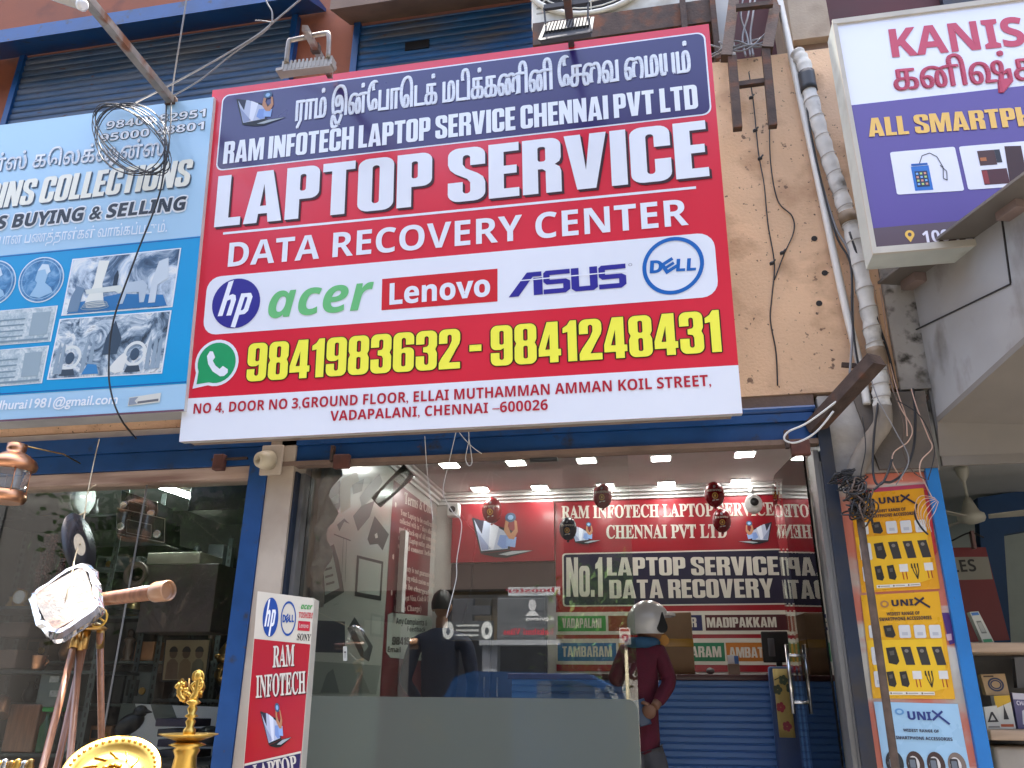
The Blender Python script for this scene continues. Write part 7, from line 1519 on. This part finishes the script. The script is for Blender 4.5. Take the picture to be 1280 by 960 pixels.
for k, (pts, lb) in enumerate(((((1088, 470), (1098, 500), (1120, 540), (1136, 575), (1120, 606)), 'thin grey wire swinging across the painted shade panel above the posters'), (((1108, 455), (1118, 492), (1130, 530), (1128, 560), (1140, 588), (1158, 600)), 'thin brown wire falling from the pilaster foot to the blue post'), (((1078, 520), (1082, 560), (1076, 596), (1082, 622)), 'thin black wire dropping beside the bent duct into the tangle'), (((1120, 500), (1150, 520), (1168, 560), (1160, 600)), 'thin black wire curving under the canopy corner'))):
    cable('loose_wire', lb, [at(u, v, 4.34 + .02 * math.sin(i * 2 + k)) for i, (u, v) in enumerate(pts)], .0028, (m_greycab, MATS['brown_wire'], m_blackrub, m_blackrub)[k], 'wire')
# overhead wires at upper left
Y0 = 3.5
cable('overhead_wire', 'thin grey wire dropping from above to the foot of the rusty arm', [at(234, -6, 3.5), at(225, 50, 3.6), at(217, 100, 3.8), at(214, 128, 3.85)], .005, m_greycab, 'wire')
cable('overhead_wire', 'grey overhead wire curving up to the right across the left shutter', [at(170, 128, 3.9), at(215, 105, 3.8), at(270, 75, 3.7), at(320, 45, 3.6), at(345, 25, 3.5), at(382, -6, 3.4)], .006, m_greycab, 'wire')
cable('overhead_wire', 'second grey wire running close beside the curving overhead wire', [at(212, 122, 3.85), at(250, 100, 3.75), at(290, 68, 3.68), at(330, 40, 3.58), at(339, 28, 3.5)], .005, m_greycab, 'wire')
cable('overhead_wire', 'short grey wire end bending up from the overhead wires', [at(340, 28, 3.5), at(340, 15, 3.48), at(334, 4, 3.46), at(330, -8, 3.45)], .005, m_greycab, 'wire')
cable('overhead_wire', 'short loose wire tail sticking out left of the overhead wires', [at(340, 28, 3.5), at(328, 26, 3.5), at(319, 25.5, 3.5)], .0035, m_greycab, 'wire')
# cable coil on the blue sign
a = MB()
for k in range(9):
    pts = []; rk_ = rnd.random()
    for j in range(36):
        t_ = j / 36 * 2 * math.pi; u = 165 + (42.5 + 2.4 * math.sin(k * 2) + 1.5 * rk_ * math.sin(2 * t_ + k)) * math.cos(t_ + .1 * k) * (1 if math.cos(t_) > 0 else 1.04) + 12 * math.sin(t_) * -.45; v = 174 - (43 + 2.2 * math.sin(k * 1.7)) * math.sin(t_) - 4 * math.cos(t_)
        pts.append(at(u + 1.2 * math.sin(k), v, 3.74 + .012 * k))
    a.tube(pts, .0032, m_blackrub, 6, True)
a.build('cable_coil', label='coil of black cable hanging in front of the blue sign', cat='cable coil')
cable('cable', 'black cable trailing from the coil down the blue sign and under it', [at(208, 126, 3.86), at(206, 180, 3.8), at(200, 240, 3.84), at(170, 320, 3.9), at(142, 400, 3.95), at(136, 460, 3.98), at(140, 495, 4.0), at(152, 525, 4.05), at(170, 548, 4.4)], .0055, m_blackrub)
cable('cable', 'thin black cable hanging straight from the rusty arm into the coil', [at(214, 128, 3.82), at(213, 160, 3.78), at(209, 195, 3.77), at(200, 240, 3.8)], .0045, m_blackrub)
# thin white strings in the shop doorway
cable('wire', 'thin white wire hanging in the shop window beneath the red sign, left one', [at(531, 545, 4.35), at(534, 590, 4.42), at(539, 630, 4.42), at(541, 650, 4.42)], .0024, m_whitecab, 'wire')
cable('wire', 'long thin white wire hanging down the whole shop window', [at(571, 536, 4.3), at(562, 575, 4.42), at(554, 615, 4.42), at(566, 640, 4.42), at(577, 655, 4.42), at(571, 700, 4.42), at(570, 725, 4.42), at(558, 772, 4.42)], .0024, m_whitecab, 'wire')
cable('wire', 'short looped white wire tied under the red sign', [at(568, 532, 4.28), at(580, 548, 4.3), at(592, 560, 4.32), at(602, 567, 4.33)], .0024, m_whitecab, 'wire')
cable('wire', 'white wire bent into a narrow loop under the red sign', [at(585, 532, 4.28), at(586, 550, 4.3), at(582, 572, 4.32), at(586, 582, 4.32), at(590, 578, 4.32), at(588, 560, 4.31), at(586, 548, 4.3)], .0024, m_whitecab, 'wire')

# ------------------------------------------------------------------ phone shop on the right
q = at(1202, 586, 5.8); t = thing('ceiling_fan', 'old cream ceiling fan in the phone shop on the right', 'fan', q)
m_fan = mat('fan_cream', (.42, .40, .33), rough=.45, var=.1)
zf_ = lambda v: at(1208, v, 5.8).z; pmx = (at(1308, 650, 5.8) - at(1208, 650, 5.8)).length / 100
a = MB(); a.lathe([(9 * pmx, zrc2 - .001), (9 * pmx, zf_(588)), (7 * pmx, zf_(595)), (3 * pmx, zf_(601)), (2 * pmx, zf_(602)), (2 * pmx, zf_(626)), (4 * pmx, zf_(629))], (q.x + .0, 5.8, 0), m_fan, 20); a.build('rod', t)
a = MB(); a.lathe([(4 * pmx, zf_(622)), (9 * pmx, zf_(634)), (12 * pmx, zf_(640)), (17 * pmx, zf_(643)), (18 * pmx, zf_(648)), (16 * pmx, zf_(652)), (6 * pmx, zf_(655))], (q.x, 5.8, 0), m_fan, 28); a.build('motor', t)
for k in range(3):
    an = R(-18 + 120 * k); d_ = Vector((math.cos(an), math.sin(an), 0)); s_ = Vector((-d_.y, d_.x, 0)); c_ = Vector((q.x, 5.8, zf_(647)))
    a = MB(); a.hexa([c_ + d_ * .1 - s_ * .035, c_ + d_ * .62 - s_ * .065 + Vector((0, 0, .02)), c_ + d_ * .62 + s_ * .065 - Vector((0, 0, .01)), c_ + d_ * .1 + s_ * .035 - Vector((0, 0, .01)), c_ + d_ * .1 - s_ * .035 + Vector((0, 0, .006)), c_ + d_ * .62 - s_ * .065 + Vector((0, 0, .026)), c_ + d_ * .62 + s_ * .065 - Vector((0, 0, .004)), c_ + d_ * .1 + s_ * .035 - Vector((0, 0, .004))], m_fan); a.build('blade', t)
p0, p1 = at(1225, 612, 6.6), at(1262, 765, 6.6)
t = thing('partition', 'dark blue partition with a sloping top in the phone shop', 'partition', (p0.x + .5, 6.6, .4))
a = MB(); a.prism([at(1222, 622, 6.6), at(1420, 592, 6.6), at(1420, 640, 6.6), at(1255, 668, 6.6), at(1275, 980, 6.6), at(1246, 980, 6.6)], (0, .1, 0), mat('blue_partition', (.012, .055, .15), rough=.6, var=.1)); a.build('panel', t)
rp = Pl((0, 6.4, 0), (1, 0, 0), (0, 0, 1))
t = thing('wall_banner', 'red and grey banner ending in the letters LES in the phone shop', 'banner', at(1225, 770, 6.4))
a = MB(); pxs(a, rp, [(1150, 685), (1232, 684), (1262, 800), (1170, 805)], 0, ink('#8a2d31')); pxs(a, rp, [(1150, 697), (1235, 696), (1241, 724), (1150, 726)], .001, ink('#a7a294')); a.build('printed_sheet', t)
a = MB(); text(a, Aff(rp, (1165, 717), (1221, 714), (1163, 702)), 'SALES', 'sans', .003, ink('#22201f')); a.build('lettering', t)
YS = 4.85
for k, (v0, v1, lb) in enumerate(((803, 813, 'upper pale wooden display shelf in the phone shop'), (912, 920, 'lower pale wooden display shelf carrying small product boxes'))):
    p0, p1 = at(1213 + k * 24, v0, YS), at(1400, v1, YS); a = MB(); a.bev(p0.x, 3.4, YS, YS + .4, p0.z - .05, p0.z, m_wood_lt, .006); a.build('shelf', label=lb, cat='shelf')
a = MB(); p0 = at(1216, 815, YS + .39); a.box(p0.x, 3.4, YS + .41, YS + .43, .4, p0.z, mat('display_back', (.10, .095, .09), rough=.6, var=.2)); a.build('backboard', label='dark back board behind the phone shop display shelves', cat='board')
def card_box(label, c, Y, m, art=None):
    pl = Pl((0, Y, 0), (1, 0, 0), (0, 0, 1)); q_ = Quad(pl, *c); t = thing('product_box', label, 'box', q_(.5, 0), 'small product boxes on the phone shop shelf')
    a = MB(); a.prism([q_(0, 0), q_(1, 0), q_(1, 1), q_(0, 1)], pl.n * -.05, m); a.build('carton', t)
    if art: a = MB(); art(a, q_); a.build('print', t)
    return t
zsx = 912
card_box('brown cardboard product box printed with a coiled cable', ((1226, 843), (1256, 842), (1262, 869), (1233, 869)), 5.02, mat('kraft_box', (.42, .28, .14), rough=.7), lambda a, q: [a.shape([circ(.52, .5, .34, 24, .33), circ(.52, .5, .26, 24, .25)], q, .001, ink('#27304a')), a.shape([circ(.52, .5, .24, 24, .22), circ(.52, .5, .18, 24, .16)], q, .001, ink('#27304a')), rect(a, q, .08, .86, .5, .93, .001, ink('#3d2c1c'))])
card_box('white product box with a black lamp drawing and a yellow corner', ((1242, 870), (1262, 869), (1270, 911), (1250, 911)), 4.98, ink('#cfccc0'), lambda a, q: [a.shape([[(0, .62), (0, 1), (1, 1), (1, .8)]], q, .001, ink('#d0a52a')), a.shape([[(.35, .28), (.68, .28), (.55, .6), (.5, .75), (.47, .6)]], q, .002, ink('#26262a')), rect(a, q, .1, .06, .9, .14, .001, ink('#b2542e'))])
card_box('white product box with a black triangle print at the left', ((1230, 884), (1246, 882), (1252, 911), (1234, 911)), 4.96, ink('#c9c6bb'), lambda a, q: [a.shape([[(.1, .3), (.9, .3), (.6, .75), (.45, .75)], [(.3, .38), (.7, .38), (.52, .62)]], q, .001, ink('#24242a')), rect(a, q, .1, .05, .9, .12, .001, ink('#7d7a74'))])
card_box('violet and white charger box at the right edge of the shelf', ((1265, 866), (1300, 868), (1306, 911), (1273, 911)), 5.0, ink('#5a5478'), lambda a, q: [rect(a, q, .0, .82, 1, 1, .001, ink('#c9c5cb')), a.shape([[(.2, .12), (.6, .1), (.7, .45), (.5, .6), (.25, .5)]], q, .001, ink('#cfcbd0')), text(a, Sub(q, .1, .66, .9, .78), 'CHARGER', 'sans', .001, ink('#e0dce2'))])
card_box('leaning white card packet on the upper shelf of the phone shop', ((1212, 765), (1223, 764), (1243, 803), (1229, 804)), 4.96, ink('#c4c3b4'), lambda a, q: [rect(a, q, .25, .3, .75, .7, .001, ink('#77786f')), rect(a, q, .3, .35, .7, .65, .0016, ink('#a8a89c')), rect(a, q, .1, .88, .9, .97, .001, ink('#3a6aa6')), rect(a, q, .1, .02, .9, .12, .001, ink('#3c8f62'))])
card_box('grey display box at the right edge above the charger box', ((1268, 822), (1300, 820), (1304, 858), (1272, 860)), 5.1, ink('#5f6166'))
p0, p1 = at(1240, 922, 4.9), at(1330, 985, 4.9); a = MB(); a.bev(p0.x, p1.x, 4.9, 5.2, p1.z, p0.z - .04, mat('beige_bin', (.42, .37, .30), rough=.7, var=.2, vs=3), .02); a.build('storage_bin', label='beige storage bin under the lower phone shop shelf', cat='bin')
a = MB(); a.beam(at(1214, 664, 6.3), at(1218, 686, 6.3), .05, .02, ink('#8d6a66')); a.tube(smooth_path([at(1190, 676, 6.2), at(1212, 666, 6.3), at(1230, 672, 6.3)], 5), .006, m_blackrub, 6); a.build('wire', label='dark wire and bracket on the wall below the ceiling fan', cat='wire')

# ------------------------------------------------------------------ the far side of the street (seen as reflections in the window)
def opp(u, v, Yv):   # point seen mirrored in the window, at virtual depth Yv
    p = at(u, v, Yv); return Vector((p.x, 2 * YG - Yv, p.z))
def orect(A, x0, y0, x1, y1, Yv, dep, m):   # a box whose street face fills this part of the mirrored view
    p, q = opp(x0, y0, Yv), opp(x1, y1, Yv); A.box(p.x, q.x, p.y - dep, p.y, q.z, p.z, m); return A
ob = thing('apartment_house', 'sunlit cream house across the street with a deep dark overhang and shop signs', 'house', (-2, -8, 0))
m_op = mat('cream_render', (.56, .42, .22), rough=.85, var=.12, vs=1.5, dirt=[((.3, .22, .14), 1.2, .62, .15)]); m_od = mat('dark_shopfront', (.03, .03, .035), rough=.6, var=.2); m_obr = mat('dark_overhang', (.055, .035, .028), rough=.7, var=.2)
a = MB(); orect(a, 566, 738, 705, 800, 16.4, .3, m_op); a.build('wall', ob)
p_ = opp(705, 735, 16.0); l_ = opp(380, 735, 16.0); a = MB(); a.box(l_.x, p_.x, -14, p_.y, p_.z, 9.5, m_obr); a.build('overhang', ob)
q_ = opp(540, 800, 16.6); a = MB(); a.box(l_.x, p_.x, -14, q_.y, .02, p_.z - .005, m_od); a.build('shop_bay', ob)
a = MB(); orect(a, 622, 746, 697, 803, 15.7, .06, mat('sign_slate', (.085, .09, .095), rough=.5)); a.build('signboard', ob)
a = MB(); orect(a, 635, 734, 700, 744, 15.75, .05, mat('sign_pale', (.55, .6, .62), rough=.5)); a.build('signboard', ob)
s0_, s1_ = opp(695, 795, 15.68), opp(625, 795, 15.68); wS = abs(s0_.x - s1_.x); op_ = Pl((s0_.x, s0_.y + .004, s0_.z), (-1, 0, 0), (0, 0, 1)); hS = wS / 70
a = MB(); text(a, lambda x, y, d: op_.p(wS * (.04 + .9 * x), hS * (2 + 7 * y), d), 'Lakshmi Vilas', 'serif', .002, ink('#c01f38'), .012); text(a, lambda x, y, d: op_.p(wS * (.04 + .5 * x), hS * (18 + 5 * y), d), 'Reviews', 'sans', .002, ink('#d8d8d8'), .012)
a.shape([circ(wS * .42, hS * 37, hS * 5, 20, hS * 7)], lambda x, y, d: op_.p(x, y, d), .002, ink('#d8d8d8')); a.shape([[(wS * .3, hS * 24), (wS * .55, hS * 24), (wS * .47, hS * 30), (wS * .37, hS * 30)]], lambda x, y, d: op_.p(x, y, d), .002, ink('#d8d8d8'))
text(a, lambda x, y, d: op_.p(wS * (.0 + .9 * x), hS * (52 + 6 * y), d + .06), 'booster', 'serif', .002, ink('#a5203a'), .012); a.build('lettering', ob)
a = MB(); orect(a, 553, 776, 616, 800, 15.5, .08, mat('board_charcoal', (.05, .055, .055), rough=.5)); a.build('signboard', ob)
b0_ = opp(616, 800, 15.48); b1_ = opp(553, 776, 15.48); wb_, hb_ = abs(b0_.x - b1_.x), abs(b1_.z - b0_.z); ob_p = Pl((b0_.x, b0_.y + .003, b0_.z), (-1, 0, 0), (0, 0, 1)); a = MB()
for x_ in (.12, .88): a.shape([circ(wb_ * x_, hb_ * .5, wb_ * .11, 24, hb_ * .46)], lambda x, y, d: ob_p.p(x, y, d), .002, ink('#d5d8d5')); a.shape([circ(wb_ * x_, hb_ * .45, wb_ * .04, 12, hb_ * .2)], lambda x, y, d: ob_p.p(x, y, d), .003, ink('#43484a'))
for k in range(3): rect(a, lambda x, y, d: ob_p.p(x, y, d), wb_ * .28, hb_ * (.2 + .25 * k), wb_ * .72, hb_ * (.3 + .25 * k), .002, ink('#b9bdbb'))
a.build('lettering', ob)
a = MB(); orect(a, 603, 806, 620, 900, 15.3, .3, mat('grey_column', (.34, .36, .39), rough=.7)); orect(a, 599, 800, 700, 806, 15.2, .45, mat('grey_column', (.34, .36, .39))); a.build('column', ob)
a = MB(); orect(a, 566, 748, 590, 776, 15.9, .2, MATS['dark_shopfront']); orect(a, 590, 757, 612, 768, 15.9, .2, MATS['dark_shopfront']); a.build('awning_bracket', ob)
ob3 = thing('warehouse', 'tall dark brown house across the street opposite the antique shop', 'house', (-17, -8, 0))
a = MB(); a.box(-34, min(-9.3, l_.x - .05), -15, -6.6, .02, 9.5, mat('dark_render', (.028, .023, .02), rough=.85, var=.25, vs=.8)); a.build('wall', ob3)
for x_ in (-22, -19, -16, -13): a = MB(); a.box(x_, x_ + 1.3, -6.595, -6.55, 4.2, 5.8, m_dark); a.build('window', ob3)
ob2 = thing('apartment_house', 'house further right across the street, pale below and dark brown above, behind the tree', 'house', (8, -12, 0))
b2 = opp(760, 735, 22.0); a = MB(); a.box(p_.x - 1.5, 20, -20, -12.8, .02, b2.z, mat('pale_render', (.42, .41, .36), rough=.85, var=.1)); a.build('wall', ob2)
a = MB(); a.box(p_.x - 1.6, 20.1, -20, -12.3, b2.z + .002, 13, mat('dark_brown_render', (.035, .028, .024), rough=.85, var=.2)); a.build('upper_wall', ob2)
for x_ in (1.2, 3.6, 6, 9.4):
    a = MB(); a.box(x_, x_ + 1.2, -12.795, -12.75, .6, 2.4, m_dark); a.build('window', ob2)
def tree(x, y, h, r, label, leafc):
    t = thing('street_tree', label, 'tree', (x, y, 0), 'trees across the street')
    a = MB(); a.tube(smooth_path([(x, y, 0), (x + .1, y, h * .3), (x - .05, y + .05, h * .55)], 5), [.2 - .011 * i for i in range(11)], mat('tree_bark', (.12, .085, .06), rough=.9, var=.3, bump=.6, bs=20), 10); a.build('trunk', t)
    lb = []
    for k in range(9):
        an = k * 2.4; e = Vector((x + r * .6 * math.cos(an), y + r * .6 * math.sin(an), h * (.6 + .35 * rnd.random()))); lb.append(e)
        a = MB(); a.tube([(x - .05, y + .05, h * (.35 + .02 * k)), ((x + e.x) / 2, (y + e.y) / 2, e.z * .8), e], [.07, .045, .02], MATS['tree_bark'], 7); a.build('limb', t)
    a = MB(); vs = []; fs = []; ml = mat(leafc[0], leafc[1], rough=.5, var=.5, vs=1.5)
    for k in range(4200):
        c_ = lb[rnd.randrange(9)]; d = Vector((rnd.gauss(0, 1), rnd.gauss(0, 1), rnd.gauss(0, .8))) * r * .26; p = c_ + d; s = .07 + .06 * rnd.random()
        u_ = Vector((rnd.gauss(0, 1), rnd.gauss(0, 1), rnd.gauss(0, 1))).normalized(); w_ = u_.orthogonal().normalized(); i = len(vs)
        vs += [p - u_ * s, p + w_ * s * .45, p + u_ * s, p - w_ * s * .45]; fs.append((i, i + 1, i + 2, i + 3))
    a.add(vs, fs, ml); a.build('crown', t)
tree(opp(765, 780, 16.5).x, -7.3, 3.9, 1.25, 'bright green leafy tree across the street between the two houses', ('leaf_green', (.075, .14, .03)))
tree(-9.5, -5.5, 5.6, 2.2, 'darker green tree across the street left of the cream house', ('leaf_dark', (.045, .095, .025)))
# parked three wheeler
rk = thing('auto_rickshaw', 'dark blue hooded three wheeled taxi parked across the street', 'three wheeler', (opp(690, 850, 11.1).x, -1.9, 0))
m_rb = mat('rickshaw_blue', (.012, .04, .13), rough=.35, var=.1, coat=.4); x_, y_ = opp(690, 850, 11.1).x, -1.9
def prof_x(pts, w, y0, m): 
    A = MB(); A.prism([(px_, y0, pz_) for px_, pz_ in pts], (0, w, 0), m); return A
prof_x([(x_ - 1.25, .45), (x_ - 1.2, .95), (x_ + .1, .95), (x_ + .15, .5), (x_ + .9, .45), (x_ + 1.25, .75), (x_ + 1.2, .4), (x_ + .9, .3), (x_ - 1.2, .3)], 1.2, y_ - .6, m_rb).build('body', rk)
prof_x([(x_ - 1.25, .96), (x_ - 1.28, 1.55), (x_ - 1.15, 1.78), (x_ - .9, 1.85), (x_ + .5, 1.83), (x_ + .75, 1.7), (x_ + .72, 1.64), (x_ + .4, 1.74), (x_ - .1, 1.74), (x_ - .12, .96)], 1.24, y_ - .62, mat('rickshaw_hood', (.02, .055, .15), rough=.25, var=.1)).build('hood', rk)
prof_x([(x_ + .72, 1.66), (x_ + 1.15, .78), (x_ + 1.18, .78), (x_ + .76, 1.68)], 1.0, y_ - .5, m_glass).build('windscreen', rk)
for (wx, wy) in ((x_ + 1.0, y_), (x_ - .85, y_ - .55), (x_ - .85, y_ + .55)):
    a = MB(); a.lathe([(.1, -.06), (.2, -.06), (.225, -.03), (.225, .03), (.2, .06), (.1, .06)], (wx, wy, .226), m_black, 24, (0, 1, 0)); w_ = a.build('wheel', rk); a = MB(); a.lathe([(.1, -.05), (.1, .05)], (wx, wy, .226), m_alu, 20, (0, 1, 0)); a.build('rim', w_)
a = MB(); a.tube([(x_ + .75, y_ - .3, 1.05), (x_ + .75, y_ + .3, 1.05)], .015, m_black, 8); a.tube([(x_ + .75, y_, 1.05), (x_ + .95, y_, .5)], .02, m_black, 8); a.build('handlebar', rk)
a = MB(); a.bev(x_ - .75, x_ - .2, y_ - .5, y_ + .5, .952, 1.05, m_black, .02); a.build('seat', rk)
# road warning sign on a post
p = opp(784, 850, 10.6); s_a, s_b = opp(774, 785, 10.6), opp(789, 806, 10.6); p.z = 0; t = thing('road_sign', 'small pale notice with a red ring on a thin post across the street', 'sign', p)
a = MB(); a.tube([p, Vector((p.x, p.y, s_b.z + .02))], .022, mat('post_cream', (.42, .38, .25), rough=.6), 10); a.build('post', t)
a = MB(); a.bev(s_a.x, s_b.x, p.y + .025, p.y + .035, s_b.z, s_a.z, mat('notice_white', (.5, .46, .42), rough=.5), .003); a.build('panel', t)
np_ = Pl((max(s_a.x, s_b.x), p.y + .0365, s_b.z), (-1, 0, 0), (0, 0, 1)); wN, hN = abs(s_b.x - s_a.x), s_a.z - s_b.z; a = MB(); f_n = lambda x, y, d: np_.p(x * wN, y * hN, d)
rect(a, f_n, .1, .78, .9, .93, .0, ink('#a03838')); a.shape([circ(.5, .42, .28, 24, .24), circ(.5, .42, .15, 24, .13)], f_n, .0, ink('#9c2f4a')); a.build('print', t)
